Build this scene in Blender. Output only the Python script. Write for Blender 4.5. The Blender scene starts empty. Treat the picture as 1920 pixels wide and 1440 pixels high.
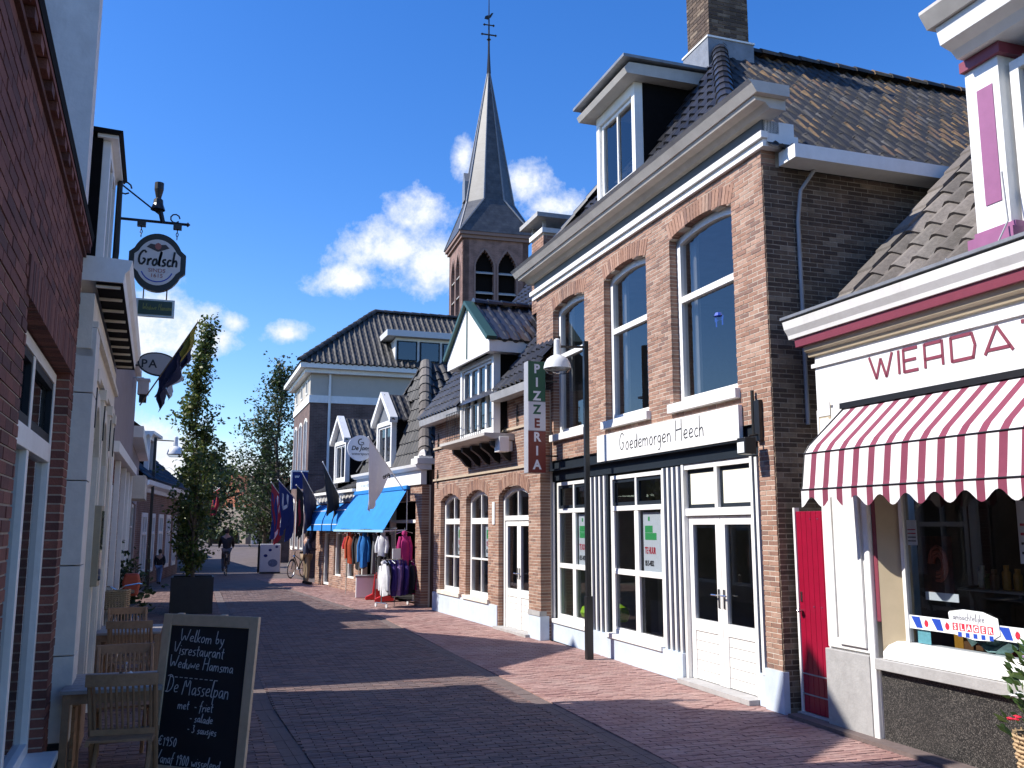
import bpy, math, random
from mathutils import Vector, Matrix
random.seed(7)
R = math.radians
# ------------------------------------------------------------------ camera, sky, sun, exposure
sc = bpy.context.scene
col = sc.collection
FPX, HOR, VPX, EYE = 1720.0, 988.0, 381.0, 1.9       # focal length and horizon of the photograph, in its pixels
PITCH = math.atan((HOR - 720) / FPX)
YAW = math.atan2(960 - VPX, math.hypot(FPX, HOR - 720))
cam = bpy.data.cameras.new('camera'); cam.lens = FPX / 1920 * 36; cam.sensor_width = 36
cam.clip_end = 3000; cam.clip_start = 0.05
camo = bpy.data.objects.new('camera', cam); col.objects.link(camo)
camo.location = (0, 0, EYE); camo.rotation_euler = (R(90) + PITCH, 0, -YAW)
sc.camera = camo
SUNDIR = Vector((1.0, -0.22, -0.97)).normalized()     # the way the light travels
sun = bpy.data.lights.new('sun', 'SUN'); sun.energy = 5.0; sun.angle = R(0.5); sun.color = (1.0, 0.95, 0.87)
suno = bpy.data.objects.new('sun', sun); col.objects.link(suno)
suno.rotation_euler = SUNDIR.to_track_quat('-Z', 'Y').to_euler(); suno.location = (-20, 5, 30)
sc.view_settings.view_transform = 'Standard'; sc.view_settings.look = 'None'
sc.view_settings.exposure = 0.5; sc.view_settings.gamma = 1
try: sc.view_settings.use_curve_mapping = False
except Exception: pass
sc.cycles.max_bounces = 6; sc.cycles.diffuse_bounces = 3; sc.cycles.glossy_bounces = 3; sc.cycles.transparent_max_bounces = 6; sc.cycles.caustics_reflective = False; sc.cycles.caustics_refractive = False
sc.render.resolution_x = 1024; sc.render.resolution_y = 768
def camray(px, py):
    x = (px - 960) / FPX; y = (py - 720) / FPX; c = math.cos(PITCH); s = math.sin(PITCH)
    a, b, z = x, c + y * s, s - y * c
    return Vector((a * math.cos(YAW) + b * math.sin(YAW), -a * math.sin(YAW) + b * math.cos(YAW), z))
def gz(px, py, z=0.0):
    d = camray(px, py); t = (z - EYE) / d.z; return Vector((0, 0, EYE)) + d * t
def at_y(px, py, Y):
    d = camray(px, py); return Vector((0, 0, EYE)) + d * (Y / d.y)

world = bpy.data.worlds.new('World'); sc.world = world; world.use_nodes = True
def build_world():
    nt = world.node_tree; N = nt.nodes; L = nt.links; N.clear()
    def nd(t, **k):
        n = N.new(t)
        for a, b in k.items(): setattr(n, a, b)
        return n
    def m(op, a, b=None, c=None, clamp=False):
        n = nd('ShaderNodeMath', operation=op); n.use_clamp = clamp
        for i, v in enumerate((a, b, c)):
            if v is None: continue
            if isinstance(v, (int, float)): n.inputs[i].default_value = v
            else: L.new(v, n.inputs[i])
        return n.outputs[0]
    out = nd('ShaderNodeOutputWorld'); bg = nd('ShaderNodeBackground'); L.new(bg.outputs[0], out.inputs[0])
    sky = nd('ShaderNodeTexSky'); sky.sky_type = 'NISHITA'; sky.sun_disc = False
    sky.sun_elevation = math.asin(-SUNDIR.z); sky.sun_rotation = math.atan2(-SUNDIR.x, -SUNDIR.y)
    sky.air_density = 1.0; sky.dust_density = 0.25; sky.ozone_density = 4.0; sky.altitude = 0
    hsv = nd('ShaderNodeHueSaturation'); hsv.inputs['Saturation'].default_value = 1.3; hsv.inputs['Value'].default_value = 1.9; hsv.inputs['Hue'].default_value = 0.512
    L.new(sky.outputs[0], hsv.inputs['Color'])
    tc = nd('ShaderNodeTexCoord'); sep = nd('ShaderNodeSeparateXYZ'); L.new(tc.outputs['Generated'], sep.inputs[0])
    # cumulus: a handful of cloud heaps placed by direction, broken up by noise
    fw = camray(820, 560).normalized(); rt = fw.cross(Vector((0, 0, 1))).normalized(); up = rt.cross(fw).normalized()
    def dot(v):
        n = nd('ShaderNodeVectorMath', operation='DOT_PRODUCT'); L.new(tc.outputs['Generated'], n.inputs[0]); n.inputs[1].default_value = v
        return n.outputs['Value']
    df = m('MAXIMUM', dot(fw), 0.05); A = m('DIVIDE', dot(rt), df); B = m('DIVIDE', dot(up), df)
    noi = nd('ShaderNodeTexNoise'); noi.inputs['Scale'].default_value = 17; noi.inputs['Detail'].default_value = 9; noi.inputs['Roughness'].default_value = 0.62
    L.new(tc.outputs['Generated'], noi.inputs['Vector'])
    noi2 = nd('ShaderNodeTexNoise'); noi2.inputs['Scale'].default_value = 5.5; noi2.inputs['Detail'].default_value = 5
    L.new(tc.outputs['Generated'], noi2.inputs['Vector'])
    noi3 = nd('ShaderNodeTexNoise'); noi3.inputs['Scale'].default_value = 48; noi3.inputs['Detail'].default_value = 8; noi3.inputs['Roughness'].default_value = 0.7
    L.new(tc.outputs['Generated'], noi3.inputs['Vector'])
    tot = None
    blobs = [(795, 405, 80, 66), (740, 470, 110, 62), (820, 480, 85, 66), (645, 525, 85, 36), (868, 300, 24, 46), (985, 345, 52, 50), (1030, 390, 70, 42),
             (290, 620, 130, 85), (400, 640, 62, 34), (445, 605, 34, 22), (532, 624, 55, 26), (480, 900, 200, 60), (300, 860, 170, 80), (1345, 640, 90, 80)]
    for (px, py, rx, ry) in blobs:
        d = camray(px, py).normalized(); k = d.dot(fw)
        a0 = d.dot(rt) / k; b0 = d.dot(up) / k
        ax = m('DIVIDE', m('SUBTRACT', A, a0), rx / 1720); by = m('DIVIDE', m('SUBTRACT', B, b0), ry / 1720)
        v = m('SUBTRACT', 1.0, m('SQRT', m('ADD', m('MULTIPLY', ax, ax), m('MULTIPLY', by, by))))
        tot = v if tot is None else m('SMOOTH_MAX', tot, v, 0.25)
    front = m('GREATER_THAN', dot(fw), 0.1)
    dens = m('ADD', m('ADD', tot, m('MULTIPLY', m('SUBTRACT', noi.outputs['Fac'], 0.5), 2.5)), m('MULTIPLY', m('SUBTRACT', noi3.outputs['Fac'], 0.5), 1.1))
    c1 = m('MULTIPLY', m('MULTIPLY', m('ADD', dens, 0.06), 1.25, clamp=True), front, clamp=True)
    # scattered fair-weather cloud all round the rest of the sky
    band = m('MULTIPLY', m('SUBTRACT', 0.62, sep.outputs['Z'], clamp=True), 1.0)
    c2 = m('MULTIPLY', m('SUBTRACT', m('ADD', noi2.outputs['Fac'], m('MULTIPLY', noi.outputs['Fac'], 0.35)), 0.87), 5.0, clamp=True)
    c2 = m('MULTIPLY', m('MULTIPLY', c2, band), m('SUBTRACT', 1.0, m('MULTIPLY', m('GREATER_THAN', dot(fw), 0.72), 1.0)), clamp=True)
    cov = m('MAXIMUM', c1, c2)
    soft = m('ADD', m('MULTIPLY', m('SUBTRACT', dens, 0.1), 0.55), m('MULTIPLY', m('SUBTRACT', noi3.outputs['Fac'], .35), 1.2), clamp=True)
    ccol = nd('ShaderNodeMix', data_type='RGBA'); L.new(soft, ccol.inputs['Factor'])
    ccol.inputs['A'].default_value = (6.6, 7.4, 8.8, 1); ccol.inputs['B'].default_value = (9.3, 9.4, 9.6, 1)
    mix = nd('ShaderNodeMix', data_type='RGBA'); L.new(cov, mix.inputs['Factor'])
    L.new(hsv.outputs[0], mix.inputs['A']); L.new(ccol.outputs['Result'], mix.inputs['B'])
    L.new(mix.outputs['Result'], bg.inputs['Color']); bg.inputs['Strength'].default_value = 0.085
build_world()

# ------------------------------------------------------------------ materials
MATS = {}
def mat(name, base, rough=0.6, var=0.12, scale=6.0, bump=0.0, bscale=40.0, ramp=None, metal=0.0, spec=0.5, dirt=0.0, dirtc=(0.05, 0.045, 0.04), tint=0.0, coat=0.0):
    """procedural material: base colour (or a ramp picked per piece by its random number), noise variation, grime and fine relief"""
    if name in MATS: return MATS[name]
    M = bpy.data.materials.new(name); M.use_nodes = True; nt = M.node_tree; N = nt.nodes; L = nt.links
    P = N['Principled BSDF']; P.inputs['Roughness'].default_value = rough; P.inputs['Metallic'].default_value = metal
    P.inputs['Specular IOR Level'].default_value = spec
    if coat: P.inputs['Coat Weight'].default_value = coat
    tc = N.new('ShaderNodeTexCoord'); n1 = N.new('ShaderNodeTexNoise'); n1.inputs['Scale'].default_value = scale; n1.inputs['Detail'].default_value = 6
    n1.inputs['Roughness'].default_value = 0.65
    geo = N.new('ShaderNodeNewGeometry')
    L.new(geo.outputs['Position'] if ramp else tc.outputs['Object'], n1.inputs['Vector'])
    if ramp:
        at = N.new('ShaderNodeAttribute'); at.attribute_name = 'rnd'; oi = N.new('ShaderNodeObjectInfo')
        ad = N.new('ShaderNodeMath'); ad.operation = 'ADD'; L.new(at.outputs['Fac'], ad.inputs[0]); L.new(oi.outputs['Random'], ad.inputs[1])
        fr = N.new('ShaderNodeMath'); fr.operation = 'FRACT'; L.new(ad.outputs[0], fr.inputs[0])
        cr = N.new('ShaderNodeValToRGB'); cr.color_ramp.interpolation = 'CONSTANT' if len(ramp) > 3 else 'LINEAR'
        while len(cr.color_ramp.elements) < len(ramp): cr.color_ramp.elements.new(0.5)
        for i, c in enumerate(ramp):
            cr.color_ramp.elements[i].position = i / len(ramp); cr.color_ramp.elements[i].color = (*c, 1)
        L.new(fr.outputs[0], cr.inputs['Fac']); csrc = cr.outputs['Color']
    else:
        rgb = N.new('ShaderNodeRGB'); rgb.outputs[0].default_value = (*base, 1); csrc = rgb.outputs[0]
    mr = N.new('ShaderNodeMapRange'); mr.inputs['From Min'].default_value = 0.25; mr.inputs['From Max'].default_value = 0.75
    mr.inputs['To Min'].default_value = 1 - var; mr.inputs['To Max'].default_value = 1 + var; L.new(n1.outputs['Fac'], mr.inputs['Value'])
    mu = N.new('ShaderNodeMix'); mu.data_type = 'RGBA'; mu.blend_type = 'MULTIPLY'; mu.inputs['Factor'].default_value = 1
    L.new(csrc, mu.inputs['A']); L.new(mr.outputs[0], mu.inputs['B']); cur = mu.outputs['Result']
    if dirt:
        n2 = N.new('ShaderNodeTexNoise'); n2.inputs['Scale'].default_value = 1.3; n2.inputs['Detail'].default_value = 8; n2.inputs['Roughness'].default_value = 0.7
        mp = N.new('ShaderNodeMapping'); mp.inputs['Scale'].default_value = (1, 1, 0.35)
        L.new(geo.outputs['Position'], mp.inputs['Vector']); L.new(mp.outputs[0], n2.inputs['Vector'])
        m2 = N.new('ShaderNodeMapRange'); m2.inputs['From Min'].default_value = 0.45; m2.inputs['From Max'].default_value = 0.72
        m2.inputs['To Min'].default_value = 0; m2.inputs['To Max'].default_value = dirt; L.new(n2.outputs['Fac'], m2.inputs['Value'])
        md = N.new('ShaderNodeMix'); md.data_type = 'RGBA'; L.new(m2.outputs[0], md.inputs['Factor']); L.new(cur, md.inputs['A'])
        md.inputs['B'].default_value = (*dirtc, 1); cur = md.outputs['Result']
    L.new(cur, P.inputs['Base Color'])
    if bump:
        n3 = N.new('ShaderNodeTexNoise'); n3.inputs['Scale'].default_value = bscale; n3.inputs['Detail'].default_value = 5
        L.new(geo.outputs['Position'], n3.inputs['Vector'])
        bp = N.new('ShaderNodeBump'); bp.inputs['Strength'].default_value = bump; bp.inputs['Distance'].default_value = 0.01
        L.new(n3.outputs['Fac'], bp.inputs['Height']); L.new(bp.outputs[0], P.inputs['Normal'])
    MATS[name] = M; return M
def glass(name='window_glass', tint=(0.9, 0.95, 1.0), ior=2.15, wob=0.05):
    if name in MATS: return MATS[name]
    M = bpy.data.materials.new(name); M.use_nodes = True; nt = M.node_tree; N = nt.nodes; L = nt.links; N.clear()
    o = N.new('ShaderNodeOutputMaterial'); mx = N.new('ShaderNodeMixShader'); tr = N.new('ShaderNodeBsdfTransparent'); gl = N.new('ShaderNodeBsdfGlossy')
    tr.inputs[0].default_value = (tint[0] * .78, tint[1] * .78, tint[2] * .78, 1); gl.inputs['Roughness'].default_value = 0.0
    # Schlick reflectance that works from either side of the sheet
    dt = N.new('ShaderNodeVectorMath'); dt.operation = 'DOT_PRODUCT'; gg = N.new('ShaderNodeNewGeometry'); L.new(gg.outputs['Normal'], dt.inputs[0]); L.new(gg.outputs['Incoming'], dt.inputs[1])
    def mm(op, a, b=None):
        q = N.new('ShaderNodeMath'); q.operation = op
        for i, v in enumerate((a, b)):
            if v is None: continue
            if isinstance(v, (int, float)): q.inputs[i].default_value = v
            else: L.new(v, q.inputs[i])
        return q
    f0 = ((ior - 1) / (ior + 1)) ** 2
    fr = mm('ADD', f0, mm('MULTIPLY', 1 - f0, mm('POWER', mm('SUBTRACT', 1.0, mm('ABSOLUTE', dt.outputs['Value']).outputs[0]).outputs[0], 5.0).outputs[0]).outputs[0])
    n = N.new('ShaderNodeTexNoise'); n.inputs['Scale'].default_value = 1.6; g = N.new('ShaderNodeNewGeometry'); L.new(g.outputs['Position'], n.inputs['Vector'])
    b = N.new('ShaderNodeBump'); b.inputs['Strength'].default_value = wob; L.new(n.outputs['Fac'], b.inputs['Height']); L.new(b.outputs[0], gl.inputs['Normal'])
    L.new(fr.outputs[0], mx.inputs[0]); L.new(tr.outputs[0], mx.inputs[1]); L.new(gl.outputs[0], mx.inputs[2]); L.new(mx.outputs[0], o.inputs[0])
    MATS[name] = M; return M
def leaf(name, ramp):
    M = mat(name, None, .5, .25, 3, ramp=ramp); nt = M.node_tree; N = nt.nodes; L = nt.links; P = N['Principled BSDF']; o = N['Material Output']
    tr = N.new('ShaderNodeBsdfTranslucent'); mx = N.new('ShaderNodeMixShader'); mx.inputs[0].default_value = .38
    src = P.inputs['Base Color'].links[0].from_socket; L.new(src, tr.inputs['Color']); L.new(P.outputs[0], mx.inputs[1]); L.new(tr.outputs[0], mx.inputs[2]); L.new(mx.outputs[0], o.inputs[0]); return M
def speckled(name, dark, light, scale=170):
    M = mat(name, dark, .5, .3, 20); nt = M.node_tree; N = nt.nodes; L = nt.links; P = N['Principled BSDF']
    v = N.new('ShaderNodeTexVoronoi'); v.inputs['Scale'].default_value = scale; g = N.new('ShaderNodeNewGeometry'); L.new(g.outputs['Position'], v.inputs['Vector'])
    sp = N.new('ShaderNodeSeparateColor'); L.new(v.outputs['Color'], sp.inputs[0]); r = N.new('ShaderNodeValToRGB'); r.color_ramp.interpolation = 'CONSTANT'
    r.color_ramp.elements[0].color = (*dark, 1); e = r.color_ramp.elements.new(.62); e.color = (*[(a + b) / 2.6 for a, b in zip(dark, light)], 1); r.color_ramp.elements[-1].position = .88; r.color_ramp.elements[-1].color = (*light, 1)
    L.new(sp.outputs[0], r.inputs[0]); L.new(r.outputs[0], P.inputs['Base Color']); return M
def brick_tex(name, c1, c2, mortar, bw=0.21, bh=0.062, var=0.3, horizontal=False, dirt=0.0):
    """brickwork or paving too far off to tell its pieces apart"""
    if name in MATS: return MATS[name]
    M = bpy.data.materials.new(name); M.use_nodes = True; nt = M.node_tree; N = nt.nodes; L = nt.links
    P = N['Principled BSDF']; P.inputs['Roughness'].default_value = 0.85
    tc = N.new('ShaderNodeTexCoord'); sp = N.new('ShaderNodeSeparateXYZ'); L.new(tc.outputs['Object'], sp.inputs[0]); cb = N.new('ShaderNodeCombineXYZ')
    if horizontal: L.new(sp.outputs['X'], cb.inputs['X']); L.new(sp.outputs['Y'], cb.inputs['Y'])
    else:
        ad = N.new('ShaderNodeMath'); ad.operation = 'ADD'; L.new(sp.outputs['X'], ad.inputs[0]); L.new(sp.outputs['Y'], ad.inputs[1])
        L.new(ad.outputs[0], cb.inputs['X']); L.new(sp.outputs['Z'], cb.inputs['Y'])
    bt = N.new('ShaderNodeTexBrick'); bt.inputs['Scale'].default_value = 1; bt.inputs['Brick Width'].default_value = bw; bt.inputs['Row Height'].default_value = bh
    bt.inputs['Mortar Size'].default_value = 0.006; bt.inputs['Color1'].default_value = (*c1, 1); bt.inputs['Color2'].default_value = (*c2, 1); bt.inputs['Mortar'].default_value = (*mortar, 1)
    L.new(cb.outputs[0], bt.inputs['Vector'])
    n = N.new('ShaderNodeTexNoise'); n.inputs['Scale'].default_value = 1.7; n.inputs['Detail'].default_value = 8; L.new(tc.outputs['Object'], n.inputs['Vector'])
    mr = N.new('ShaderNodeMapRange'); mr.inputs['From Min'].default_value = .3; mr.inputs['From Max'].default_value = .7; mr.inputs['To Min'].default_value = 1 - var; mr.inputs['To Max'].default_value = 1 + var
    L.new(n.outputs['Fac'], mr.inputs['Value'])
    mu = N.new('ShaderNodeMix'); mu.data_type = 'RGBA'; mu.blend_type = 'MULTIPLY'; mu.inputs['Factor'].default_value = 1
    L.new(bt.outputs['Color'], mu.inputs['A']); L.new(mr.outputs[0], mu.inputs['B']); L.new(mu.outputs['Result'], P.inputs['Base Color'])
    MATS[name] = M; return M

# ------------------------------------------------------------------ mesh builder
class MB:
    def __init__(s): s.v = []; s.f = []; s.a = []
    def face(s, pts, a=0.0):
        i = len(s.v); s.v += [tuple(p) for p in pts]; s.f.append(tuple(range(i, i + len(pts)))); s.a.append(a); return s
    def box(s, x0, x1, y0, y1, z0, z1, a=0.0, M=None, skip=()):
        if x0 > x1: x0, x1 = x1, x0
        if y0 > y1: y0, y1 = y1, y0
        if z0 > z1: z0, z1 = z1, z0
        P = [(x0, y0, z0), (x1, y0, z0), (x1, y1, z0), (x0, y1, z0), (x0, y0, z1), (x1, y0, z1), (x1, y1, z1), (x0, y1, z1)]
        if M is not None: P = [tuple(M @ Vector(p)) for p in P]
        i = len(s.v); s.v += P
        F = {'b': (0, 3, 2, 1), 't': (4, 5, 6, 7), 'y0': (0, 1, 5, 4), 'x1': (1, 2, 6, 5), 'y1': (2, 3, 7, 6), 'x0': (3, 0, 4, 7)}
        for k, q in F.items():
            if k in skip: continue
            s.f.append(tuple(i + j for j in q)); s.a.append(a)
        return s
    def prism(s, pts, vec, a=0.0):
        """polygon pts (3-D) extruded by vec"""
        n = len(pts); i = len(s.v); vec = Vector(vec); pts = [Vector(p) for p in pts]
        nrm = Vector((0, 0, 0))
        for k in range(n): nrm += pts[k].cross(pts[(k + 1) % n])
        if nrm.dot(vec) > 0: pts = pts[::-1]
        s.v += [tuple(p) for p in pts] + [tuple(p + vec) for p in pts]
        s.f.append(tuple(i + k for k in range(n))); s.a.append(a)
        s.f.append(tuple(i + n + k for k in reversed(range(n)))); s.a.append(a)
        for k in range(n):
            j = (k + 1) % n; s.f.append((i + j, i + k, i + n + k, i + n + j)); s.a.append(a)
        return s
    def tube(s, pts, r, n=8, a=0.0, cap=True):
        pts = [Vector(p) for p in pts]; rs = r if isinstance(r, (list, tuple)) else [r] * len(pts)
        i0 = len(s.v); prev = None
        for k, p in enumerate(pts):
            t = (pts[min(k + 1, len(pts) - 1)] - pts[max(k - 1, 0)]).normalized()
            if prev is None: ref = Vector((0, 0, 1)) if abs(t.z) < 0.9 else Vector((1, 0, 0)); x = t.cross(ref).normalized()
            else: x = (prev - t * prev.dot(t)).normalized()
            prev = x; y = t.cross(x)
            for j in range(n):
                an = 2 * math.pi * j / n; s.v.append(tuple(p + (x * math.cos(an) + y * math.sin(an)) * rs[k]))
        for k in range(len(pts) - 1):
            for j in range(n):
                b = i0 + k * n; j2 = (j + 1) % n
                s.f.append((b + j, b + j2, b + n + j2, b + n + j)); s.a.append(a)
        if cap:
            s.f.append(tuple(i0 + j for j in reversed(range(n)))); s.a.append(a)
            b = i0 + (len(pts) - 1) * n; s.f.append(tuple(b + j for j in range(n))); s.a.append(a)
        return s
    def lathe(s, prof, c=(0, 0, 0), n=16, a=0.0):
        i0 = len(s.v); c = Vector(c)
        for (r, z) in prof:
            for j in range(n):
                an = 2 * math.pi * j / n; s.v.append((c.x + r * math.cos(an), c.y + r * math.sin(an), c.z + z))
        for k in range(len(prof) - 1):
            for j in range(n):
                b = i0 + k * n; j2 = (j + 1) % n
                s.f.append((b + j, b + j2, b + n + j2, b + n + j)); s.a.append(a)
        return s
    def grid(s, rows, a=0.0):
        """rows of equal length -> quads"""
        i0 = len(s.v); w = len(rows[0])
        for r in rows: s.v += [tuple(p) for p in r]
        for k in range(len(rows) - 1):
            for j in range(w - 1):
                b = i0 + k * w + j; s.f.append((b, b + 1, b + w + 1, b + w)); s.a.append(a)
        return s
    def ribbon(s, pts, w, nrm, th=0.003):
        """flat stroke of width w along pts, lying in the plane with normal nrm"""
        pts = [Vector(p) for p in pts]; nrm = Vector(nrm).normalized(); L = []; Rr = []
        for k, p in enumerate(pts):
            t = (pts[min(k + 1, len(pts) - 1)] - pts[max(k - 1, 0)]).normalized(); x = nrm.cross(t) * (w / 2)
            L.append(p + x); Rr.append(p - x)
        for k in range(len(pts) - 1): s.prism([L[k], Rr[k], Rr[k + 1], L[k + 1]], nrm * th)
        return s
    def mesh(s, name, m):
        me = bpy.data.meshes.new(name); me.from_pydata(s.v, [], s.f)
        if any(s.a):
            at = me.attributes.new('rnd', 'FLOAT', 'FACE'); at.data.foreach_set('value', s.a)
        if m is not None:
            for q in (m if isinstance(m, (list, tuple)) else [m]): me.materials.append(q)
        return me
    def build(s, name, m, parent=None, smooth=False, bevel=0.0, kind=None, loc=None):
        me = s.mesh(name, m)
        if smooth:
            me.polygons.foreach_set('use_smooth', [True] * len(me.polygons))
            try: me.set_sharp_from_angle(angle=R(40))
            except Exception: pass
        o = bpy.data.objects.new(name, me); col.objects.link(o)
        if parent is not None: o.parent = parent
        if loc is not None: o.location = loc
        if bevel:
            b = o.modifiers.new('bevel', 'BEVEL'); b.width = bevel; b.segments = 2; b.limit_method = 'ANGLE'; b.angle_limit = R(50)
        if kind: o['kind'] = kind
        return o
def tag(o, label=None, cat=None, group=None, kind=None):
    if label: o['label'] = label
    if cat: o['category'] = cat
    if group: o['group'] = group
    if kind: o['kind'] = kind
    return o
def thing(name, label, cat, loc=(0, 0, 0), rz=0.0, group=None):
    o = bpy.data.objects.new(name, None); col.objects.link(o); o.location = loc; o.rotation_euler = (0, 0, rz); o.empty_display_size = 0.2
    return tag(o, label, cat, group)
def bxo(name, m, parent, x0, x1, y0, y1, z0, z1, bevel=0.0):
    return MB().box(x0, x1, y0, y1, z0, z1).build(name, m, parent, bevel=bevel)
def copy_tree(o, parent=None):
    c = o.copy(); col.objects.link(c); c.parent = parent
    for ch in [q for q in bpy.data.objects if q.parent == o]: copy_tree(ch, c)
    return c
CAMP = Vector((0, 0, EYE))
class Frame:
    """street-front frame: u along the facade, d out towards the street, z up"""
    def __init__(s, x, y, ang, right=True, su=1.0):
        s.o = Vector((x, y, 0)); s.rz = R(90 - ang) if right else R(-90 - ang)
        s.su = su; s.M = Matrix.Translation(s.o) @ Matrix.Rotation(s.rz, 4, 'Z') @ Matrix.Diagonal((su, 1, 1, 1))
    def w(s, u, d, z): return s.M @ Vector((u, d, z))
    def thing(s, name, label, cat, group=None):
        t = thing(name, label, cat, s.o, s.rz, group); t.scale = (s.su, 1, 1); return t
    def at(s, u, d, z, name, label, cat, group=None): return thing(name, label, cat, s.w(u, d, z), s.rz, group)
def pieces(parent, name, rest, mesh, mats4, W, m, limit=300, joined=None):
    """alike pieces: the nearest `limit` as objects of one shared mesh, the others joined into one"""
    mats4 = sorted(mats4, key=lambda M: ((W @ M).translation - CAMP).length)
    for M in mats4[:limit]:
        o = bpy.data.objects.new(name, mesh); col.objects.link(o); o.parent = parent; o.matrix_local = M
    jb = joined or MB()
    V = [v.co.copy() for v in mesh.vertices]; F = [tuple(p.vertices) for p in mesh.polygons]
    for M in mats4[limit:]:
        i = len(jb.v); jb.v += [tuple(M @ v) for v in V]; a = random.random()
        for f in F: jb.f.append(tuple(i + k for k in f)); jb.a.append(a)
    if jb.f: jb.build(rest, m, parent, kind='stuff')

# ------------------------------------------------------------------ building helpers
def arch_top(u0, u1, zs, rise):
    uc = (u0 + u1) / 2; hw = (u1 - u0) / 2
    return lambda u: zs + rise * max(0.0, 1 - ((u - uc) / hw) ** 2)
def brick_wall(F, parent, u0, u1, z0, z1, ops, m, mm, d=0.0, thick=0.24, bl=0.21, bh=0.052, j=0.011, parts=0, side=None, clip=None, name='wall', arches=True, proud=0.006, seen=None, rel=None):
    """a wall of single bricks laid in courses round its openings ops = (u0,u1,z0,zspring,rise)"""
    core = MB(); jb = MB(); full = []; h = bh + j; nrow = int(round((z1 - z0) / h))
    h = (z1 - z0) / nrow; bhh = h - j
    for r in range(nrow):
        za = z0 + r * h; zm = za + h / 2
        lo, hi = (u0, u1) if clip is None else clip(zm)
        if hi - lo < 0.03: continue
        iv = [(lo, hi)]
        for (a, b, c, e, rise) in ops:
            if zm < c or zm > e + rise: continue
            if zm <= e: A, B = a, b
            else:
                q = math.sqrt(max(0, 1 - (zm - e) / rise)); uc = (a + b) / 2; hw = (b - a) / 2 * q; A, B = uc - hw, uc + hw
            nv = []
            for (x, y) in iv:
                if B <= x or A >= y: nv.append((x, y)); continue
                if A > x: nv.append((x, A))
                if B < y: nv.append((B, y))
            iv = nv
        for (x, y) in iv:
            core.box(x + .009, y - .009, d - thick, d - proud, za, za + h)
            off = (r % 2) * (bl + j) / 2
            k = math.floor((x - off) / (bl + j)); cut = []
            while True:
                s = off + k * (bl + j); e = s + bl; k += 1
                if s >= y: break
                a = max(s, x + j * .3); b = min(e, y - j * .3)
                if b - a > 0.002: cut.append([a, b])
            if len(cut) > 1 and cut[0][1] - cut[0][0] < .05: cut[1][0] = cut[0][0]; cut.pop(0)
            if len(cut) > 1 and cut[-1][1] - cut[-1][0] < .05: cut[-2][1] = cut[-1][1]; cut.pop()
            if cut and cut[-1][1] < y - j: cut[-1][1] = y - j * .3
            if cut and cut[0][0] > x + j: cut[0][0] = x + j * .3
            for (a, b) in cut:
                dj = random.uniform(-0.0025, 0.0025)
                if parts and abs(b - a - bl) < 0.001 and (seen is None or seen(a, za)):
                    full.append(Matrix.Translation((a + bl / 2, d + dj, za + h / 2)))
                else: jb.box(a, b, d - 0.19, d + dj, za + j / 2, za + j / 2 + bhh, random.random(), skip=('y0',))
    w = core.build(name, mm, parent)
    if rel is not None: w.matrix_local = rel
    if arches:
        for (a, b, c, e, rise) in ops:
            if rise <= 0.001: continue
            f = arch_top(a, b, e, rise); n = max(6, int((b - a) / 0.066))
            for k in range(n):
                x0 = a + (b - a) * k / n; x1 = a + (b - a) * (k + 1) / n - 0.009
                za, zb = f(x0), f(x1); t = (k + .5) / n - .5
                lean = t * 0.16
                jb.prism([(x0, d - .1, za), (x1, d - .1, zb), (x1 + lean, d - .1, zb + .215), (x0 + lean, d - .1, za + .215)], (0, .104 + random.uniform(0, .002), 0), random.random())
    bm = MB().box(-bl / 2, bl / 2, -0.19, 0, -bhh / 2, bhh / 2, skip=('y0',)).mesh('brick', m)
    if full: pieces(w, 'brick', 'brickwork', bm, full, F.M @ (rel if rel is not None else Matrix()), m, parts, jb)
    elif jb.f: jb.build('brickwork', m, w, kind='stuff')
    return w
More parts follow.
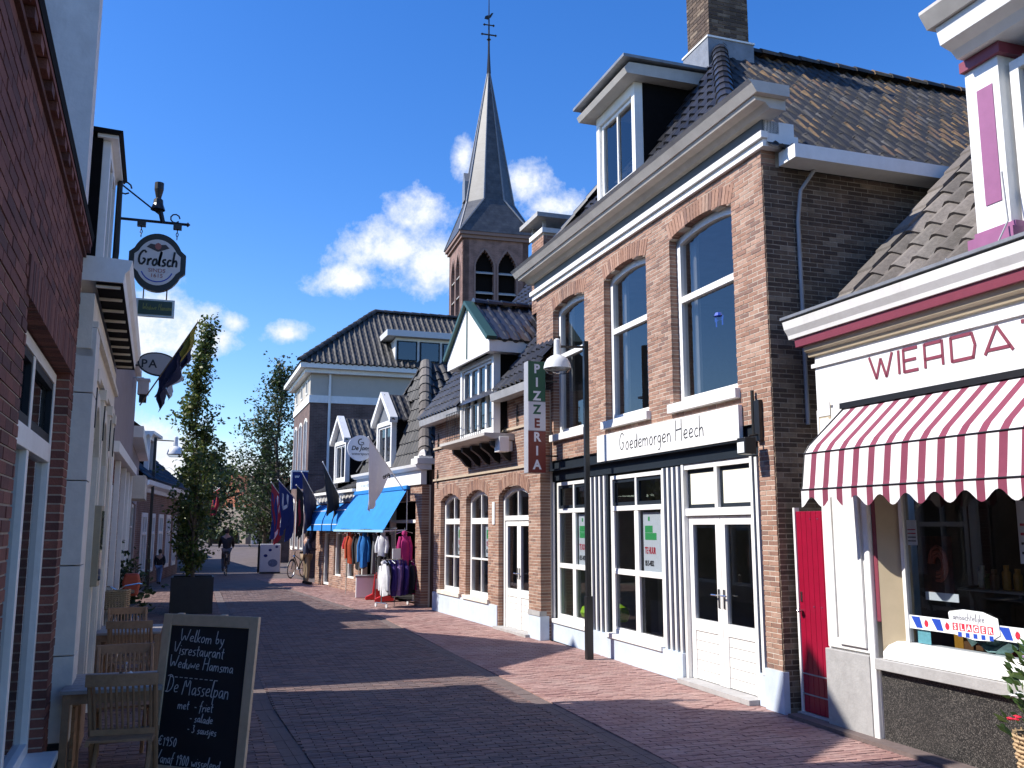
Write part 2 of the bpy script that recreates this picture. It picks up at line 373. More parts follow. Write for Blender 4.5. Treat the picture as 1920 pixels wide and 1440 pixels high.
def window(parent, u0, u1, z0, z1, d, mf, mg, rise=0.0, t=0.07, cols=(), rows=(), sill=None, depth=0.07, name='window', mt=0.035, sash=None, msill=None, glassd=None, label=None):
    """frame with its bars; panes and sill are its pieces. cols/rows = bar positions (u, z); bars may carry (pos, lo, hi)"""
    f = arch_top(u0, u1, z1, rise); m = MB(); n = 10
    fi = lambda u: f(u) - t
    m.box(u0, u0 + t, d - depth, d, z0, z1); m.box(u1 - t, u1, d - depth, d, z0, z1); m.box(u0 + t, u1 - t, d - depth, d, z0, z0 + t)
    if rise > 0:
        for k in range(n):
            a = u0 + (u1 - u0) * k / n; b = u0 + (u1 - u0) * (k + 1) / n
            m.prism([(a, d, f(a) - t * 1.15), (b, d, f(b) - t * 1.15), (b, d, f(b)), (a, d, f(a))], (0, -depth, 0))
    else: m.box(u0 + t, u1 - t, d - depth, d, z1 - t, z1)
    for c in cols:
        p, lo, hi, wd = (c, z0 + t, None, mt) if not isinstance(c, tuple) else (tuple(c) + (mt,))[:4]
        m.box(p - wd / 2, p + wd / 2, d - depth * .8, d - .004, lo, (fi(p) + .01) if hi is None else hi)
    for r in rows:
        p, lo, hi, wd = (r, u0 + t, u1 - t, mt) if not isinstance(r, tuple) else (tuple(r) + (mt,))[:4]
        m.box(lo, hi, d - depth * .85, d - .002 + .004 * (wd > .06), p - wd / 2, p + wd / 2)
    w = m.build(name, mf, parent, bevel=.004)
    if label: w['label'] = label
    gd = d - depth * .55 if glassd is None else glassd
    # panes between the full-length bars
    cs = [u0 + t * .5] + sorted(c for c in cols if not isinstance(c, tuple)) + [u1 - t * .5]
    rs = [z0 + t * .5] + sorted((r if not isinstance(r, tuple) else r[0]) for r in rows) + [None]
    for i in range(len(cs) - 1):
        for k in range(len(rs) - 1):
            a, b = cs[i], cs[i + 1]; lo = rs[k]; hi = rs[k + 1]
            if hi is None: pts = [(a, gd, lo), (b, gd, lo)] + [(b + (a - b) * q / 6, gd, fi(b + (a - b) * q / 6) + .02) for q in range(7)]
            else: pts = [(a, gd, lo), (b, gd, lo), (b, gd, hi), (a, gd, hi)]
            MB().face(pts).build('pane', mg, w)
    if sill:
        ov, out, th = sill
        MB().box(u0 - ov, u1 + ov, d - depth, out, z0 - th, z0 - .003).build('sill', msill or mf, w, bevel=.006)
    return w
def roof_tiles(F, parent, O, U, V, nu, nv, tw, th, m, mask=None, parts=0, amp=0.034, lift=.042, name='roof_tile', rest='tiling'):
    """pantiles on a slope: O lower-left corner, U along the eave, V up the slope"""
    U = Vector(U).normalized(); V = Vector(V).normalized(); Nn = U.cross(V).normalized(); b = MB(); n = 7; Ln = th * 1.12
    low = []; upr = []; bot = []
    for k in range(n + 1):
        x = tw * 1.06 * k / n; z = amp * math.sin(2 * math.pi * k / n - .6)
        low.append((x, 0, z + lift)); upr.append((x, Ln, z + .006)); bot.append((x, .004, z + .008))
    b.grid([bot, low, upr]); me = b.mesh(name, m)
    me.polygons.foreach_set('use_smooth', [False] * len(me.polygons))
    Ms = []
    for r in range(nv):
        for c in range(nu):
            if mask and not mask((c + .5) * tw, (r + .5) * th): continue
            p = Vector(O) + U * (c * tw) + V * (r * th) + Nn * random.uniform(0, .006)
            Mx = Matrix((U, V, Nn)).transposed().to_4x4(); Mx.translation = p
            Mx = Mx @ Matrix.Rotation(random.uniform(-.018, .018), 4, 'Z'); Ms.append(Mx)
    pieces(parent, name, rest, me, Ms, F.M if F else Matrix(), m, parts)
def ridge_tiles(parent, A, B, m, r=0.13, step=0.36, name='ridge_tile', flat=False):
    """half-round ridge caps from A to B, each a little wider at its lower end"""
    A = Vector(A); B = Vector(B); n = max(1, int((B - A).length / step)); t = (B - A).normalized()
    x = t.cross(Vector((0, 0, 1))).normalized(); y = x.cross(t).normalized()
    b = MB(); rows = []
    L = (B - A).length / n * 1.06
    for (q, rr) in ((0, r * 1.08), (L, r * .92)):
        rows.append([(rr * math.cos(math.pi * k / 6) * (1), q, rr * math.sin(math.pi * k / 6)) for k in range(7)])
    b.grid(rows); b.face(rows[0][::-1]); b.face(rows[1]); me = b.mesh(name, m)
    for k in range(n):
        o = bpy.data.objects.new(name, me); col.objects.link(o); o.parent = parent
        Mx = Matrix((x, t, y)).transposed().to_4x4(); Mx.translation = A + t * ((B - A).length / n * k) ; o.matrix_local = Mx
def cornice(u0, u1, prof, ends=True):
    """moulding: profile of (d, z) points extruded along u"""
    return MB().prism([(u0, d, z) for d, z in prof], (u1 - u0, 0, 0))
def txt(s, size, m, parent, M, ext=0.0015, sx=1.0, shear=0.0, align='LEFT', name='lettering', bold=0.0, space=1.0):
    """flat lettering: x right, y up in the frame M (relative to parent)"""
    c = bpy.data.curves.new(name, 'FONT'); c.body = s; c.size = size; c.extrude = ext; c.shear = shear; c.align_x = align; c.offset = bold; c.space_character = space
    c.resolution_u = 3
    t = bpy.data.objects.new('tmp_text', c); col.objects.link(t)
    dg = bpy.context.evaluated_depsgraph_get(); me = bpy.data.meshes.new_from_object(t.evaluated_get(dg)); bpy.data.objects.remove(t); bpy.data.curves.remove(c)
    me.name = name; me.materials.clear(); me.materials.append(m)
    me.transform(Matrix.Diagonal((sx, 1, 1, 1)))
    o = bpy.data.objects.new(name, me); col.objects.link(o); o.parent = parent; o.matrix_local = M; return o
def facade_M(u, d, z, right=True):
    """lettering frame on a facade: reads from far end to near end on the right-hand row (u falls from left to right)"""
    return Matrix.Translation((u, d, z)) @ Matrix(((-1, 0, 0, 0), (0, 0, 1, 0), (0, 1, 0, 0), (0, 0, 0, 1)))
GL = {  # single-stroke hand lettering, unit cap height; (advance, strokes)
 'W': (.95, [[(0, 1), (.1, .25), (.22, 0), (.42, .6), (.6, 0), (.75, .5), (.85, 1)]]), 'e': (.46, [[(.03, .22), (.36, .27), (.33, .44), (.16, .46), (.04, .25), (.12, .03), (.38, .08)]]),
 'l': (.26, [[(.05, .05), (.14, .9), (.1, 1), (.06, .4), (.12, 0), (.22, .06)]]), 'k': (.42, [[(.06, 1), (.06, 0)], [(.34, .45), (.08, .2), (.36, 0)]]),
 'o': (.46, [[(.2, .45), (.05, .3), (.08, .06), (.24, 0), (.38, .2), (.3, .42), (.2, .45)]]), 'm': (.68, [[(.04, .45), (.06, 0)], [(.06, .3), (.2, .46), (.28, .35), (.28, 0)], [(.28, .3), (.44, .46), (.54, .34), (.56, 0)]]),
 'b': (.44, [[(.06, 1), (.05, .05), (.22, 0), (.36, .2), (.24, .42), (.06, .3)]]), 'y': (.44, [[(.04, .45), (.16, .08), (.3, .08)], [(.36, .46), (.28, -.1), (.1, -.35)]]),
 'V': (.62, [[(0, 1), (.22, 0), (.55, 1.02)]]), 'i': (.2, [[(.08, .45), (.08, 0)], [(.08, .62), (.09, .66)]]), 's': (.38, [[(.3, .44), (.1, .42), (.08, .28), (.28, .2), (.26, .03), (.04, .02)]]),
 'r': (.36, [[(.06, .45), (.07, 0)], [(.07, .28), (.18, .44), (.32, .42)]]), 't': (.34, [[(.14, .8), (.13, .08), (.26, .02)], [(.02, .5), (.28, .52)]]),
 'a': (.46, [[(.34, .42), (.12, .44), (.03, .2), (.14, 0), (.32, .2), (.34, .44), (.36, .04), (.44, .02)]]), 'u': (.46, [[(.05, .45), (.08, .06), (.24, .02), (.34, .2), (.35, .45), (.37, .02)]]),
 'n': (.46, [[(.05, .45), (.06, 0)], [(.06, .3), (.22, .46), (.34, .34), (.36, 0)]]), 'd': (.46, [[(.34, .4), (.12, .44), (.04, .2), (.14, 0), (.32, .14), (.36, 1), (.37, 0)]]),
 'w': (.62, [[(.03, .45), (.14, 0), (.28, .36), (.42, 0), (.54, .46)]]), 'H': (.72, [[(.08, 1), (.06, 0)], [(.56, 1.02), (.56, -.05)], [(.04, .5), (.6, .55)]]),
 'z': (.42, [[(.05, .44), (.34, .45), (.06, .02), (.36, .02)]]), 'g': (.44, [[(.32, .42), (.1, .42), (.05, .18), (.2, .06), (.33, .24), (.34, .44), (.3, -.25), (.08, -.28)]]),
 'D': (.74, [[(.2, .95), (.16, 0)], [(-.02, .9), (.3, 1.02), (.6, .7), (.58, .25), (.3, 0), (.02, .02)]]), 'M': (.86, [[(.04, 0), (.12, 1), (.34, .3), (.58, 1.02), (.7, 0)]]),
 'p': (.46, [[(.06, .45), (.06, -.38)], [(.06, .3), (.22, .46), (.38, .3), (.26, .04), (.07, .08)]]), 'f': (.36, [[(.34, .95), (.2, .98), (.14, .6), (.1, -.2)], [(0, .48), (.3, .52)]]),
 '-': (.34, [[(.04, .3), (.26, .3)]]), '3': (.46, [[(.05, .8), (.3, .84), (.16, .5), (.36, .25), (.2, 0), (.02, .08)]]), 'j': (.24, [[(.12, .45), (.1, -.25), (-.04, -.3)], [(.12, .6), (.13, .64)]]),
 '€': (.6, [[(.5, .8), (.3, .95), (.12, .6), (.14, .2), (.32, .02), (.5, .15)], [(.02, .55), (.4, .56)], [(.02, .4), (.36, .41)]]), '1': (.3, [[(.06, .6), (.18, .85), (.17, 0)]]),
 '9': (.46, [[(.36, .7), (.16, .85), (.08, .6), (.24, .48), (.36, .7), (.3, 0)]]), '5': (.46, [[(.36, .84), (.1, .82), (.08, .5), (.3, .46), (.34, .15), (.06, .02)]]), '0': (.46, [[(.22, .84), (.06, .5), (.14, .05), (.32, .1), (.36, .6), (.22, .84)]]),
 'G': (.72, [[(.55, .82), (.34, 1), (.08, .7), (.08, .25), (.3, 0), (.52, .2), (.54, .42), (.34, .42)]]), 'c': (.4, [[(.33, .4), (.14, .44), (.05, .2), (.16, 0), (.36, .08)]]), 'h': (.46, [[(.06, 1), (.06, 0)], [(.06, .28), (.22, .45), (.34, .34), (.36, 0)]]),
 'v': (.4, [[(.02, .45), (.16, 0), (.34, .48)]]), 'P': (.6, [[(.1, 1), (.08, 0)], [(.05, .96), (.4, .98), (.5, .72), (.34, .46), (.1, .45)]]), 'A': (.7, [[(0, 0), (.3, 1), (.6, 0)], [(.12, .36), (.5, .36)]]),
 ' ': (.32, [])}
def handwrite(s, h, w, m, parent, M, name='lettering', sx=1.0, slant=0.12, jit=0.02, th=0.0012):
    b = MB(); x = 0.0
    for ch in s:
        adv, st = GL.get(ch, GL[' ']); dy = random.uniform(-jit, jit)
        for ln in st:
            P = [Vector(((x + px) * sx + slant * py, py + dy, 0)) * h for px, py in ln]
            if len(P) > 2:   # round the corners
                Q = [P[0]]
                for k in range(len(P) - 1):
                    Q += [P[k].lerp(P[k + 1], .25), P[k].lerp(P[k + 1], .75)]
                Q.append(P[-1]); P = Q
            b.ribbon(P, w, (0, 0, 1), th)
        x += adv
    o = b.build(name, m, parent); o.matrix_local = M; return o, x * sx * h
# ------------------------------------------------------------------ palette
WHITE = mat('white_paint', (.84, .83, .80), .45, .06, 9, bump=.08, dirt=.32, dirtc=(.50, .46, .41))
CREAM = mat('cream_render', (.76, .69, .58), .8, .10, 5, bump=.2, bscale=60, dirt=.35, dirtc=(.38, .34, .29))
NAVY = mat('dark_blue_paint', (.014, .020, .028), .6, .15, 8, spec=.2)
BLACK = mat('black_metal', (.012, .012, .013), .4, .2, 10)
TAR_SHADE = mat('tar_and_shade_black', (.008, .007, .007), .8, .3, 8, spec=.08)  # tarred boards, also the painted shade of soffit and eaves gutter
GLASS = glass()
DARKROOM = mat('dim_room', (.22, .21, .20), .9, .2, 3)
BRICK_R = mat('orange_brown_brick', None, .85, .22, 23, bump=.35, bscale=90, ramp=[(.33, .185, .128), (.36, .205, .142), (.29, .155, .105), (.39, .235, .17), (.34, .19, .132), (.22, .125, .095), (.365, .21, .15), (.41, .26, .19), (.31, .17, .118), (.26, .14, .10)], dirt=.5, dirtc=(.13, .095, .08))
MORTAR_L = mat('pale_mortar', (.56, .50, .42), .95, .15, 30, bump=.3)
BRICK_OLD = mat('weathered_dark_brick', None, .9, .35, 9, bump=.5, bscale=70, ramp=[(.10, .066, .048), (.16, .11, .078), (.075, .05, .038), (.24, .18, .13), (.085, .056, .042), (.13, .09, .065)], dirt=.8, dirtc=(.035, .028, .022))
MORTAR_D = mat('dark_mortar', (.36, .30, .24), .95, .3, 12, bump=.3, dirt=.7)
BRICK_L = mat('dark_red_brick', None, .85, .2, 25, bump=.35, bscale=90, ramp=[(.155, .052, .04), (.19, .065, .047), (.125, .045, .036), (.215, .08, .058), (.165, .058, .045), (.105, .04, .034)])
MORTAR_G = mat('grey_mortar', (.36, .30, .26), .95, .2, 30, bump=.2)
BLUEPL = mat('pale_blue_plinth', (.56, .64, .74), .7, .08, 7, bump=.15, dirt=.45, dirtc=(.33, .36, .40))
TILE_BLACK = mat('black_glazed_pantile', None, .3, .2, 20, ramp=[(.018, .018, .022), (.028, .028, .034), (.014, .014, .017), (.036, .036, .042)], spec=.6)
TILE_OLD = mat('lichened_pantile', None, .72, .45, 16, bump=.5, bscale=50, ramp=[(.026, .024, .024), (.055, .05, .047), (.018, .017, .018), (.10, .066, .042), (.038, .035, .034), (.022, .021, .021), (.18, .11, .05), (.085, .078, .074), (.026, .025, .025), (.042, .038, .036), (.13, .078, .046), (.022, .021, .021)], dirt=.35, dirtc=(.02, .019, .02))
TILE_GREY = mat('grey_concrete_tile', None, .9, .3, 22, bump=.5, bscale=60, ramp=[(.14, .12, .105), (.18, .16, .14), (.12, .105, .092), (.20, .175, .155)], dirt=.4, dirtc=(.08, .07, .055))
LEAD = mat('lead_flashing', (.22, .23, .25), .5, .25, 7, bump=.2, metal=.3)
ZINC = mat('zinc_gutter', (.34, .34, .35), .5, .15, 6, dirt=.3)
STONE = mat('grey_stone', (.40, .39, .38), .85, .14, 12, bump=.3, dirt=.4, dirtc=(.24, .22, .21))
RED_DOOR = mat('crimson_paint', (.29, .004, .028), .35, .12, 7)
PURPLE = mat('mauve_paint', (.30, .11, .22), .45, .1, 8)
MAROON = mat('maroon_paint', (.22, .045, .07), .45, .1, 8)
BEIGE = mat('beige_paint', (.46, .38, .26), .5, .06, 8)
INK = mat('black_lettering', (.015, .015, .016), .6, .05)
PAPER = mat('white_paper', (.82, .84, .84), .7, .03, 12)
GREEN_P = mat('bright_green_print', (.06, .46, .13), .6, .04)
RED_P = mat('red_print', (.60, .02, .05), .6, .04)
BLUE_P = mat('blue_print', (.012, .06, .42), .6, .04)
STEEL = mat('bright_steel', (.6, .6, .6), .25, .05, metal=1.0)
SPECKLE = speckled('speckled_granite', (.018, .017, .016), (.16, .145, .13))

# ------------------------------------------------------------------ ground
def paving(name, X0, X1, Y0, Y1, bl, bw, m, mm, parts=0, j=.005):
    """real clinkers: long side across the street; X0/X1 may be functions of Y"""
    fx0 = X0 if callable(X0) else (lambda y: X0); fx1 = X1 if callable(X1) else (lambda y: X1)
    b = MB().face([(fx0(Y0), Y0, -.012), (fx1(Y0), Y0, -.012), (fx1(Y1), Y1, -.012), (fx0(Y1), Y1, -.012)])
    o = b.build(name, mm); tag(o, kind='structure')
    jb = MB(); full = []; n = int((Y1 - Y0) / (bw + j))
    for r in range(n):
        y = Y0 + r * (bw + j); x0 = fx0(y); x1 = fx1(y); off = (r % 2) * (bl + j) / 2; k = math.floor((x0 - off) / (bl + j))
        while True:
            s = off + k * (bl + j); k += 1
            if s >= x1: break
            a = max(s, x0); e = min(s + bl, x1)
            if e - a < .03: continue
            dz = random.uniform(-.0035, .0025) + .004 * math.sin(a * 1.9 + y * .7) + .003 * math.sin(a * .8 - y * 1.7)
            if parts and e - a > bl - .001: full.append(Matrix.Translation((a + bl / 2, y + bw / 2, dz)) @ Matrix.Rotation(random.uniform(-.012, .012), 4, 'X') @ Matrix.Rotation(random.uniform(-.012, .012), 4, 'Y'))
            else: jb.box(a, e, y, y + bw, -.03, dz, random.random(), skip=('b',))
    q = bl / 2; w = bw / 2; c = .003
    me = MB()
    me.face([(-q + c, -w + c, 0), (q - c, -w + c, 0), (q - c, w - c, 0), (-q + c, w - c, 0)])
    T = [(-q + c, -w + c, 0), (q - c, -w + c, 0), (q - c, w - c, 0), (-q + c, w - c, 0)]; Bq = [(-q, -w, -.02), (q, -w, -.02), (q, w, -.02), (-q, w, -.02)]
    for i in range(4): me.face([Bq[i], Bq[(i + 1) % 4], T[(i + 1) % 4], T[i]])
    mesh = me.mesh('paving_brick', m)
    pieces(o, 'paving_brick', 'paving', mesh, full, Matrix(), m, parts, jb)
    return o
CL_DARK = mat('grey_purple_clinker', None, .8, .3, 14, bump=.4, bscale=60, ramp=[(.15, .098, .088), (.18, .12, .103), (.125, .085, .082), (.205, .13, .11), (.155, .11, .103), (.135, .088, .08), (.19, .112, .096), (.11, .08, .078)], dirt=.55, dirtc=(.21, .155, .135))
CL_RED = mat('red_clinker', None, .82, .2, 14, bump=.4, bscale=60, ramp=[(.33, .19, .165), (.36, .21, .18), (.305, .17, .148), (.385, .23, .20), (.345, .20, .172), (.285, .155, .138)], dirt=.55, dirtc=(.44, .33, .29))
CL_BROWN = mat('brown_clinker', None, .85, .25, 14, bump=.4, bscale=60, ramp=[(.19, .115, .095), (.22, .135, .11), (.165, .10, .088), (.25, .15, .12)], dirt=.3, dirtc=(.24, .19, .16))
SAND = mat('joint_sand', (.17, .135, .12), .95, .3, 30, bump=.4)
CONC = mat('concrete_edging', (.155, .115, .105), .9, .2, 16, bump=.3, dirt=.3)
gmat = mat('far_ground_earth', (.12, .11, .08), .95, .3, .3)
tag(MB().face([(-900, -300, -.06), (900, -300, -.06), (900, 1600, -.06), (-900, 1600, -.06)]).build('ground', gmat), kind='structure')
gl = lambda y: .70 + (10.4 - y) * .055 if y < 10.4 else .70 - (y - 10.4) * .012      # left gutter
gr = lambda y: 3.62 - max(0, y - 20) * .11                                             # right gutter
paving('roadway', lambda y: gl(y) + .10, lambda y: gr(y) - .10, 3.2, 31, .20, .056, CL_DARK, SAND, 300)
paving('pavement_right', lambda y: gr(y) + .10, lambda y: 5.98 - .035 * (y - 6) - max(0, y - 20) * .10, 3.2, 36, .20, .062, CL_RED, SAND, 300)
paving('pavement_left', lambda y: -1.7 - max(0, y - 20) * .03, lambda y: gl(y) - .10, 3.2, 31, .20, .062, CL_BROWN, SAND, 300)
def gutter(name, f, y0, y1):
    o = MB().face([(f(y0) - .1, y0, -.014), (f(y0) + .1, y0, -.014), (f(y1) + .1, y1, -.014), (f(y1) - .1, y1, -.014)]).build(name, SAND); tag(o, kind='structure')
    y = y0
    me = MB().box(-.092, -.003, 0, .29, -.03, -.002).box(.003, .092, 0, .29, -.03, -.002).mesh('edging_stone', CONC)
    while y < y1 - .3:
        s = bpy.data.objects.new('edging_stone', me); col.objects.link(s); s.parent = o; s.location = (f(y), y, -.006 + random.uniform(-.002, .002))
        s.rotation_euler = (0, 0, math.atan2(-(f(y + .3) - f(y)), .3)); y += .30
gutter('gutter_left', gl, 3.2, 31); gutter('gutter_right', gr, 3.2, 31)
FARPAVE = brick_tex('far_clinker_paving', (.14, .105, .10), (.11, .088, .088), (.08, .07, .065), .21, .08, .25, True)
tag(MB().face([(-4, 30.9, -.016), (4.2, 30.9, -.016), (7, 130, -.016), (-6, 130, -.016)]).build('far_street', FARPAVE), kind='structure')
# edging slab along the butcher's front
o = MB().prism([(5.62, 3.0, 0.0), (5.95, 3.0, 0.0), (5.86, 8.3, 0.0), (5.70, 8.3, 0.0)], (0, 0, .035)).build('edging_slab', CONC); tag(o, kind='structure')

# ------------------------------------------------------------------ large brick house with the three tall windows
FB = Frame(5.76, 8.42, -.3, su=1.07)
B = FB.thing('brick_house', 'tall orange-brown brick house with three arched upper windows and white-striped black shopfront', 'house')
UW = [(.62, 2.04), (2.69, 4.02), (4.75, 6.06)]
ops = [(a, b, 3.48, 5.70, .09) for a, b in UW] + [(.285, 6.32, -.05, 3.02, 0)]
brick_wall(FB, B, .012, 6.85, 0, 6.12, ops, BRICK_R, MORTAR_L, parts=300, bl=.168, bh=.043, j=.010, proud=.0035)
REL = Matrix.Rotation(R(90), 4, 'Z')
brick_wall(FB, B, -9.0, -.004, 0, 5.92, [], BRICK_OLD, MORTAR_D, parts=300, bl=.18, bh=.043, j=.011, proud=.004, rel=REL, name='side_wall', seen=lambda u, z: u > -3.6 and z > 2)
MB().box(.02, 6.5, -9, -8.8, 0, 5.9).box(6.3, 6.5, -8.8, -.25, 0, 5.9).build('rear_wall', MORTAR_D, B)
for (a, b) in UW:
    window(B, a, b, 3.48, 5.70, -.11, WHITE, GLASS, rise=.09, t=.085, rows=((4.86, a + .07, b - .07, .085),), sill=(.05, .07, .12), depth=.09)
# rooms behind the glass
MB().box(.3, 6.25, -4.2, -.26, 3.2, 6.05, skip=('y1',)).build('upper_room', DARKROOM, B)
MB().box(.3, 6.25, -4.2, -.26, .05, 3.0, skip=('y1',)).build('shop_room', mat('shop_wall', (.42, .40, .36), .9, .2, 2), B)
CURT = mat('pale_curtain', (.46, .44, .40), .9, .1, 4)
for (a, b) in UW:   # narrow drawn-back curtain at the far side of every upper window
    rows = [[(b - .02 - .20 * k / 14, -.30 - .03 * math.sin(k * 1.7), z) for k in range(15)] for z in (3.5, 5.75)]
    MB().grid(rows).build('curtain', CURT, B, smooth=True)
# cornice, frieze, string mouldings
MB().box(-.10, 6.95, 0.001, .05, 6.10, 6.18).build('string_moulding', WHITE, B)
MB().box(-.13, 6.98, 0.001, .09, 6.185, 6.262).build('string_moulding', WHITE, B)
MB().box(-.06, 6.9, -.2, .025, 6.265, 6.43).build('frieze', mat('cornice_shade_grey', (.075, .09, .105), .5, .1), B)  # dark colour paints in the shadow the cornice casts
cornice(-.32, 7.05, [(-.1, 6.43), (.10, 6.43), (.16, 6.49), (.28, 6.50), (.30, 6.545), (-.1, 6.545)]).build('cornice', mat('weathered_white_paint', (.50, .47, .43), .6, .12, 6, dirt=.4, dirtc=(.3, .27, .24)), B)
cornice(-.40, 7.12, [(-.1, 6.548), (.32, 6.548), (.38, 6.64), (.42, 6.68), (-.1, 6.68)]).build('cornice', MATS['weathered_white_paint'], B)
MB().box(-.10, .0, -.42, -.002, 6.10, 6.26).box(-.06, .0, -.40, -.002, 6.265, 6.43).build('cornice_return', WHITE, B)
# side gutter
MB().box(-.34, -.06, -9, -.18, 5.90, 6.06).build('gutter', WHITE, B)
MB().tube([(-.10, -.62, 5.9), (-.06, -.45, 5.65), (-.03, -.42, 5.3), (-.03, -.42, 3.0)], .022, 6).build('cable', ZINC, B)
# roof
ez, eu, rz_, ru, rd = 6.06, -.20, 9.45, 3.30, -1.70
sl = (rz_ - ez) / (ru - eu)
roof = MB()
roof.face([(eu, 0, ez), (eu, -9.2, ez), (ru, -9.2, rz_), (ru, rd, rz_), (.6, -.02, ez + sl * .8)])
roof.face([(2 * ru - eu, -9.2, ez), (2 * ru - eu, 0, ez), (2 * ru - .6, -.02, ez + sl * .8), (ru, rd, rz_), (ru, -9.2, rz_)])
roof.face([(.6, -.02, ez + sl * .8), (ru, rd, rz_), (2 * ru - .6, -.02, ez + sl * .8)])
RO = roof.build('roof', TILE_OLD, B)
V = Vector((ru - eu, 0, rz_ - ez)); Ls = V.length
roof_tiles(FB, RO, (eu, -9.1, ez + .02), (0, 1, 0), V, 41, 17, .225, .285, TILE_OLD, mask=lambda a, b: (a - 9.05) < min(-.02, (rd / (ru - .6)) * (b / Ls * (ru - eu) + eu - .6)), parts=300)
Vf = Vector((0, rd + .02, rz_ - (ez + sl * .8))); Lf = Vf.length
roof_tiles(FB, RO, (2 * ru - .6, -.02, ez + sl * .8 + .01), (-1, 0, 0), Vf, 25, 11, .225, .28, TILE_BLACK, mask=lambda a, b: b / Lf * 2.7 < a < 5.4 - b / Lf * 2.7, parts=120)
ridge_tiles(RO, (.62, 0, ez + sl * .8 + .03), (ru - .05, rd, rz_ + .03), TILE_BLACK, .12, .33)
ridge_tiles(RO, (2 * ru - .62, 0, ez + sl * .8 + .03), (ru + .05, rd, rz_ + .03), TILE_BLACK, .12, .33)
ridge_tiles(RO, (ru, rd - .4, rz_ + .02), (ru, -9.1, rz_ + .02), TILE_OLD, .12, .36)
# chimney on the hip end
ch = MB().box(ru - .36, ru + .36, rd - .42, rd + .40, 8.3, 9.40).build('chimney_foot', LEAD, RO)
chM = Matrix.Translation((ru - .38, rd + .58, 0))
cw = MB()
def chimney_bricks(parent, x0, x1, y0, y1, z0, z1, m, mm):
    b = MB(); core = MB().box(x0 + .008, x1 - .008, y0 + .008, y1 - .008, z0, z1); h = .063; r = 0; z = z0
    while z < z1 - .05:
        for (p, q, fix, ax) in ((x0, x1, y1, 'y+'), (y0, y1, x0, 'x-'), (x0, x1, y0, 'y-'), (y0, y1, x1, 'x+')):
            s = p - (r % 2) * .11
            while s < q:
                a = max(s, p); e = min(s + .21, q); s += .221
                if e - a < .03: continue
                t = random.uniform(-.002, .002)
                if ax == 'y+': b.box(a, e, fix - .05, fix + t, z, z + .052, random.random())
                elif ax == 'y-': b.box(a, e, fix - t, fix + .05, z, z + .052, random.random())
                elif ax == 'x-': b.box(fix - t, fix + .05, a, e, z, z + .052, random.random())
                else: b.box(fix - .05, fix + t, a, e, z, z + .052, random.random())
        z += h; r += 1
    c = core.build('chimney', mm, parent); b.build('brickwork', m, c, kind='stuff'); return c
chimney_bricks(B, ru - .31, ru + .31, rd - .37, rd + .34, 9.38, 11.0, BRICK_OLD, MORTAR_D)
MB().box(ru - .375, ru + .375, rd - .435, rd + .415, 9.40, 9.43).build('lead_edge', WHITE, RO)
# dormer in the front slope
D = MB().box(3.06, 3.16, -.22, -.08, 6.9, 8.52).box(4.26, 4.36, -.22, -.08, 6.9, 8.52).box(3.16, 4.26, -.22, -.08, 6.9, 7.10).box(3.16, 4.26, -.22, -.08, 8.36, 8.52).build('dormer', WHITE, B)
window(D, 3.17, 4.25, 7.11, 8.35, -.12, WHITE, GLASS, t=.06, cols=(3.71,), depth=.06)
for x_ in (3.05, 4.31): MB().prism([(x_, -.215, 6.6), (x_, -.215, 8.52), (x_, -1.95, 8.52), (x_, -.215, 6.52)], (.06, 0, 0)).build('dormer_cheek', TAR_SHADE, D)
MB().box(3.12, 4.3, -2.0, -1.2, 7.0, 8.4).build('dormer_room', DARKROOM, D)
MB().prism([(2.86, .14, 8.525), (2.86, .18, 8.60), (2.86, .10, 8.70), (2.86, -2.3, 8.74), (2.86, -2.3, 8.525)], (1.7, 0, 0)).build('dormer_roof', MATS['weathered_white_paint'], D)
MB().box(2.80, 4.62, -2.3, .22, 8.745, 8.79).build('dormer_roof_edge', LEAD, D)
# small capped chimney rising behind the far end of the cornice
cp_ = FB.M.inverted() @ at_y(1030, 450, 17.0)
c2 = chimney_bricks(B, cp_.x - .32, cp_.x + .32, cp_.y - .36, cp_.y + .26, 6.2, 7.75, BRICK_R, MORTAR_L)
MB().box(cp_.x - .36, cp_.x + .36, cp_.y - .40, cp_.y + .30, 7.752, 7.85).build('chimney_band', WHITE, c2)
for (x, y) in ((-.32, -.36), (-.32, .20), (.26, -.36), (.26, .20)): MB().box(cp_.x + x, cp_.x + x + .06, cp_.y + y, cp_.y + y + .06, 7.852, 8.02).build('cap_support', STONE, c2)
MB().box(cp_.x - .5, cp_.x + .5, cp_.y - .55, cp_.y + .46, 8.02, 8.11).build('chimney_cap', STONE, c2)
# shopfront
S = MB().box(.29, 6.31, -.22, -.04, 2.69, 3.018).build('shopfront_fascia', NAVY, B)
MB().box(.29, 6.31, -.04, .045, 2.855, 2.885).build('fascia_ledge', NAVY, S)
def stripes(u0, u1, n, z0=.34, z1=2.69, ends=True):
    p = MB().box(u0, u1, -.2, -.055, z0, z1).build('black_panel', NAVY, B)
    for k in range(n):
        x = u0 + (u1 - u0) * (k + .5) / n
        MB().box(x - .022, x + .022, -.053, -.020, z0 - .01, z1 - .02).build('white_batten', WHITE, p)
stripes(1.98, 2.47, 4); stripes(4.10, 4.72, 4); stripes(6.14, 6.31, 2); stripes(.29, .46, 1)
MB().box(.47, .515, -.2, -.04, .05, 2.685).build('door_post', WHITE, B)
MB().box(1.925, 1.975, -.2, -.04, .03, 2.685).build('door_post', WHITE, B)
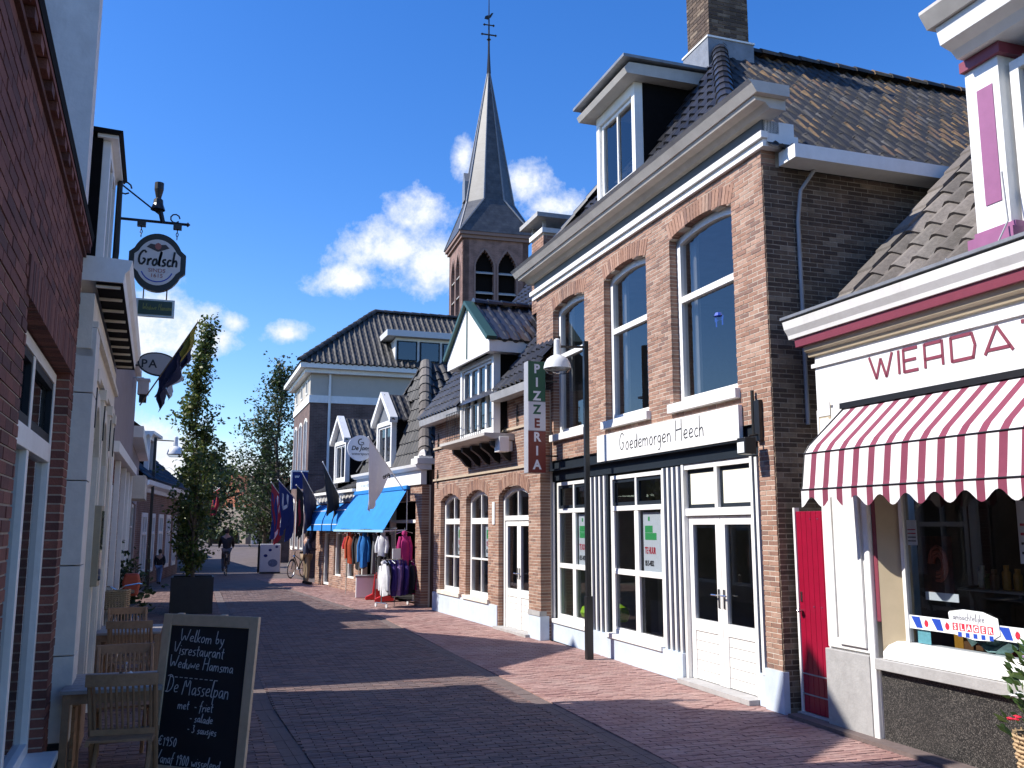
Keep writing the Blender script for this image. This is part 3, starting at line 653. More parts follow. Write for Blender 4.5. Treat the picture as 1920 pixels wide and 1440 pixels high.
# plinths
MB().box(1.98, 6.40, -.2, .004, 0, .34).build('plinth', BLUEPL, B); MB().box(-.012, .30, -.05, .02, 0, .42).build('plinth', BLUEPL, B); MB().box(.30, .47, -.2, -.03, 0, .34).build('plinth', BLUEPL, B)
def shopwin(u0, u1):
    mid = (u0 + u1) / 2
    w = window(B, u0, u1, .36, 2.66, -.075, WHITE, GLASS, t=.06, cols=(mid,), rows=((2.17, u0 + .05, u1 - .05, .07), 1.24), depth=.09, mt=.05)
    for (a, b) in ((u0 + .06, mid - .025), (mid + .025, u1 - .06)):   # dark casements of the top lights
        MB().box(a, a + .045, -.13, -.095, 2.21, 2.6).box(b - .045, b, -.13, -.095, 2.21, 2.6).box(a + .045, b - .045, -.13, -.095, 2.21, 2.26).box(a + .045, b - .045, -.13, -.095, 2.55, 2.6).build('casement', NAVY, w)
        for (lo, hi) in ((.42, 1.215), (1.265, 2.13)):
            MB().box(a, a + .035, -.115, -.082, lo, hi).box(b - .035, b, -.115, -.082, lo, hi).box(a + .034, b - .034, -.114, -.083, lo, lo + .03).build('inner_frame', WHITE, w)
    MB().box(u0 - .02, u1 + .02, -.16, .03, .30, .365).build('sill', WHITE, w, bevel=.006); return w
shopwin(2.49, 4.06); shopwin(4.74, 6.12)
# double door with boarded lower halves
DR = MB().box(.515, 1.925, -.16, -.06, 2.04, 2.13).box(.515, 1.925, -.16, -.06, 2.62, 2.685).box(1.20, 1.26, -.16, -.062, 2.13, 2.62).build('door_frame', WHITE, B)
for (a, b) in ((.52, 1.20), (1.26, 1.92)):
    MB().box(a, a + .05, -.14, -.11, 2.15, 2.6).box(b - .05, b, -.14, -.11, 2.15, 2.6).box(a, b, -.14, -.11, 2.13, 2.18).box(a, b, -.14, -.11, 2.57, 2.62).build('top_light', NAVY, DR)
    MB().box(a + .05, b - .05, -.135, -.115, 2.18, 2.57).build('blind_panel', mat('cream_blind', (.86, .83, .68), .6, .03), DR)
for (a, b, hs) in ((.52, 1.225, 1), (1.232, 1.92, -1)):
    dr = MB().box(a, a + .095, -.15, -.10, .06, 2.03).box(b - .095, b, -.15, -.10, .06, 2.03).box(a + .095, b - .095, -.15, -.10, 1.93, 2.03).box(a + .095, b - .095, -.15, -.10, .64, .78).build('door', WHITE, B)
    for k in range(5): MB().box(a + .097, b - .097, -.145, -.112, .065 + .115 * k, .065 + .115 * k + .108).build('board', WHITE, dr)
    MB().face([(a + .09, -.13, .77), (b - .09, -.13, .77), (b - .09, -.13, 1.94), (a + .09, -.13, 1.94)]).build('pane', GLASS, dr)
    hx = b - .05 if hs > 0 else a + .05
    MB().box(hx - .02, hx + .02, -.10, -.09, .95, 1.17).tube([(hx, -.09, 1.1), (hx, -.05, 1.1), (hx + (.0 - hs * .10), -.05, 1.1)], .010, 6).build('handle', STEEL, dr)
MB().box(.48, 1.96, -.2, .10, 0.0, .055).build('door_step', STONE, B)
# pipe and bracket lamp on the near pier
pl = FB.at(.20, .0, 2.78, 'wall_spotlight', 'small dark spotlight and conduit on the brick pier right of the white shop sign', 'spotlight')
MB().box(-.03, .07, 0.0, .05, .05, .5).tube([(.10, .04, .12), (.10, .04, .62)], .022, 6).build('conduit', BLACK, pl)
MB().tube([(.02, .05, .12), (.02, .16, .10)], .014, 6).box(-.06, .10, .12, .26, -.10, .08).build('lamp_head', BLACK, pl, bevel=.01)
MB().box(-.045, .085, .262, .266, -.085, .03).build('lens', PAPER, pl)
# white shop sign
sg = FB.at(2.38, .0, 3.075, 'shop_sign', 'long white board sign reading Goedemorgen Heech above the black shopfront', 'sign')
MB().box(-1.97, 1.97, .005, .06, -.20, .20).build('board', WHITE, sg, bevel=.004)
handwrite('Goedemorgen Heech', .26, .017, INK, sg, facade_M(1.18, .061, -.085), sx=1.12, slant=.02, jit=.01)
# letting posters behind the shop windows
def poster(F, u0, u1, z0, z1, d, label, words, tel):
    t = F.at((u0 + u1) / 2, d, z0, 'letting_poster', label, 'poster', 'to-let posters in the shop windows'); w = (u1 - u0) / 2; h = z1 - z0
    MB().box(-w, w, -.003, 0, 0, h).build('sheet', PAPER, t)
    k = MB()
    for (zc, hw) in ((.60, .17), (.72, .115)):
        k.box(w - .05 - 2 * hw, w - .05, 0.0, .002, h * zc - .045, h * zc + .05)
    k.box(w - .20, w - .15, 0, .002, h * .86, h * .93); k.build('logo', GREEN_P, t)
    txt(words, .125, RED_P, t, facade_M(w - .04, .0015, h * .32), sx=.62, bold=.004); txt(tel, .10, INK, t, facade_M(w - .04, .0015, h * .12), sx=.6, bold=.003)
poster(FB, 2.56, 3.20, 1.27, 2.10, -.14, 'white letting poster with green logo beside the white-striped panel', 'TE HUUR', '0515-4832')
poster(FB, 4.80, 5.40, 1.27, 2.10, -.14, 'white letting poster with green logo in the window left of the lamp post', 'TE KOOP', '0515-4832')
gb = FB.at(5.35, -.55, .40, 'green_bags', 'bright green stuffed bags on the floor behind the shop window left of the lamp post', 'bags')
GBM = mat('lime_plastic', (.42, .72, .02), .4, .1, 6)
for (x, y, s) in ((-.45, 0, 1), (.0, -.1, .85), (.4, .05, .75)):
    MB().lathe([(.001, 0), (.20 * s, .02), (.24 * s, .12 * s), (.19 * s, .24 * s), (.06 * s, .30 * s), (.001, .31 * s)], (x, y, 0), 10).build('bag', GBM, gb, smooth=True)
bird = FB.at(1.2, -.175, 4.42, 'window_figure', 'small dark blue figure stuck in the lower pane of the nearest upper window', 'decoration')
MB().box(-.10, .10, -.004, .004, 0, .05).box(-.09, -.06, -.004, .004, -.07, 0).box(.05, .08, -.004, .004, -.07, 0).lathe([(.001, 0), (.07, .01), (.05, .05), (.001, .06)], (0, 0, .045), 8).build('figure', BLUE_P, bird)
# ------------------------------------------------------------------ pizzeria house
FP = Frame(5.52, 14.98, -3.5)
P = FP.thing('brick_house', 'low brick house with arched ground floor windows and a gabled oriel behind the pizzeria sign', 'house')
pops = [(4.40, 5.76, .50, 2.48, .16), (2.64, 3.98, .50, 2.50, .16), (.58, 2.06, -.02, 2.50, .18), (1.62, 3.60, 3.62, 4.4, 0)]
brick_wall(FP, P, .05, 6.28, 0, 4.30, pops, BRICK_R, MORTAR_L, parts=200, bl=.18, bh=.043, j=.010, proud=.0035)
MB().box(6.06, 6.27, -5, -.25, 0, 4.3).build('side_wall', MORTAR_D, P)
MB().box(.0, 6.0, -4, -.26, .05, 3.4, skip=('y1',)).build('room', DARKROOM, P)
window(P, 4.40, 5.76, .50, 2.48, -.10, WHITE, GLASS, rise=.16, t=.09, cols=(5.08,), rows=((2.02, 4.44, 5.72, .12), 1.25), depth=.08)
window(P, 2.64, 3.98, .50, 2.50, -.10, WHITE, GLASS, rise=.16, t=.09, cols=(3.31,), rows=((2.02, 2.68, 3.94, .12), 1.25), depth=.08)
MB().box(4.3, 5.86, -.12, .05, .42, .50).build('sill', CREAM, P); MB().box(2.55, 4.08, -.12, .05, .42, .50).build('sill', CREAM, P)
MB().box(2.10, 6.29, -.15, .018, 0, .42).build('plinth', BLUEPL, P); MB().box(.04, .56, -.15, .018, 0, .40).build('plinth', BLUEPL, P)
MB().box(.035, .56, -.1, .03, .40, .48).build('plinth_cap', STONE, P)
# door pair with fanlight
pd = window(P, .58, 2.06, 2.02, 2.50, -.10, WHITE, GLASS, rise=.18, t=.09, cols=(1.32,), depth=.08, name='fanlight')
MB().box(.58, .66, -.18, -.10, .02, 2.02).box(1.98, 2.06, -.18, -.10, .02, 2.02).build('door_post', WHITE, P)
for (a, b, hs) in ((.665, 1.315, 1), (1.325, 1.975, -1)):
    dr = MB().box(a, a + .085, -.17, -.12, .05, 2.01).box(b - .085, b, -.17, -.12, .05, 2.01).box(a + .085, b - .085, -.17, -.12, 1.92, 2.01).box(a + .085, b - .085, -.17, -.12, .62, .76).build('door', WHITE, P)
    for k in range(5): MB().box(a + .087, b - .087, -.165, -.13, .055 + .112 * k, .055 + .112 * k + .106).build('board', WHITE, dr)
    MB().face([(a + .08, -.15, .75), (b - .08, -.15, .75), (b - .08, -.15, 1.93), (a + .08, -.15, 1.93)]).build('pane', GLASS, dr)
    hx = b - .04 if hs > 0 else a + .04
    MB().tube([(hx, -.12, 1.05), (hx, -.07, 1.05), (hx - hs * .1, -.07, 1.05)], .010, 6).box(hx - .018, hx + .018, -.12, -.112, .95, 1.15).build('handle', STEEL, dr)
MB().box(1.40, 1.70, -.118, -.112, .82, .87).build('letter_plate', STEEL, P); MB().box(.5, 2.1, -.2, .1, 0, .05).build('door_step', STONE, P)
for z in (2.96, 3.70):
    MB().box(.0, 6.30, 0.001, .035, z, z + .045).build('string_course', mat('sandstone_band', (.46, .37, .27), .8, .12, 8), P)
MB().box(2.24, 2.36, .005, .02, 1.95, 2.38).build('name_plate', PAPER, P)
MB().box(1.30, 1.36, .01, .20, 3.30, 3.5).box(1.2, 1.46, .12, .32, 3.28, 3.56).build('alarm_box', WHITE, P, bevel=.01)
def anchor(u, z):
    MB().tube([(u, .02, z - .22), (u, .03, z), (u, .02, z + .22)], .012, 5).tube([(u - .05, .02, z + .10), (u, .02, z), (u - .05, .02, z - .1)], .010, 5).build('wall_anchor', BLACK, P)
anchor(5.98, 3.0); anchor(1.06, 3.92); anchor(5.95, 3.85)
# eaves and roof
for (a, b) in ((-.1, 1.62), (3.62, 6.45)):
    MB().prism([(a, -.05, 4.30), (a, .22, 4.24), (a, .34, 4.26), (a, .36, 4.40), (a, -.05, 4.40)], (b - a, 0, 0)).build('gutter', ZINC, P)
PR = MB().face([(-.15, .34, 4.40), (6.45, .34, 4.40), (6.45, -2.9, 8.5), (-.15, -2.9, 8.5)]).face([(6.45, -6.1, 4.4), (-.15, -6.1, 4.4), (-.15, -2.9, 8.5), (6.45, -2.9, 8.5)]).face([(6.3, .2, 4.35), (6.3, -2.9, 8.45), (6.3, -6, 4.35)]).build('roof', TILE_BLACK, P)
Vp = Vector((0, -3.24, 4.1)); Lp = Vp.length
roof_tiles(FP, PR, (6.45, .36, 4.41), (-1, 0, 0), Vp, 30, 19, .22, .278, TILE_BLACK, mask=lambda a, b: not (2.75 < a < 5.05 and b < 2.6), parts=240)
ridge_tiles(PR, (6.45, -2.9, 8.53), (-.1, -2.9, 8.53), TILE_BLACK, .12, .33)
ridge_tiles(PR, (6.42, .34, 4.42), (6.42, -2.85, 8.47), TILE_BLACK, .06, .3)
# gabled oriel with french windows and balcony
O = MB().box(1.62, 1.72, .14, .28, 3.64, 5.22).box(3.50, 3.60, .14, .28, 3.64, 5.22).box(1.72, 3.50, .14, .28, 5.12, 5.22).box(1.72, 3.50, .14, .28, 3.64, 3.74).build('oriel', WHITE, P)
window(O, 1.73, 3.49, 3.75, 5.11, .24, WHITE, GLASS, t=.05, cols=(2.17, 2.61, 3.05), depth=.07, mt=.09)
MB().box(1.66, 3.56, -1.2, -1.1, 3.64, 5.2).box(1.72, 3.50, -1.1, .13, 3.6, 3.64).build('oriel_room', CURT, O)
for x in (1.63, 3.53): MB().prism([(x, .13, 3.66), (x, .13, 5.22), (x, -1.6, 5.22), (x, -.55, 4.7), (x, -.1, 4.0)], (.06, 0, 0)).build('oriel_cheek', TAR_SHADE, O)
gx, gh = 2.66, 1.28
gable = MB().prism([(gx - gh, .40, 5.20), (gx + gh, .40, 5.20), (gx + gh, .40, 5.42), (gx, .40, 6.36), (gx - gh, .40, 5.42)], (0, .06, 0)).build('gable_board', WHITE, O)
GREENP = mat('dark_green_paint', (.03, .075, .06), .45, .1)
MB().prism([(gx - .022, .462, 5.25), (gx + .022, .462, 5.25), (gx + .022, .462, 6.31), (gx - .022, .462, 6.31)], (0, .015, 0)).build('gable_batten', GREENP, gable)
for s in (-1, 1):
    MB().prism([(gx + s * gh * 1.03, .34, 5.41), (gx, .34, 6.38), (gx, .34, 6.46), (gx + s * gh * 1.08, .34, 5.47)], (0, .20, 0)).build('verge_board', GREENP, O)
    MB().prism([(gx + s * gh, .40, 5.20), (gx + s * gh, .40, 5.42), (gx + s * (gh - .3), .40, 5.42), (gx + s * (gh - .3), .40, 5.20)], (0, -.9, 0)).build('gable_side', WHITE, O)
    U = Vector((0, 1, 0)) if s < 0 else Vector((0, -1, 0)); Vg = Vector((-s * gh * 1.02, 0, .96))
    rp = MB().face([(gx + s * gh * 1.02, .34, 5.44), (gx + s * gh * 1.02, -2.0, 5.44), (gx, -2.0, 6.40), (gx, .34, 6.40)]).build('oriel_roof', TILE_BLACK, O)
    roof_tiles(FP, rp, (gx + s * gh * 1.04, -2.0 if s < 0 else .36, 5.45), U, Vg, 10, 5, .23, .31, TILE_BLACK, parts=60)
ridge_tiles(O, (gx, .34, 6.42), (gx, -2.1, 6.42), TILE_BLACK, .11, .3)
MB().prism([(1.25, .0, 3.50), (1.25, .46, 3.53), (1.25, .60, 3.575), (1.25, .60, 3.63), (1.25, 0, 3.63)], (2.75, 0, 0)).build('balcony_ledge', MATS['weathered_white_paint'], O)
for k in range(5):
    x = 1.42 + k * .56
    MB().prism([(x, .002, 3.50), (x, .40, 3.50), (x, .38, 3.41), (x, .22, 3.30), (x, .10, 3.16), (x, .002, 3.12)], (.11, 0, 0)).build('bracket', BLACK, O)
rl = MB()
for z in (3.70, 4.22): rl.tube([(1.55, .56, z), (3.68, .56, z)], .009, 5)
for k in range(20): rl.tube([(1.55 + 2.13 * k / 19, .56, 3.63), (1.55 + 2.13 * k / 19, .56, 4.22)], .006, 4, cap=False)
rl.build('railing', BLACK, O)
poster(FP, 2.70, 3.20, 1.30, 1.98, -.16, 'white letting poster with green logo in the arched window next to the pizzeria door', 'TE KOOP', '0515-48')
poster(FP, 4.46, 4.98, 1.30, 1.98, -.16, 'white letting poster with green logo in the farther arched window of the pizzeria house', 'TE KOOP', '0515-48')
# vertical pizzeria sign
yS = 14.62; xa = at_y(990, 780, yS).x; xb = at_y(1023, 780, yS).x
ps = thing('pizzeria_sign', 'tall narrow sign in green, white and red with white letters spelling PIZZERIA', 'sign', (xa, yS, 2.80))
SW = xb - xa; SH = 1.92
MB().box(0, SW, .0, .22, 0, SH).build('sign_box', mat('grey_sign_case', (.33, .33, .36), .5, .1), ps, bevel=.01)
GRS = mat('flag_green_sheet', (.010, .10, .055), .35, .06); RDS = mat('flag_red_sheet', (.17, .022, .018), .35, .06); WHS = mat('flag_white_sheet', (.62, .62, .66), .35, .04)
for (a, b, mm) in ((.635, 1.0, GRS), (.375, .633, WHS), (0, .373, RDS)): MB().box(.004, SW - .004, -.008, -.001, SH * a + .004, SH * b - .004).build('sign_panel', mm, ps)
WLET = mat('white_lettering', (.8, .8, .82), .5, .03)
for k, chh in enumerate('PIZZERIA'):
    mm = GRS if k == 3 else RDS if k == 4 else WLET
    txt(chh, .215, mm, ps, Matrix.Translation((SW / 2, -.009, SH - .205 - k * .235)) @ Matrix.Rotation(R(90), 4, 'X'), align='CENTER', bold=.008, sx=.95)
MB().tube([(SW, .1, .3), (SW + .25, .1, .3)], .015, 6).tube([(SW, .1, 1.6), (SW + .25, .1, 1.6)], .015, 6).build('bracket', BLACK, ps)
# ------------------------------------------------------------------ butcher's shop
FT = Frame(5.85, 7.78, -.5)
T = FT.thing('butcher_shop', 'white butcher shop with mauve trim, WIERDA lettering and dark speckled plinth', 'shop')
MB().box(-.62, -.0, -.24, 0, .0, 3.56).box(-4.2, -.62, -.24, 0, 2.35, 3.56).box(-4.2, -.9, -.24, -.02, 0, .70).box(-.9, -.62, -.24, -.0, 0, .72).box(-.1, -.0, -5, -.24, 0, 3.9).box(-4.3, -3.6, -.24, 0, .7, 2.35).build('wall', WHITE, T)
MB().box(-.61, .012, .001, .045, 0, .74).build('base_block', STONE, T, bevel=.008)
pil = MB().box(-.60, -.02, .001, .025, .76, 3.06).build('pilaster', WHITE, T)
MB().box(-.20, -.185, .027, .06, .86, 2.9).box(-.58, -.21, .026, .05, .80, 2.95).build('pilaster_panel', WHITE, pil, bevel=.006)
MB().box(-.24, -.06, .026, .034, 2.72, 3.12).build('pilaster_recess', BEIGE, pil)
MB().box(-.24, -.055, .0345, .04, 2.99, 3.12).box(-.215, -.08, .0345, .04, 2.74, 2.97).build('pilaster_head', WHITE, pil)
MB().box(-.70, -.625, .0, .05, 0, 2.6).build('downpipe', WHITE, T, bevel=.012)
MB().box(-.76, -.705, -.05, .012, 1.05, 2.35).build('maroon_bead', MAROON, T, bevel=.01)
MB().prism([(-.765, 0.01, .74), (-.92, -.12, .74), (-.95, -.12, .74), (-.95, -.2, .74), (-.765, -.2, .74)], (0, 0, 1.62)).build('window_jamb', BEIGE, T)
MB().box(-4.2, -.72, -.2, .012, .03, .635).build('plinth', SPECKLE, T); MB().box(-4.2, -.715, -.2, .075, .64, .735).build('ledge', STONE, T, bevel=.006)
MB().prism([(-4.2, -.2, .74), (-4.2, .045, .74), (-4.2, .045, .80), (-4.2, -.07, .895), (-4.2, -.2, .895)], (3.40, 0, 0)).build('window_sill', WHITE, T)
bw = MB().box(-.985, -.945, -.14, -.09, .9, 2.35).box(-3.6, -.95, -.14, -.09, 2.28, 2.35).build('shop_window', WHITE, T)
MB().face([(-3.6, -.115, .88), (-.96, -.115, .88), (-.96, -.115, 2.3), (-3.6, -.115, 2.3)]).build('pane', glass('shop_glass', ior=1.75), bw)
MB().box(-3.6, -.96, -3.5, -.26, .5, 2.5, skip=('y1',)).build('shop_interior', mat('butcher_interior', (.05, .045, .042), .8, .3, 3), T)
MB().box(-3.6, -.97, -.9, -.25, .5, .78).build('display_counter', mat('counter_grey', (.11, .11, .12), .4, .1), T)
rows = [[(-2.62 - .9 * k / 16, -.42 - .05 * math.sin(k * 1.3), z) for k in range(17)] for z in (.8, 2.3)]
MB().grid(rows).build('net_curtain', mat('grey_net', (.20, .20, .21), .9, .1), T, smooth=True)
# frieze, cornice
MB().box(-4.2, .03, .0, .025, 3.50, 3.54).build('frieze_ledge', WHITE, T)
MB().box(-4.2, .0, -.24, -.002, 3.56, 3.9).build('frieze_core', WHITE, T)
cornice(-4.3, .06, [(-.2, 3.62), (.03, 3.62), (.04, 3.66), (.08, 3.68), (.09, 3.73), (-.2, 3.73)]).build('bed_moulding', BEIGE, T)
cornice(-4.3, .13, [(-.2, 3.732), (.13, 3.732), (.14, 3.82), (-.2, 3.82)]).build('mauve_band', MAROON, T)
cornice(-4.3, .20, [(-.3, 3.822), (.16, 3.822), (.17, 3.86), (.21, 3.92), (.23, 4.0), (-.3, 4.02)]).build('cornice', WHITE, T)
MB().box(-4.3, .22, -.3, .245, 4.022, 4.05).build('cornice_flashing', LEAD, T)
# WIERDA lettering in thin square strokes
Lw = MB(); U0 = -.80; H0 = 3.255; hh = .215
def stroke(x0, pts, w=.027): Lw.ribbon([(-(x0 + px), .0025, H0 + py * hh) for px, py in pts], w, (0, 1, 0), .004)
x = .80
for chh, strokes, adv in (('W', [[(0, 1), (.085, 0)], [(.085, 0), (.15, .85)], [(.15, .85), (.215, 0)], [(.215, 0), (.30, 1)]], .345), ('I', [[(.0, 0), (0, 1)]], .055),
        ('E', [[(0, 0), (0, 1)], [(0, .96), (.17, .96)], [(0, .5), (.15, .5)], [(0, .04), (.17, .04)]], .23), ('R', [[(0, 0), (0, 1)], [(0, .96), (.2, .96)], [(.2, 1), (.2, 0)], [(0, .36), (.2, .36)]], .27),
        ('D', [[(0, 0), (0, 1)], [(0, .96), (.22, .96)], [(.22, 1), (.25, .5)], [(.25, .5), (.22, 0)], [(0, .04), (.23, .04)]], .31), ('A', [[(0, 0), (.13, 1)], [(.13, 1), (.27, 0)], [(.02, .16), (.25, .16)]], .34), ("'", [[(0, .86), (.0, 1)]], .1)):
    for st in strokes: stroke(x, st)
    x += adv * 1.1
Lw.build('lettering', MAROON, T)
# roof with grey tiles and the upper bay
TR = MB().face([(-4.3, -.25, 3.95), (.02, -.25, 3.95), (.02, -3.6, 7.30), (-4.3, -3.6, 7.30)]).face([(-.02, -.3, 3.9), (-.02, -3.6, 7.2), (-.02, -6, 3.9)]).build('roof', TILE_GREY, T)
roof_tiles(FT, TR, (.0, -.22, 3.97), (-1, 0, 0), (0, -1, 1), 13, 13, .31, .36, TILE_GREY, parts=170, amp=.045)
vb = MB(); nvt = 13
for k in range(nvt):
    q0 = -.2 - k * .258; MB().prism([(-.09, q0, 3.99 + k * .258 + .07), (.14, q0, 3.99 + k * .258 + .07), (.14, q0 - .30, 3.99 + k * .258 + .34), (-.09, q0 - .30, 3.99 + k * .258 + .34)], (0, 0, .045)).build('verge_tile', TILE_GREY, TR)
by = MB().box(-2.02, -1.66, -.72, -.52, 4.28, 6.02).build('bay_pilaster', WHITE, T)
MB().box(-1.95, -1.78, -.52, -.512, 4.68, 5.75).build('pilaster_panel', PURPLE, by)
MB().box(-2.10, -1.62, -.8, -.44, 3.98, 4.40).box(-2.08, -1.645, -.8, -.50, 4.40, 4.46).build('pilaster_foot', PURPLE, by)
MB().box(-2.08, -1.64, -.8, -.48, 5.98, 6.078).build('pilaster_head', MAROON, by)
MB().box(-3.9, -1.68, -2.2, -.74, 4.0, 6.0).build('bay_wall', WHITE, T)
window(T, -3.4, -2.06, 4.3, 5.9, -.60, WHITE, GLASS, t=.09, rows=((5.2, -3.36, -2.1, .09),), depth=.1, name='bay_window')
MB().box(-3.3, -2.1, -.735, -.72, 4.35, 5.85).build('bay_dark', DARKROOM, T)
cornice(-4.0, -1.70, [(-2.3, 6.08), (-.40, 6.08), (-.34, 6.14), (-.22, 6.18), (-.18, 6.34), (-2.3, 6.40)]).build('bay_cornice', WHITE, T)
cornice(-4.05, -1.64, [(-2.35, 6.40), (-.14, 6.345), (-.06, 6.47), (-.06, 6.50), (-2.35, 6.54)]).build('bay_roof', MATS['weathered_white_paint'], T)
MB().tube([(-2.02, -.46, 4.9), (-2.06, -.44, 4.45), (-2.04, -.2, 4.05), (-2.0, .2, 4.07)], .008, 5).build('cable', ZINC, T)
# awning
aw = FT.at(-.42, 0, 2.0, 'awning', 'red and white striped awning with scalloped valance over the butcher window', 'awning')
ST_R = mat('dusty_red_canvas', (.20, .036, .07), .85, .12, 6); ST_W = mat('white_canvas', (.72, .69, .68), .85, .07, 5)
prof = [(.02, 1.03), (.44, .66), (.50, .58), (.54, .28), (.55, .24)]; nst = 38; sw = .097; cloth = {0: MB(), 1: MB()}
edge = lambda u: .155 + .045 * math.cos(2 * math.pi * u / .30)
for k in range(nst):
    for q in range(4):
        s0_ = (k // 2) * 2 * sw + (0 if k % 2 == 0 else 1.2 * sw); wk = 1.2 * sw if k % 2 == 0 else .8 * sw; a = -(s0_ + wk * q / 4); b2 = -(s0_ + wk * (q + 1) / 4)
        cloth[k % 2 == 1].grid([[(a, d_, z_) for d_, z_ in prof] + [(a, .552, .24 - edge(a) + .04)], [(b2, d_, z_) for d_, z_ in prof] + [(b2, .552, .24 - edge(b2) + .04)]])
cv = cloth[0].build('canopy', ST_W, aw); cloth[1].build('red_stripes', ST_R, cv)
for (z_, d_) in ((.583, .506), (.245, .556)): MB().tube([(0, d_, z_), (-3.57, d_, z_)], .006, 5).build('seam_rod', BLACK, aw)
MB().tube([(-.01, .03, 1.03), (-.01, .45, .655), (-.01, .5, .58), (-.01, .545, .25)], .008, 5).build('end_rod', BLACK, aw)
MB().box(-3.6, .02, .0, .05, 1.03, 1.085).build('roller_box', BLACK, aw)
MB().tube([(-.12, .02, .3), (-.12, .54, .25)], .012, 6).build('arm', STEEL, aw); MB().tube([(-3.3, .02, .3), (-3.3, .54, .25)], .012, 6).build('arm', STEEL, aw)
# stickers and posters in the window
st = FT.at(-2.2, -.105, 1.02, 'window_band', 'white window band with blue bars and red leaves across the butcher pane', 'sticker')
MB().box(-1.3, 1.24, 0, .002, 0, .115).build('band', PAPER, st)
bl_ = MB(); rd_ = MB()
for k in range(11):
    c = 1.13 - k * .235; bl_.prism([(c, .0025, .012), (c - .07, .0025, .012), (c + .03 - .07 + .0, .0025, .105), (c + .06, .0025, .105)][::1], (0, .001, 0))
    c -= .115; rd_.prism([(c + .024 * math.cos(q), .0025, .055 + .03 * math.sin(q)) for q in [2 * math.pi * i / 10 for i in range(10)]] , (0, .001, 0)).prism([(c + .015, .0025, .07), (c + .004, .0025, .095), (c - .004, .0025, .07)], (0, .001, 0))
bl_.build('blue_bars', BLUE_P, st); rd_.build('red_leaves', RED_P, st)
sl_ = FT.at(-1.71, -.098, .96, 'butcher_sticker', 'white shield-shaped butcher sticker reading SLAGER on the window band', 'sticker')
shp = [(-.255, .10), (-.245, .225), (-.10, .265), (.10, .27), (.25, .245), (.262, .23), (.245, .09), (.2, .06), (.0, .035), (-.16, .045)]
MB().prism([(x_, 0, z_) for x_, z_ in shp], (0, .003, 0)).build('sheet', PAPER, sl_)
for k, chh in enumerate('SLAGER'):
    x_ = .195 - k * .072; MB().box(x_ - .028, x_ + .028, .0032, .0042, .095, .155).build('letter_tile', RED_P, sl_)
    txt(chh, .062, PAPER, sl_, facade_M(x_, .0045, .103), align='CENTER', ext=.0005, bold=.002)
handwrite('ambachtelijke', .062, .006, mat('grey_print', (.2, .2, .25), .6), sl_, facade_M(.215, .0035, .182), sx=1.0)
rb = MB()
for k in range(5): rb.box(.17 - k * .08, .13 - k * .08, .0032, .0045, .048, .085)
rb.build('blue_bars', BLUE_P, sl_)
for (u, z, w, h, mm, lb, nm) in ((-1.06, 1.74, .12, .22, PAPER, 'small white notice with red lines high in the butcher window corner', 'notice'), (-2.30, 1.62, .22, .48, PAPER, 'white paper poster at the right edge of the butcher window', 'poster'),
                          (-1.13, .90, .15, .17, mat('teal_card', (.25, .62, .66), .6, .2, 20), 'small teal and white card standing on the butcher window sill', 'card'),):
    q = FT.at(u, -.122, z, nm, lb, nm); MB().box(-w / 2, w / 2, -.003, 0, 0, h).build('sheet', mm, q)
    if nm != 'card':
        for i in range(4): MB().box(-w * .4, w * .4, .0005, .0015, h * (.15 + .15 * i), h * (.19 + .15 * i)).build('print_line', RED_P if i > 1 else INK, q)
q = FT.at(-1.15, -.30, 1.32, 'sausage_poster', 'dark poster of sausages with a white price strip in the butcher window', 'poster')
MB().box(-.17, .17, -.01, 0, 0, .50).build('sheet', mat('brown_photo_print', (.06, .022, .015), .5, .9, 14), q); MB().box(-.22, .16, 0, .006, -.06, .01).build('price_strip', PAPER, q)
sz = MB()
for k in range(3): sz.tube([(.10 * math.cos(a_) * (1 - .22 * k) - .02, .012, .26 + .15 * math.sin(a_) * (1 - .25 * k)) for a_ in [i * .5 for i in range(11)]], .016, 6)
sz.build('printed_sausage', mat('sausage_red', (.25, .07, .04), .4, .3, 20), q)
random.seed(21)
JM = [mat('jar_' + n_, c_, .3, .2, 20) for n_, c_ in (('amber', (.45, .22, .03)), ('red', (.35, .05, .03)), ('cream', (.55, .48, .35)), ('green', (.12, .2, .06)), ('brown', (.18, .09, .04)))]
sh = FT.at(-1.8, -.75, 1.34, 'display_shelf', 'glass shelf carrying jars and bottles inside the butcher window', 'shelf'); MB().box(-.75, .75, -.15, .15, 0, .02).build('shelf_board', mat('shelf_grey', (.2, .2, .2), .4), sh)
ORD = ['first', 'second', 'third', 'fourth', 'fifth', 'sixth', 'seventh', 'eighth', 'ninth', 'tenth', 'eleventh', 'twelfth', 'thirteenth']
for k in range(13):
    j_ = FT.at(-1.16 - k * .1, -.75 + random.uniform(-.06, .06), 1.362, 'jar', ORD[k] + ' small jar from the left on the shelf inside the butcher window', 'jar', 'jars on the butcher shelf'); h_ = random.uniform(.10, .24)
    MB().lathe([(.001, 0), (.036, 0), (.038, h_ * .7), (.022, h_ * .8), (.024, h_), (.001, h_)], n=8).build('jar_body', random.choice(JM), j_, smooth=True)
for k in range(9):
    j_ = FT.at(-1.15 - k * .17, -.5 + random.uniform(-.1, .1), .785, 'meat_package', ORD[k] + ' small package from the left on the counter inside the butcher window', 'package', 'packages on the butcher counter'); h_ = random.uniform(.12, .22)
    MB().box(-.05, .05, -.03, .03, 0, h_).prism([(-.05, -.03, h_), (.05, -.03, h_), (.05, 0, h_ + .03), (-.05, 0, h_ + .03)], (0, .03, 0)).build('pack', random.choice(JM), j_)
fa = FT.at(-1.9, -.22, .90, 'green_cloth', 'folded pale green patterned cloth lying on the butcher window sill', 'cloth')
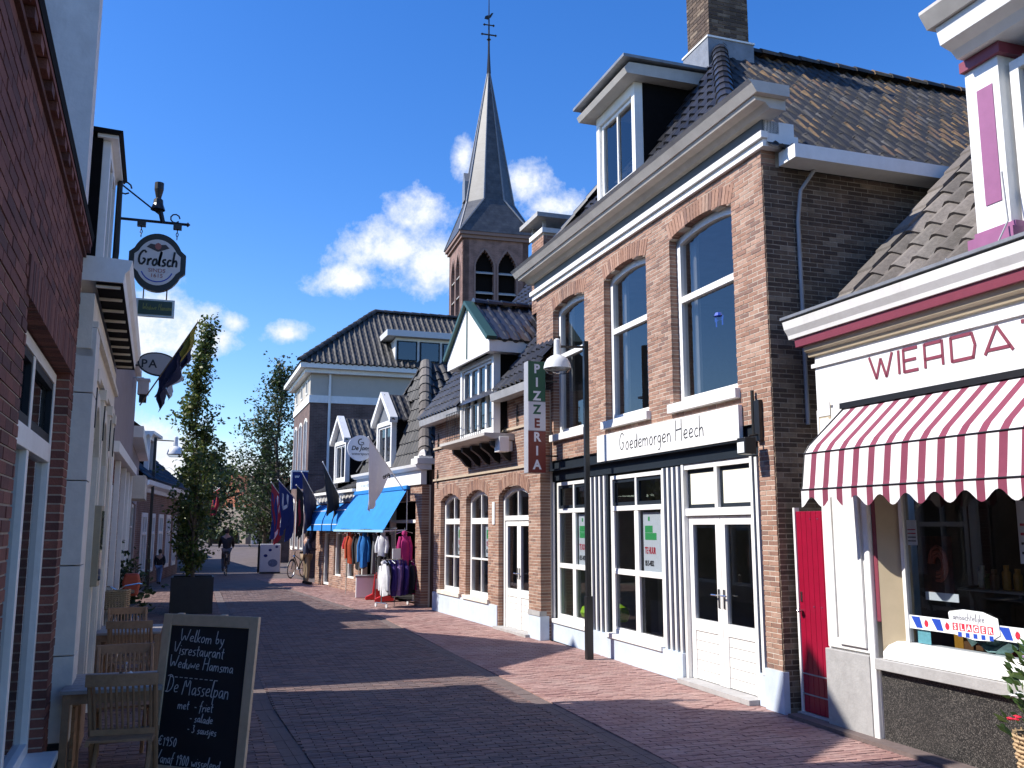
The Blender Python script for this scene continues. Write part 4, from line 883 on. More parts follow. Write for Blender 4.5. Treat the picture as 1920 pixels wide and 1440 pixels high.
MB().grid([[(.35 - .7 * i / 10, .06 * math.sin(j_ * 2.1), .02 + .05 * math.sin(i * 1.1 + j_) + .03 * j_) for i in range(11)] for j_ in range(4)]).build('fabric', mat('pale_green_fabric', (.35, .55, .5), .8, .4, 25), fa, smooth=True)
# red plank door in the passage
rdr = FB.at(-.36, -.14, 0, 'plank_door', 'tall crimson plank door in the passage between the brick house and the butcher', 'door')
nb = 6
for k in range(nb):
    MB().box(-.235 + k * .083, -.235 + k * .083 + .080, -.03, .0, .05, 2.06).build('plank', RED_DOOR, rdr, bevel=.004)
for z in (.22, .42): MB().box(-.24, .265, .001, .008, z, z + .012).build('metal_strip', ZINC, rdr)
MB().tube([(.22, .0, 1.05), (.22, .04, 1.05)], .012, 6).lathe([(.001, 0), (.022, .005), (.03, .02), (.02, .04), (.001, .045)], (.22, .045, 1.03), 10).build('knob', STEEL, rdr, smooth=True)
MB().box(.205, .235, .0, .008, 1.14, 1.24).build('lock_plate', STEEL, rdr)
for z in (1.98, 1.10):
    for x_ in (-.10, .02): MB().lathe([(.001, .006), (.008, .003), (.009, 0)], n=6).build('bolt', STEEL, rdr, loc=(x_, .004, z))
MB().box(.268, .30, -.05, .01, 0, 2.1).build('door_post', WHITE, rdr)
MB().box(-.28, .30, -.4, .06, 0, .045).build('threshold', STONE, rdr)
MB().box(-.26, .26, -.06, -.034, .05, 2.06).build('backing', TAR_SHADE, rdr)
# basket of flowers at the right edge
bk = thing('flower_basket', 'wicker basket planted with greenery and a red flower against the speckled plinth', 'basket', (5.66, 5.20, .035))
WICK = mat('wicker', (.42, .30, .17), .8, .3, 40, bump=.5)
wv = MB()
for k in range(13):
    z = .03 + k * .032; r_ = .15 + .05 * k / 12; wv.tube([((r_ + .008 * (-1) ** (i + k)) * math.cos(2 * math.pi * i / 20), (r_ + .008 * (-1) ** (i + k)) * math.sin(2 * math.pi * i / 20), z) for i in range(21)], .012, 5, cap=False)
for i in range(20): wv.tube([(.145 * math.cos(2 * math.pi * i / 20), .145 * math.sin(2 * math.pi * i / 20), 0), (.20 * math.cos(2 * math.pi * i / 20), .20 * math.sin(2 * math.pi * i / 20), .44)], .007, 4)
wv.build('basket', WICK, bk); MB().lathe([(.001, .38), (.18, .38)], n=12).build('soil', mat('soil', (.03, .022, .015), .95, .3, 20), bk)
LEAFG = leaf('leaf_green', [(.05, .11, .025), (.08, .15, .035), (.04, .085, .02), (.11, .17, .045)])
lv = MB()
for i in range(420):
    a_ = random.uniform(0, 6.28); h_ = random.random() ** .8; r_ = random.uniform(0, .26) * (1 - .4 * h_) ; p_ = Vector((r_ * math.cos(a_), r_ * math.sin(a_), .38 + h_ * .62))
    d_ = Vector((random.gauss(0, .5) + math.cos(a_), random.gauss(0, .5) + math.sin(a_), random.uniform(.2, 1.6))).normalized() * random.uniform(.05, .13); s_ = d_.cross(Vector((random.gauss(0, 1), random.gauss(0, 1), .3))).normalized() * .018
    lv.face([p_, p_ + d_ * .5 + s_, p_ + d_, p_ + d_ * .5 - s_], random.random())
lv.build('foliage', LEAFG, bk)
for (dx, dy, z, mm) in ((-.2, .06, .52, RED_P), (-.13, -.05, .95, mat('lilac_petal', (.45, .3, .55), .6)), (-.1, .12, .66, PAPER)):
    fl = MB()
    for i in range(9):
        a_ = i * 2.4; fl.lathe([(.001, 0), (.022, .008), (.001, .016)], (dx + .03 * math.cos(a_), dy + .03 * math.sin(a_), z + .012 * (i % 3)), 6)
    fl.build('flower', mm, bk)
# ------------------------------------------------------------------ left row: dark red brick house nearest the camera
FA = Frame(-1.0, 7.72, -2.6, right=False)
A = FA.thing('brick_house', 'dark red brick house with a tall white-framed window at the left edge', 'house')
WU0, WU1 = .36, 2.76
brick_wall(FA, A, .02, 9.5, 0, 4.0, [(WU0, WU1, .34, 3.02, 0), (4.4, 6.4, .34, 3.02, 0)], BRICK_L, MORTAR_G, parts=300, bl=.215, bh=.054, seen=lambda u, z: u < 3.3)
w = window(A, WU0, WU1, .36, 3.0, -.09, WHITE, GLASS, t=.075, cols=((WU0 + WU1) / 2,), rows=((2.42, WU0 + .05, WU1 - .05, .13),), sill=(.02, .10, .06), depth=.08, mt=.085)
for a_, b_ in ((WU0 + .075, 1.515), (1.605, WU1 - .075)):
    MB().box(a_, a_ + .045, -.14, -.10, 2.49, 2.92).box(b_ - .045, b_, -.14, -.10, 2.49, 2.92).box(a_ + .045, b_ - .045, -.14, -.10, 2.49, 2.55).box(a_ + .045, b_ - .045, -.14, -.10, 2.87, 2.92).build('casement', NAVY, w)
window(A, 4.4, 6.4, .36, 3.0, -.09, WHITE, GLASS, t=.075, cols=(5.4,), rows=((2.42, 4.45, 6.35, .13),), depth=.08)
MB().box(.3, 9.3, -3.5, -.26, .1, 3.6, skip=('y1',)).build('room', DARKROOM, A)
lint = MB()
for k in range(int((WU1 - WU0 + .3) / .065)): lint.box(WU0 - .15 + k * .065, WU0 - .15 + k * .065 + .054, -.1, .008 + random.uniform(0, .003), 3.02, 3.22, random.random())
lint.build('lintel_bricks', BRICK_L, A)
# corbelled eaves: brick dentils, gutter with its shade painted black and the ends of the roof tiles
MB().box(.02, 9.5, -.2, .02, 4.0, 4.03).build('corbel_course', BRICK_L, A)
for k in range(40): MB().box(.03 + k * .235, .03 + k * .235 + .11, -.1, .05, 4.033, 4.085).build('dentil', BRICK_L, A)
MB().box(.02, 9.5, -.2, .055, 4.088, 4.12).build('corbel_course', BRICK_L, A)
MB().prism([(.02, -.1, 4.123), (.02, .06, 4.123), (.02, .07, 4.17), (.02, -.1, 4.17)], (9.5, 0, 0)).build('gutter', TAR_SHADE, A)
AR = MB().face([(.0, .06, 4.18), (9.6, .06, 4.18), (9.6, -4.6, 7.0), (0, -4.6, 7.0)]).face([(0, -9, 4.18), (9.6, -9, 4.18), (9.6, -4.6, 7.0), (0, -4.6, 7.0)]).build('roof', TILE_OLD, A)
roof_tiles(FA, AR, (9.5, -.10, 4.29), (-1, 0, 0), (0, -4.66, 2.82), 42, 7, .225, .30, TILE_OLD, parts=100)
# ------------------------------------------------------------------ cream house with the pillared front
Bc = FA.thing('cream_house', 'cream rendered cafe house with bracketed cornice and black-sided dormer', 'house')
PLAST = mat('dirty_white_render', (.66, .63, .60), .85, .12, 4, bump=.3, bscale=30, dirt=.55, dirtc=(.34, .30, .27))
MB().prism([(.016, -.02, 0), (.016, -.02, 6.7), (.016, -.9, 6.9), (.016, -5.5, 6.9), (.016, -5.5, 0)], (-.276, 0, 0)).build('party_wall', PLAST, Bc)
GREYST = mat('pale_grey_stone', (.70, .66, .60), .8, .08, 10, bump=.15, dirt=.3, dirtc=(.36, .33, .31))
pi = MB().box(-.40, -.012, -.16, .135, 0, .33).build('pillar', BLACK, Bc)
zz = .335
for h_ in (.62, .66, .64, .68, .52): MB().box(-.40, -.01, -.16, .135, zz, zz + h_ - .008).build('stone_block', GREYST, pi, bevel=.004); zz += h_
bops = [(-1.75, -.75, .4, 2.55, .42), (-3.05, -2.05, .4, 2.55, .42), (-3.95, -3.3, .1, 2.4, .3)]
core = MB(); nst_ = 74
for r_ in range(nst_):
    za = 3.72 * r_ / nst_; zb = 3.72 * (r_ + 1) / nst_; zm = (za + zb) / 2; cuts = []
    for (a_, b_, c_, e_, ri) in bops:
        if c_ < zm < e_ + ri:
            hw = (b_ - a_) / 2 * (1 if zm < e_ else math.sqrt(max(0, 1 - ((zm - e_) / ri)))); cuts.append(((a_ + b_) / 2 - hw, (a_ + b_) / 2 + hw))
    x_ = -4.15
    for (a_, b_) in sorted(cuts) + [(-.40, 0)]:
        if a_ > x_: core.box(x_, a_, -.12, .07, za, zb)
        x_ = b_
core.build('wall', CREAM, Bc)
for (a_, b_, c_, e_, ri) in bops:
    window(Bc, a_, b_, c_, e_, -.03, WHITE, GLASS, rise=ri, t=.07, cols=((a_ + b_) / 2,), rows=((2.0, a_ + .05, b_ - .05, .08),), depth=.08)
    f_ = arch_top(a_ - .1, b_ + .1, e_, ri + .12); fi_ = arch_top(a_, b_, e_, ri); am = MB()
    for k in range(12):
        p0 = a_ - .1 + (b_ - a_ + .2) * k / 12; p1 = a_ - .1 + (b_ - a_ + .2) * (k + 1) / 12
        am.prism([(p0, .07, max(e_, fi_(max(a_, min(b_, p0))))), (p1, .07, max(e_, fi_(max(a_, min(b_, p1))))), (p1, .07, f_(p1)), (p0, .07, f_(p0))], (0, .04, 0))
    am.box(a_ - .12, a_ - .0, .07, .105, c_, e_).box(b_, b_ + .12, .07, .105, c_, e_).build('arch_moulding', CREAM, Bc)
for u in (-.62, -1.9, -3.18, -4.05):
    MB().box(u - .09, u + .09, .07, .12, .0, 3.1).box(u - .12, u + .12, .07, .14, 3.1, 3.2).box(u - .12, u + .12, .07, .13, .0, .3).build('pilaster', CREAM, Bc)
    MB().prism([(u - .03, .118, 2.72), (u + .03, .118, 2.72), (u + .06, .118, 2.9), (u, .118, 3.06), (u - .06, .118, 2.9)], (0, .014, 0)).build('ornament', BLACK, Bc)
MB().box(-4.15, -.40, -.3, -.13, .3, 3.6).build('room_wall', DARKROOM, Bc)
MB().box(-4.2, -.01, -.1, .115, 3.22, 3.28).build('architrave', CREAM, Bc); MB().box(-4.2, -.01, -.1, .14, 3.45, 3.50).build('architrave', CREAM, Bc)
MB().box(-4.2, -.0, -.2, .10, 3.28, 3.72).build('frieze', CREAM, Bc)
MB().box(-4.25, -.0, .102, .30, 3.80, 3.815).build('soffit_board', TAR_SHADE, Bc)  # tar black paints in the deep shade under the overhang
for k in range(10): MB().box(-.02 - k * .44, -.045 - k * .44, .101, .28, 3.778, 3.799).build('modillion', CREAM, Bc)
cornice(-4.3, .02, [(-.3, 3.82), (.30, 3.82), (.31, 3.90), (.34, 3.93), (.36, 4.01), (-.3, 4.03)]).build('cornice', WHITE, Bc)
# hipped roof behind the dormer
BR = MB().face([(-3.4, -.1, 4.03), (-.26, -.1, 4.03), (-2.5, -1.75, 9.25)]).face([(-.26, -1.0, 6.3), (-.26, -6, 6.3), (-2.5, -6, 9.25), (-2.5, -1.75, 9.25)]).face([(-3.4, -6, 4.03), (-3.4, -.1, 4.03), (-2.5, -1.75, 9.25), (-2.5, -6, 9.25)]).face([(-4.2, -6, 4.035), (-3.3, -6, 4.035), (-3.3, -.1, 4.035), (-4.2, -.1, 4.035)]).face([(-.26, -.1, 4.03), (-.26, -1.0, 6.3), (-2.5, -1.75, 9.25)]).build('roof', TILE_OLD, Bc)
MB().box(-4.16, -3.95, -6, -.13, 0, 4.0).box(-3.95, -.26, -6, -5.8, 0, 4.0).build('end_wall', MORTAR_D, Bc)
DB = MB().box(-3.02, -2.90, -.12, .02, 4.03, 5.72).box(-1.95, -1.82, -.12, .02, 4.03, 5.72).box(-2.90, -1.95, -.12, .02, 5.6, 5.72).box(-2.90, -1.95, -.12, .02, 4.03, 4.3).box(-2.46, -2.38, -.12, .02, 4.3, 5.6).build('dormer', WHITE, Bc)
MB().face([(-2.98, -.06, 4.2), (-1.9, -.06, 4.2), (-1.9, -.06, 5.7), (-2.98, -.06, 5.7)]).build('pane', GLASS, DB); MB().box(-2.98, -1.9, -1.2, -1.0, 4.1, 5.7).build('dormer_room', DARKROOM, DB)
for (a_, b_) in ((-1.815, -1.78), (-3.06, -3.025)): MB().box(a_, b_, -2.4, -.05, 3.9, 5.74).build('dormer_cheek', TAR_SHADE, DB)
MB().prism([(-1.70, -2.5, 5.76), (-1.70, .10, 5.76), (-1.70, .13, 5.80), (-1.70, -2.5, 5.88)], (-1.45, 0, 0)).build('dormer_roof', TAR_SHADE, DB)
MB().box(-3.12, -1.74, -.10, .09, 5.725, 5.76).build('dormer_fascia', WHITE, DB)
MB().tube([(-2.96, .07, 5.74), (-2.96, .08, 4.9), (-2.96, .05, 4.4)], .025, 6).build('downpipe', BLACK, DB)
# ------------------------------------------------------------------ grey rendered shop beyond the alley
FC = Frame(-1.22, 12.85, -1.6, right=False)
Cc = FC.thing('grey_shop', 'narrow grey-mauve rendered shop with white coping beyond the cafe cornice', 'shop')
MAUVE = mat('grey_mauve_render', (.30, .25, .24), .85, .1, 5, bump=.2, dirt=.3, dirtc=(.2, .17, .16))
brick_wall(FC, Cc, -5.95, -.02, 0, 2.9, [(-1.6, -.3, .35, 2.5, 0), (-3.3, -2.0, .35, 2.5, 0), (-4.6, -3.7, .02, 2.5, 0), (-5.8, -4.9, .4, 2.5, 0)], BRICK_L, MORTAR_G, arches=False)
for (a_, b_, z_) in ((-1.6, -.3, .35), (-3.3, -2.0, .35), (-4.6, -3.7, .03), (-5.8, -4.9, .4)): window(Cc, a_, b_, z_, 2.5, -.0, WHITE, GLASS, t=.09, cols=((a_ + b_) / 2,), rows=((1.95, a_ + .06, b_ - .06, .09),), depth=.12)
MB().box(-5.8, -.2, -2, -.3, .1, 2.8, skip=('y1',)).build('room', DARKROOM, Cc)
MB().box(-5.95, -.0, -.3, .04, 2.92, 4.75).build('upper_wall', MAUVE, Cc)
MB().box(-6.0, .03, -.35, .12, 4.76, 4.88).build('coping', WHITE, Cc); MB().box(-5.97, .02, -.1, .14, 2.86, 3.0).build('fascia', WHITE, Cc)
MB().box(-5.95, -5.7, -6, -.3, 0, 4.7).box(-.27, -.02, -6, -.3, 0, 4.7).build('end_wall', MORTAR_D, Cc)
MB().face([(-6, -.3, 4.7), (0, -.3, 4.7), (-3.35, -2.2, 9.1)]).face([(0, -.3, 4.7), (0, -7, 4.7), (-3.35, -7, 9.1), (-3.35, -2.2, 9.1)]).face([(-6, -7, 4.7), (-6, -.3, 4.7), (-3.35, -2.2, 9.1), (-3.35, -7, 9.1)]).build('roof', TILE_OLD, Cc)
for u in (-.1, -1.8, -3.5, -4.75, -5.88): MB().box(u - .08, u + .08, .0, .075, 0, 2.85).build('pilaster', WHITE, Cc)
# ------------------------------------------------------------------ house after it
FD = Frame(-1.40, 18.95, -2.2, right=False)
Dd = FD.thing('white_shop', 'low dark-roofed shop with a cream lintel box left of the street lamp', 'shop')
MB().box(-6.8, -.02, -.25, 0, 2.45, 3.75).box(-.6, -.02, -.25, 0, 0, 2.45).box(-3.0, -2.4, -.25, 0, 0, 2.45).box(-6.8, -6.2, -.25, 0, 0, 2.45).box(-6.8, -.02, -.25, 0, 0, .4).box(-6.8, -6.55, -6, -.25, 0, 3.7).build('wall', MAUVE, Dd)
for (a_, b_) in ((-2.4, -.6), (-6.2, -3.0)): window(Dd, a_, b_, .4, 2.45, -.05, WHITE, GLASS, t=.08, cols=((a_ + b_) / 2,), rows=(1.9,), depth=.1)
MB().box(-6.2, -.6, -1.5, -.3, .1, 2.6, skip=('y1',)).build('room', DARKROOM, Dd)
MB().box(-6.9, .05, -.2, .22, 3.6, 3.82).build('cornice', WHITE, Dd); MB().box(-2.6, -.5, .0, .30, 2.45, 2.9).build('lintel_box', CREAM, Dd)
MB().face([(-6.9, .2, 3.8), (0, .2, 3.8), (0, -3, 6.2), (-6.9, -3, 6.2)]).face([(-6.9, -6, 3.8), (0, -6, 3.8), (0, -3, 6.2), (-6.9, -3, 6.2)]).build('roof', TILE_OLD, Dd)
MB().prism([(-1.4, -.2, 3.8), (-3.2, -.2, 3.8), (-3.2, -.2, 4.9), (-2.3, -.2, 5.7), (-1.4, -.2, 4.9)], (0, -2.2, 0)).build('dormer', TAR_SHADE, Dd)
# ------------------------------------------------------------------ far left house with dormer and chimney
e0 = Vector((-1.95, 30.6)); e1 = Vector((-.95, 41.2)); eang = math.degrees(math.atan2(e1.x - e0.x, e1.y - e0.y))
FE = Frame(e0.x, e0.y, eang, right=False); EL = (e1 - e0).length
E_ = FE.thing('brick_house', 'far left brick house with white window posts, scalloped dormer and chimney', 'house')
DKB = brick_tex('far_dark_brick', (.13, .06, .045), (.18, .085, .06), (.25, .2, .17))
wpos = [-.9, -2.6, -4.6, -6.6, -8.6]
eb = MB().box(-EL, 0, -.3, 0, 2.35, 3.0).box(-EL, 0, -.3, 0, 0, .4)
xs = 0
for u in wpos: eb.box(u - 0, xs, -.3, 0, .4, 2.35); xs = u - 1.1
eb.box(-EL, xs, -.3, 0, .4, 2.35).box(-.3, 0, -7, -.3, 0, 3.0).build('wall', DKB, E_)
for u in wpos: window(E_, u - 1.1, u, .4, 2.35, .03, WHITE, GLASS, t=.14, cols=(u - .55,), rows=(1.7,), depth=.12, mt=.09)
MB().box(-EL, -.3, -1.5, -.4, .1, 2.9, skip=('y1',)).build('room', DARKROOM, E_)
cornice(-EL - .1, .1, [(-.3, 3.0), (.10, 3.0), (.14, 3.12), (.32, 3.20), (.34, 3.34), (-.3, 3.34)]).build('cornice', WHITE, E_)
er = MB().face([(-EL, .3, 3.36), (.1, .3, 3.36), (.1, -3, 6.3), (-EL, -3, 6.3)]).face([(-EL, -6.3, 3.36), (.1, -6.3, 3.36), (.1, -3, 6.3), (-EL, -3, 6.3)]).face([(.0, .2, 3.3), (0, -6.2, 3.3), (0, -3, 6.2)]).build('roof', TILE_BLACK, E_)
roof_tiles(FE, er, (.1, .32, 3.37), (-1, 0, 0), (0, -3.3, 2.94), 46, 13, .23, .34, TILE_BLACK)
de = MB().box(-3.2, -3.05, -.2, .0, 3.4, 4.9).box(-1.8, -1.65, -.2, .0, 3.4, 4.9).box(-3.05, -1.8, -.2, 0, 4.75, 4.9).box(-3.05, -1.8, -.2, 0, 3.4, 3.55).build('dormer', WHITE, E_)
MB().face([(-3.1, -.1, 3.5), (-1.75, -.1, 3.5), (-1.75, -.1, 4.8), (-3.1, -.1, 4.8)]).build('pane', GLASS, de)
MB().box(-1.66, -1.61, -1.8, -.15, 3.4, 4.9).box(-3.24, -3.19, -1.8, -.15, 3.4, 4.9).build('dormer_cheek', TAR_SHADE, de)
MB().box(-3.4, -1.42, -2, .15, 4.9, 5.0).build('dormer_roof', WHITE, de)
for k in range(8): MB().prism([(-1.43, .13 - k * .17, 4.9), (-1.43, -.02 - k * .17, 4.9), (-1.43, .055 - k * .17, 4.78)], (.02, 0, 0)).build('scallop', WHITE, de)
cq = MB().box(-1.15, -.55, -3.3, -2.7, 5.6, 6.6).build('chimney', DKB, E_); MB().box(-1.2, -.5, -3.35, -2.65, 6.6, 6.68).box(-1.15, -1.08, -3.3, -3.23, 6.68, 6.86).box(-.62, -.55, -3.3, -3.23, 6.68, 6.86).box(-1.15, -1.08, -2.77, -2.7, 6.68, 6.86).box(-.62, -.55, -2.77, -2.7, 6.68, 6.86).box(-1.32, -.38, -3.47, -2.53, 6.86, 6.94).build('chimney_cap', STONE, cq)
# more of the left row farther on, behind the trees
def plain_house(x0, y0, x1, y1, ez_, rz_, depth, label, mb, mr, name='house', right=False, wins=True, gname=None):
    a0 = Vector((x0, y0)); a1 = Vector((x1, y1)); an = math.degrees(math.atan2(a1.x - a0.x, a1.y - a0.y)); F = Frame(x0, y0, an, right=right); L_ = (a1 - a0).length; s = 1 if right else -1
    t = F.thing(name, label, 'house', gname)
    MB().box(0, s * L_, -depth, 0, 0, ez_).build('wall', mb, t)
    MB().face([(0, .25, ez_), (s * L_, .25, ez_), (s * L_, -depth / 2, rz_), (0, -depth / 2, rz_)]).face([(0, -depth - .25, ez_), (s * L_, -depth - .25, ez_), (s * L_, -depth / 2, rz_), (0, -depth / 2, rz_)]).face([(0, 0, ez_), (0, -depth, ez_), (0, -depth / 2, rz_ - .05)]).face([(s * L_, 0, ez_), (s * L_, -depth, ez_), (s * L_, -depth / 2, rz_ - .05)]).build('roof', mr, t)
    MB().box(0, s * L_, .0, .25, ez_ - .2, ez_ + .02).build('gutter', WHITE, t)
    if wins:
        n_ = int(L_ / 2)
        for k in range(n_):
            c_ = s * (L_ * (k + .5) / n_); wq = MB().box(c_ - .5, c_ + .5, .0, .06, .7, 2.3).build('window', WHITE, t); MB().box(c_ - .42, c_ + .42, .055, .065, .78, 2.22).build('pane', GLASS, wq)
    return t
RTILE = mat('red_orange_tile', (.30, .10, .05), .85, .2, 5)
plain_house(-1.0, 43, -2.5, 60, 3.3, 6.5, 7, 'brick house farther up the left side behind the planter tree', DKB, TILE_OLD)
plain_house(-3.0, 62, -4.0, 84, 3.3, 7, 8, 'distant brick house at the far left end of the street', DKB, RTILE)
# ------------------------------------------------------------------ hanging beer sign
yG = 10.70
gs = thing('hanging_sign', 'round-shouldered white and black hanging sign lettered Grolsch on an iron bracket', 'sign', (-1.09, yG, 5.0))
ax = at_y(295, 492, yG); cxl = ax.x + 1.09; czl = ax.z - 5.0
def sign_outline(w_, h_):
    """circle with two square shoulders"""
    pts = []
    for k in range(40):
        a_ = 2 * math.pi * k / 40; x_, z_ = w_ * .92 * math.cos(a_), h_ * math.sin(a_)
        if abs(z_) < h_ * .34: x_ = math.copysign(w_, x_)
        pts.append((x_, z_))
    return pts
MB().prism([(cxl + x_, 0, czl + z_) for x_, z_ in sign_outline(.30, .335)], (0, .07, 0)).build('board', BLACK, gs)
MB().prism([(cxl + x_, -.004, czl + z_) for x_, z_ in sign_outline(.243, .265)], (0, .003, 0)).build('face', mat('ivory_enamel', (.62, .60, .60), .4, .05), gs)
GT = lambda x_, z_, y_=-.006: Matrix.Translation((cxl + x_, y_, czl + z_)) @ Matrix.Rotation(R(90), 4, 'X')
handwrite('Grolsch', .175, .023, INK, gs, GT(-.212, -.042), sx=.80, slant=.12, jit=.0)
txt('SINDS', .062, mat('brick_red_print', (.35, .12, .10), .6), gs, GT(0, -.115), align='CENTER', sx=1.1); txt('1615', .062, MATS['brick_red_print'], gs, GT(0, -.175), align='CENTER', sx=1.1)
MB().ribbon([(cxl + .17 * math.cos(a_), -.006, czl - .06 + .165 * math.sin(a_)) for a_ in [R(200 + 14 * k) for k in range(11)]], .012, (0, -1, 0), .001).build('swash', BLUE_P, gs)
MB().prism([(cxl - .12, -.006, czl + .17), (cxl, -.006, czl + .12), (cxl + .12, -.006, czl + .17), (cxl + .08, -.006, czl + .21), (cxl, -.006, czl + .2), (cxl - .08, -.006, czl + .21)], (0, -.001, 0)).build('crest', mat('dark_crest', (.06, .05, .05), .6), gs)
MB().prism([(cxl + .035 * math.cos(k), -.0075, czl + .185 + .04 * math.sin(k)) for k in [i * .785 for i in range(8)]], (0, -.001, 0)).build('crest_shield', MATS['brick_red_print'], gs)
bz = at_y(300, 415, yG).z - 5.0; tipx = at_y(352, 420, yG).x + 1.09
MB().tube([(0.02, .03, bz), (tipx, .03, bz)], .016, 6).lathe([(.001, -.03), (.03, 0), (.001, .03)], (tipx, .03, bz), 8).tube([(0, .03, bz + .42), (cxl + .03, .03, bz + .06)], .010, 5).tube([(.0, .03, bz - .55), (0, .03, bz + .6)], .014, 6).tube([(.07 + .07 * math.cos(k * .6), .03, bz + .36 + .07 * math.sin(k * .6)) for k in range(10)], .010, 5).tube([(cxl + .16 + .05 * math.cos(k * .7), .03, bz + .06 + .05 * math.sin(k * .7)) for k in range(9)], .009, 5).build('bracket', BLACK, gs)
for dx in (-.19, .19):
    c_ = MB()
    for k in range(4): c_.tube([(cxl + dx + (.012 if k % 2 else 0) * math.cos(q), .03 + (0 if k % 2 else .012) * math.cos(q), czl + .31 + k * .04 + .024 * math.sin(q)) for q in [i * 1.05 for i in range(7)]], .005, 4, cap=False)
    c_.tube([(cxl + dx, .03, bz - .04), (cxl + dx, .03, czl + .44)], .008, 4); c_.box(cxl + dx - .045, cxl + dx + .045, .0, .06, bz - .07, bz - .01); c_.build('chain', BLACK, gs)
MB().tube([(cxl + .03, .03, bz), (cxl - .01, .03, bz + .16)], .03, 6).lathe([(.08, 0), (.055, .07), (.05, .12), (.028, .14), (.05, .24), (.05, .32), (.001, .33)], (cxl - .03, .03, bz + .14), 10).build('lamp', BLACK, gs)
ls = thing('small_sign', 'small dark green plate hanging by chains beneath the round beer sign', 'sign', (cxl - 1.09, yG, 0))
pz = at_y(290, 577, yG).z; px0 = at_y(254, 577, yG).x - (cxl - 1.09); px1 = at_y(327, 577, yG).x - (cxl - 1.09)
MB().box(px0, px1, .01, .05, pz - .10, pz + .10).build('frame', mat('silver_trim', (.45, .46, .45), .4, .1, metal=.6), ls); MB().box(px0 + .025, px1 - .025, .002, .012, pz - .078, pz + .078).build('plate', mat('deep_green_plate', (.012, .035, .018), .35, .1), ls)
handwrite('Weduwe Hamsma', .07, .006, mat('gold_print', (.22, .24, .06), .6), ls, Matrix.Translation((px0 + .07, .0, pz - .025)) @ Matrix.Rotation(R(90), 4, 'X'), sx=.62)
for x_ in (px0 + .07, px1 - .09): MB().tube([(x_, .03, pz + .1), (x_, .03, pz + .24)], .007, 4).build('chain', BLACK, ls)
# ------------------------------------------------------------------ oval sign with two furled flags
yO = 16.2; oc = at_y(297, 683, yO)
os_ = thing('oval_sign', 'dark-rimmed oval pale sign with letters P and A on a scrolled bracket', 'sign', (oc.x, yO, oc.z))
ew, eh = .33, .20
tilt = Matrix.Rotation(R(8), 4, 'Y')
ob = MB().prism([(ew * math.cos(2 * math.pi * k / 28), 0, eh * math.sin(2 * math.pi * k / 28)) for k in range(28)], (0, .05, 0)).build('board', BLACK, os_); ob.matrix_local = tilt
of = MB().prism([(ew * .92 * math.cos(2 * math.pi * k / 28), -.004, eh * .88 * math.sin(2 * math.pi * k / 28)) for k in range(28)], (0, .003, 0)).build('face', mat('warm_grey_enamel', (.42, .40, .37), .5, .08), os_); of.matrix_local = tilt
txt('PA', .19, INK, os_, Matrix.Translation((-.27, -.006, -.06)) @ Matrix.Rotation(R(90), 4, 'X'), bold=.004, space=1.25)
MB().tube([(-.75, .02, -.03), (-.3, .02, -.03)], .014, 6).tube([(-.62 + .09 * math.cos(k * .6), .02, -.16 + .09 * math.sin(k * .6)) for k in range(10)], .012, 5).build('bracket', BLACK, os_)
def furled(name, label, base, tip, m1, m2, drop, w0=.16, n_=26):
    base = Vector(base); tip = Vector(tip); t = thing(name, label, 'flag', base); d_ = tip - base
    MB().tube([(0, 0, 0), d_], .012, 6).build('pole', mat('varnished_pole', (.20, .13, .07), .5, .1), t)
    rows = []
    for i in range(n_):
        s_ = .32 + .66 * i / (n_ - 1); p_ = d_ * s_; row = []
        for j_ in range(9):
            v_ = j_ / 8; fold = math.sin(v_ * 9 + i * .4) * .045 * v_
            row.append(p_ + Vector((.05 * math.sin(i * .7) * v_ + fold, fold * 1.2, -drop * v_ * (1 - .75 * (i / (n_ - 1)) ** 1.2))))
        rows.append(row)
    f_ = MB().grid(rows[:n_ * 2 // 3]).build('cloth', m1, t, smooth=True); MB().grid(rows[n_ * 2 // 3 - 1:]).build('hoist_band', m2, f_, smooth=True)
    return t
FNAVY = mat('navy_flag_cloth', (.012, .016, .05), .8, .2, 10); FYEL = mat('olive_yellow_cloth', (.22, .20, .03), .8, .15, 10); FPALE = mat('pale_blue_cloth', (.36, .42, .50), .8, .12, 10)
furled('furled_flag', 'dark blue flag drooping from the upper of two slanted poles by the oval sign', at_y(262, 760, 15.7), at_y(372, 603, 15.2), FNAVY, FYEL, .55)
furled('furled_flag', 'pale flag corner on the lower slanted pole behind the oval sign', at_y(290, 745, 16.6), at_y(362, 648, 16.4), FPALE, FNAVY, .35)
wb = thing('wall_lantern', 'small square wall lantern hanging under the oval sign bracket', 'lantern', at_y(268, 740, 17.4)); MB().box(-.09, .09, -.09, .09, .0, .24).box(-.11, .11, -.11, .11, .24, .28).tube([(-.25, 0, .3), (0, 0, .3), (0, 0, .28)], .012, 5).build('lantern_body', GREYST, wb); MB().box(-.06, .06, -.06, .06, -.14, 0).build('lantern_foot', BLACK, wb)
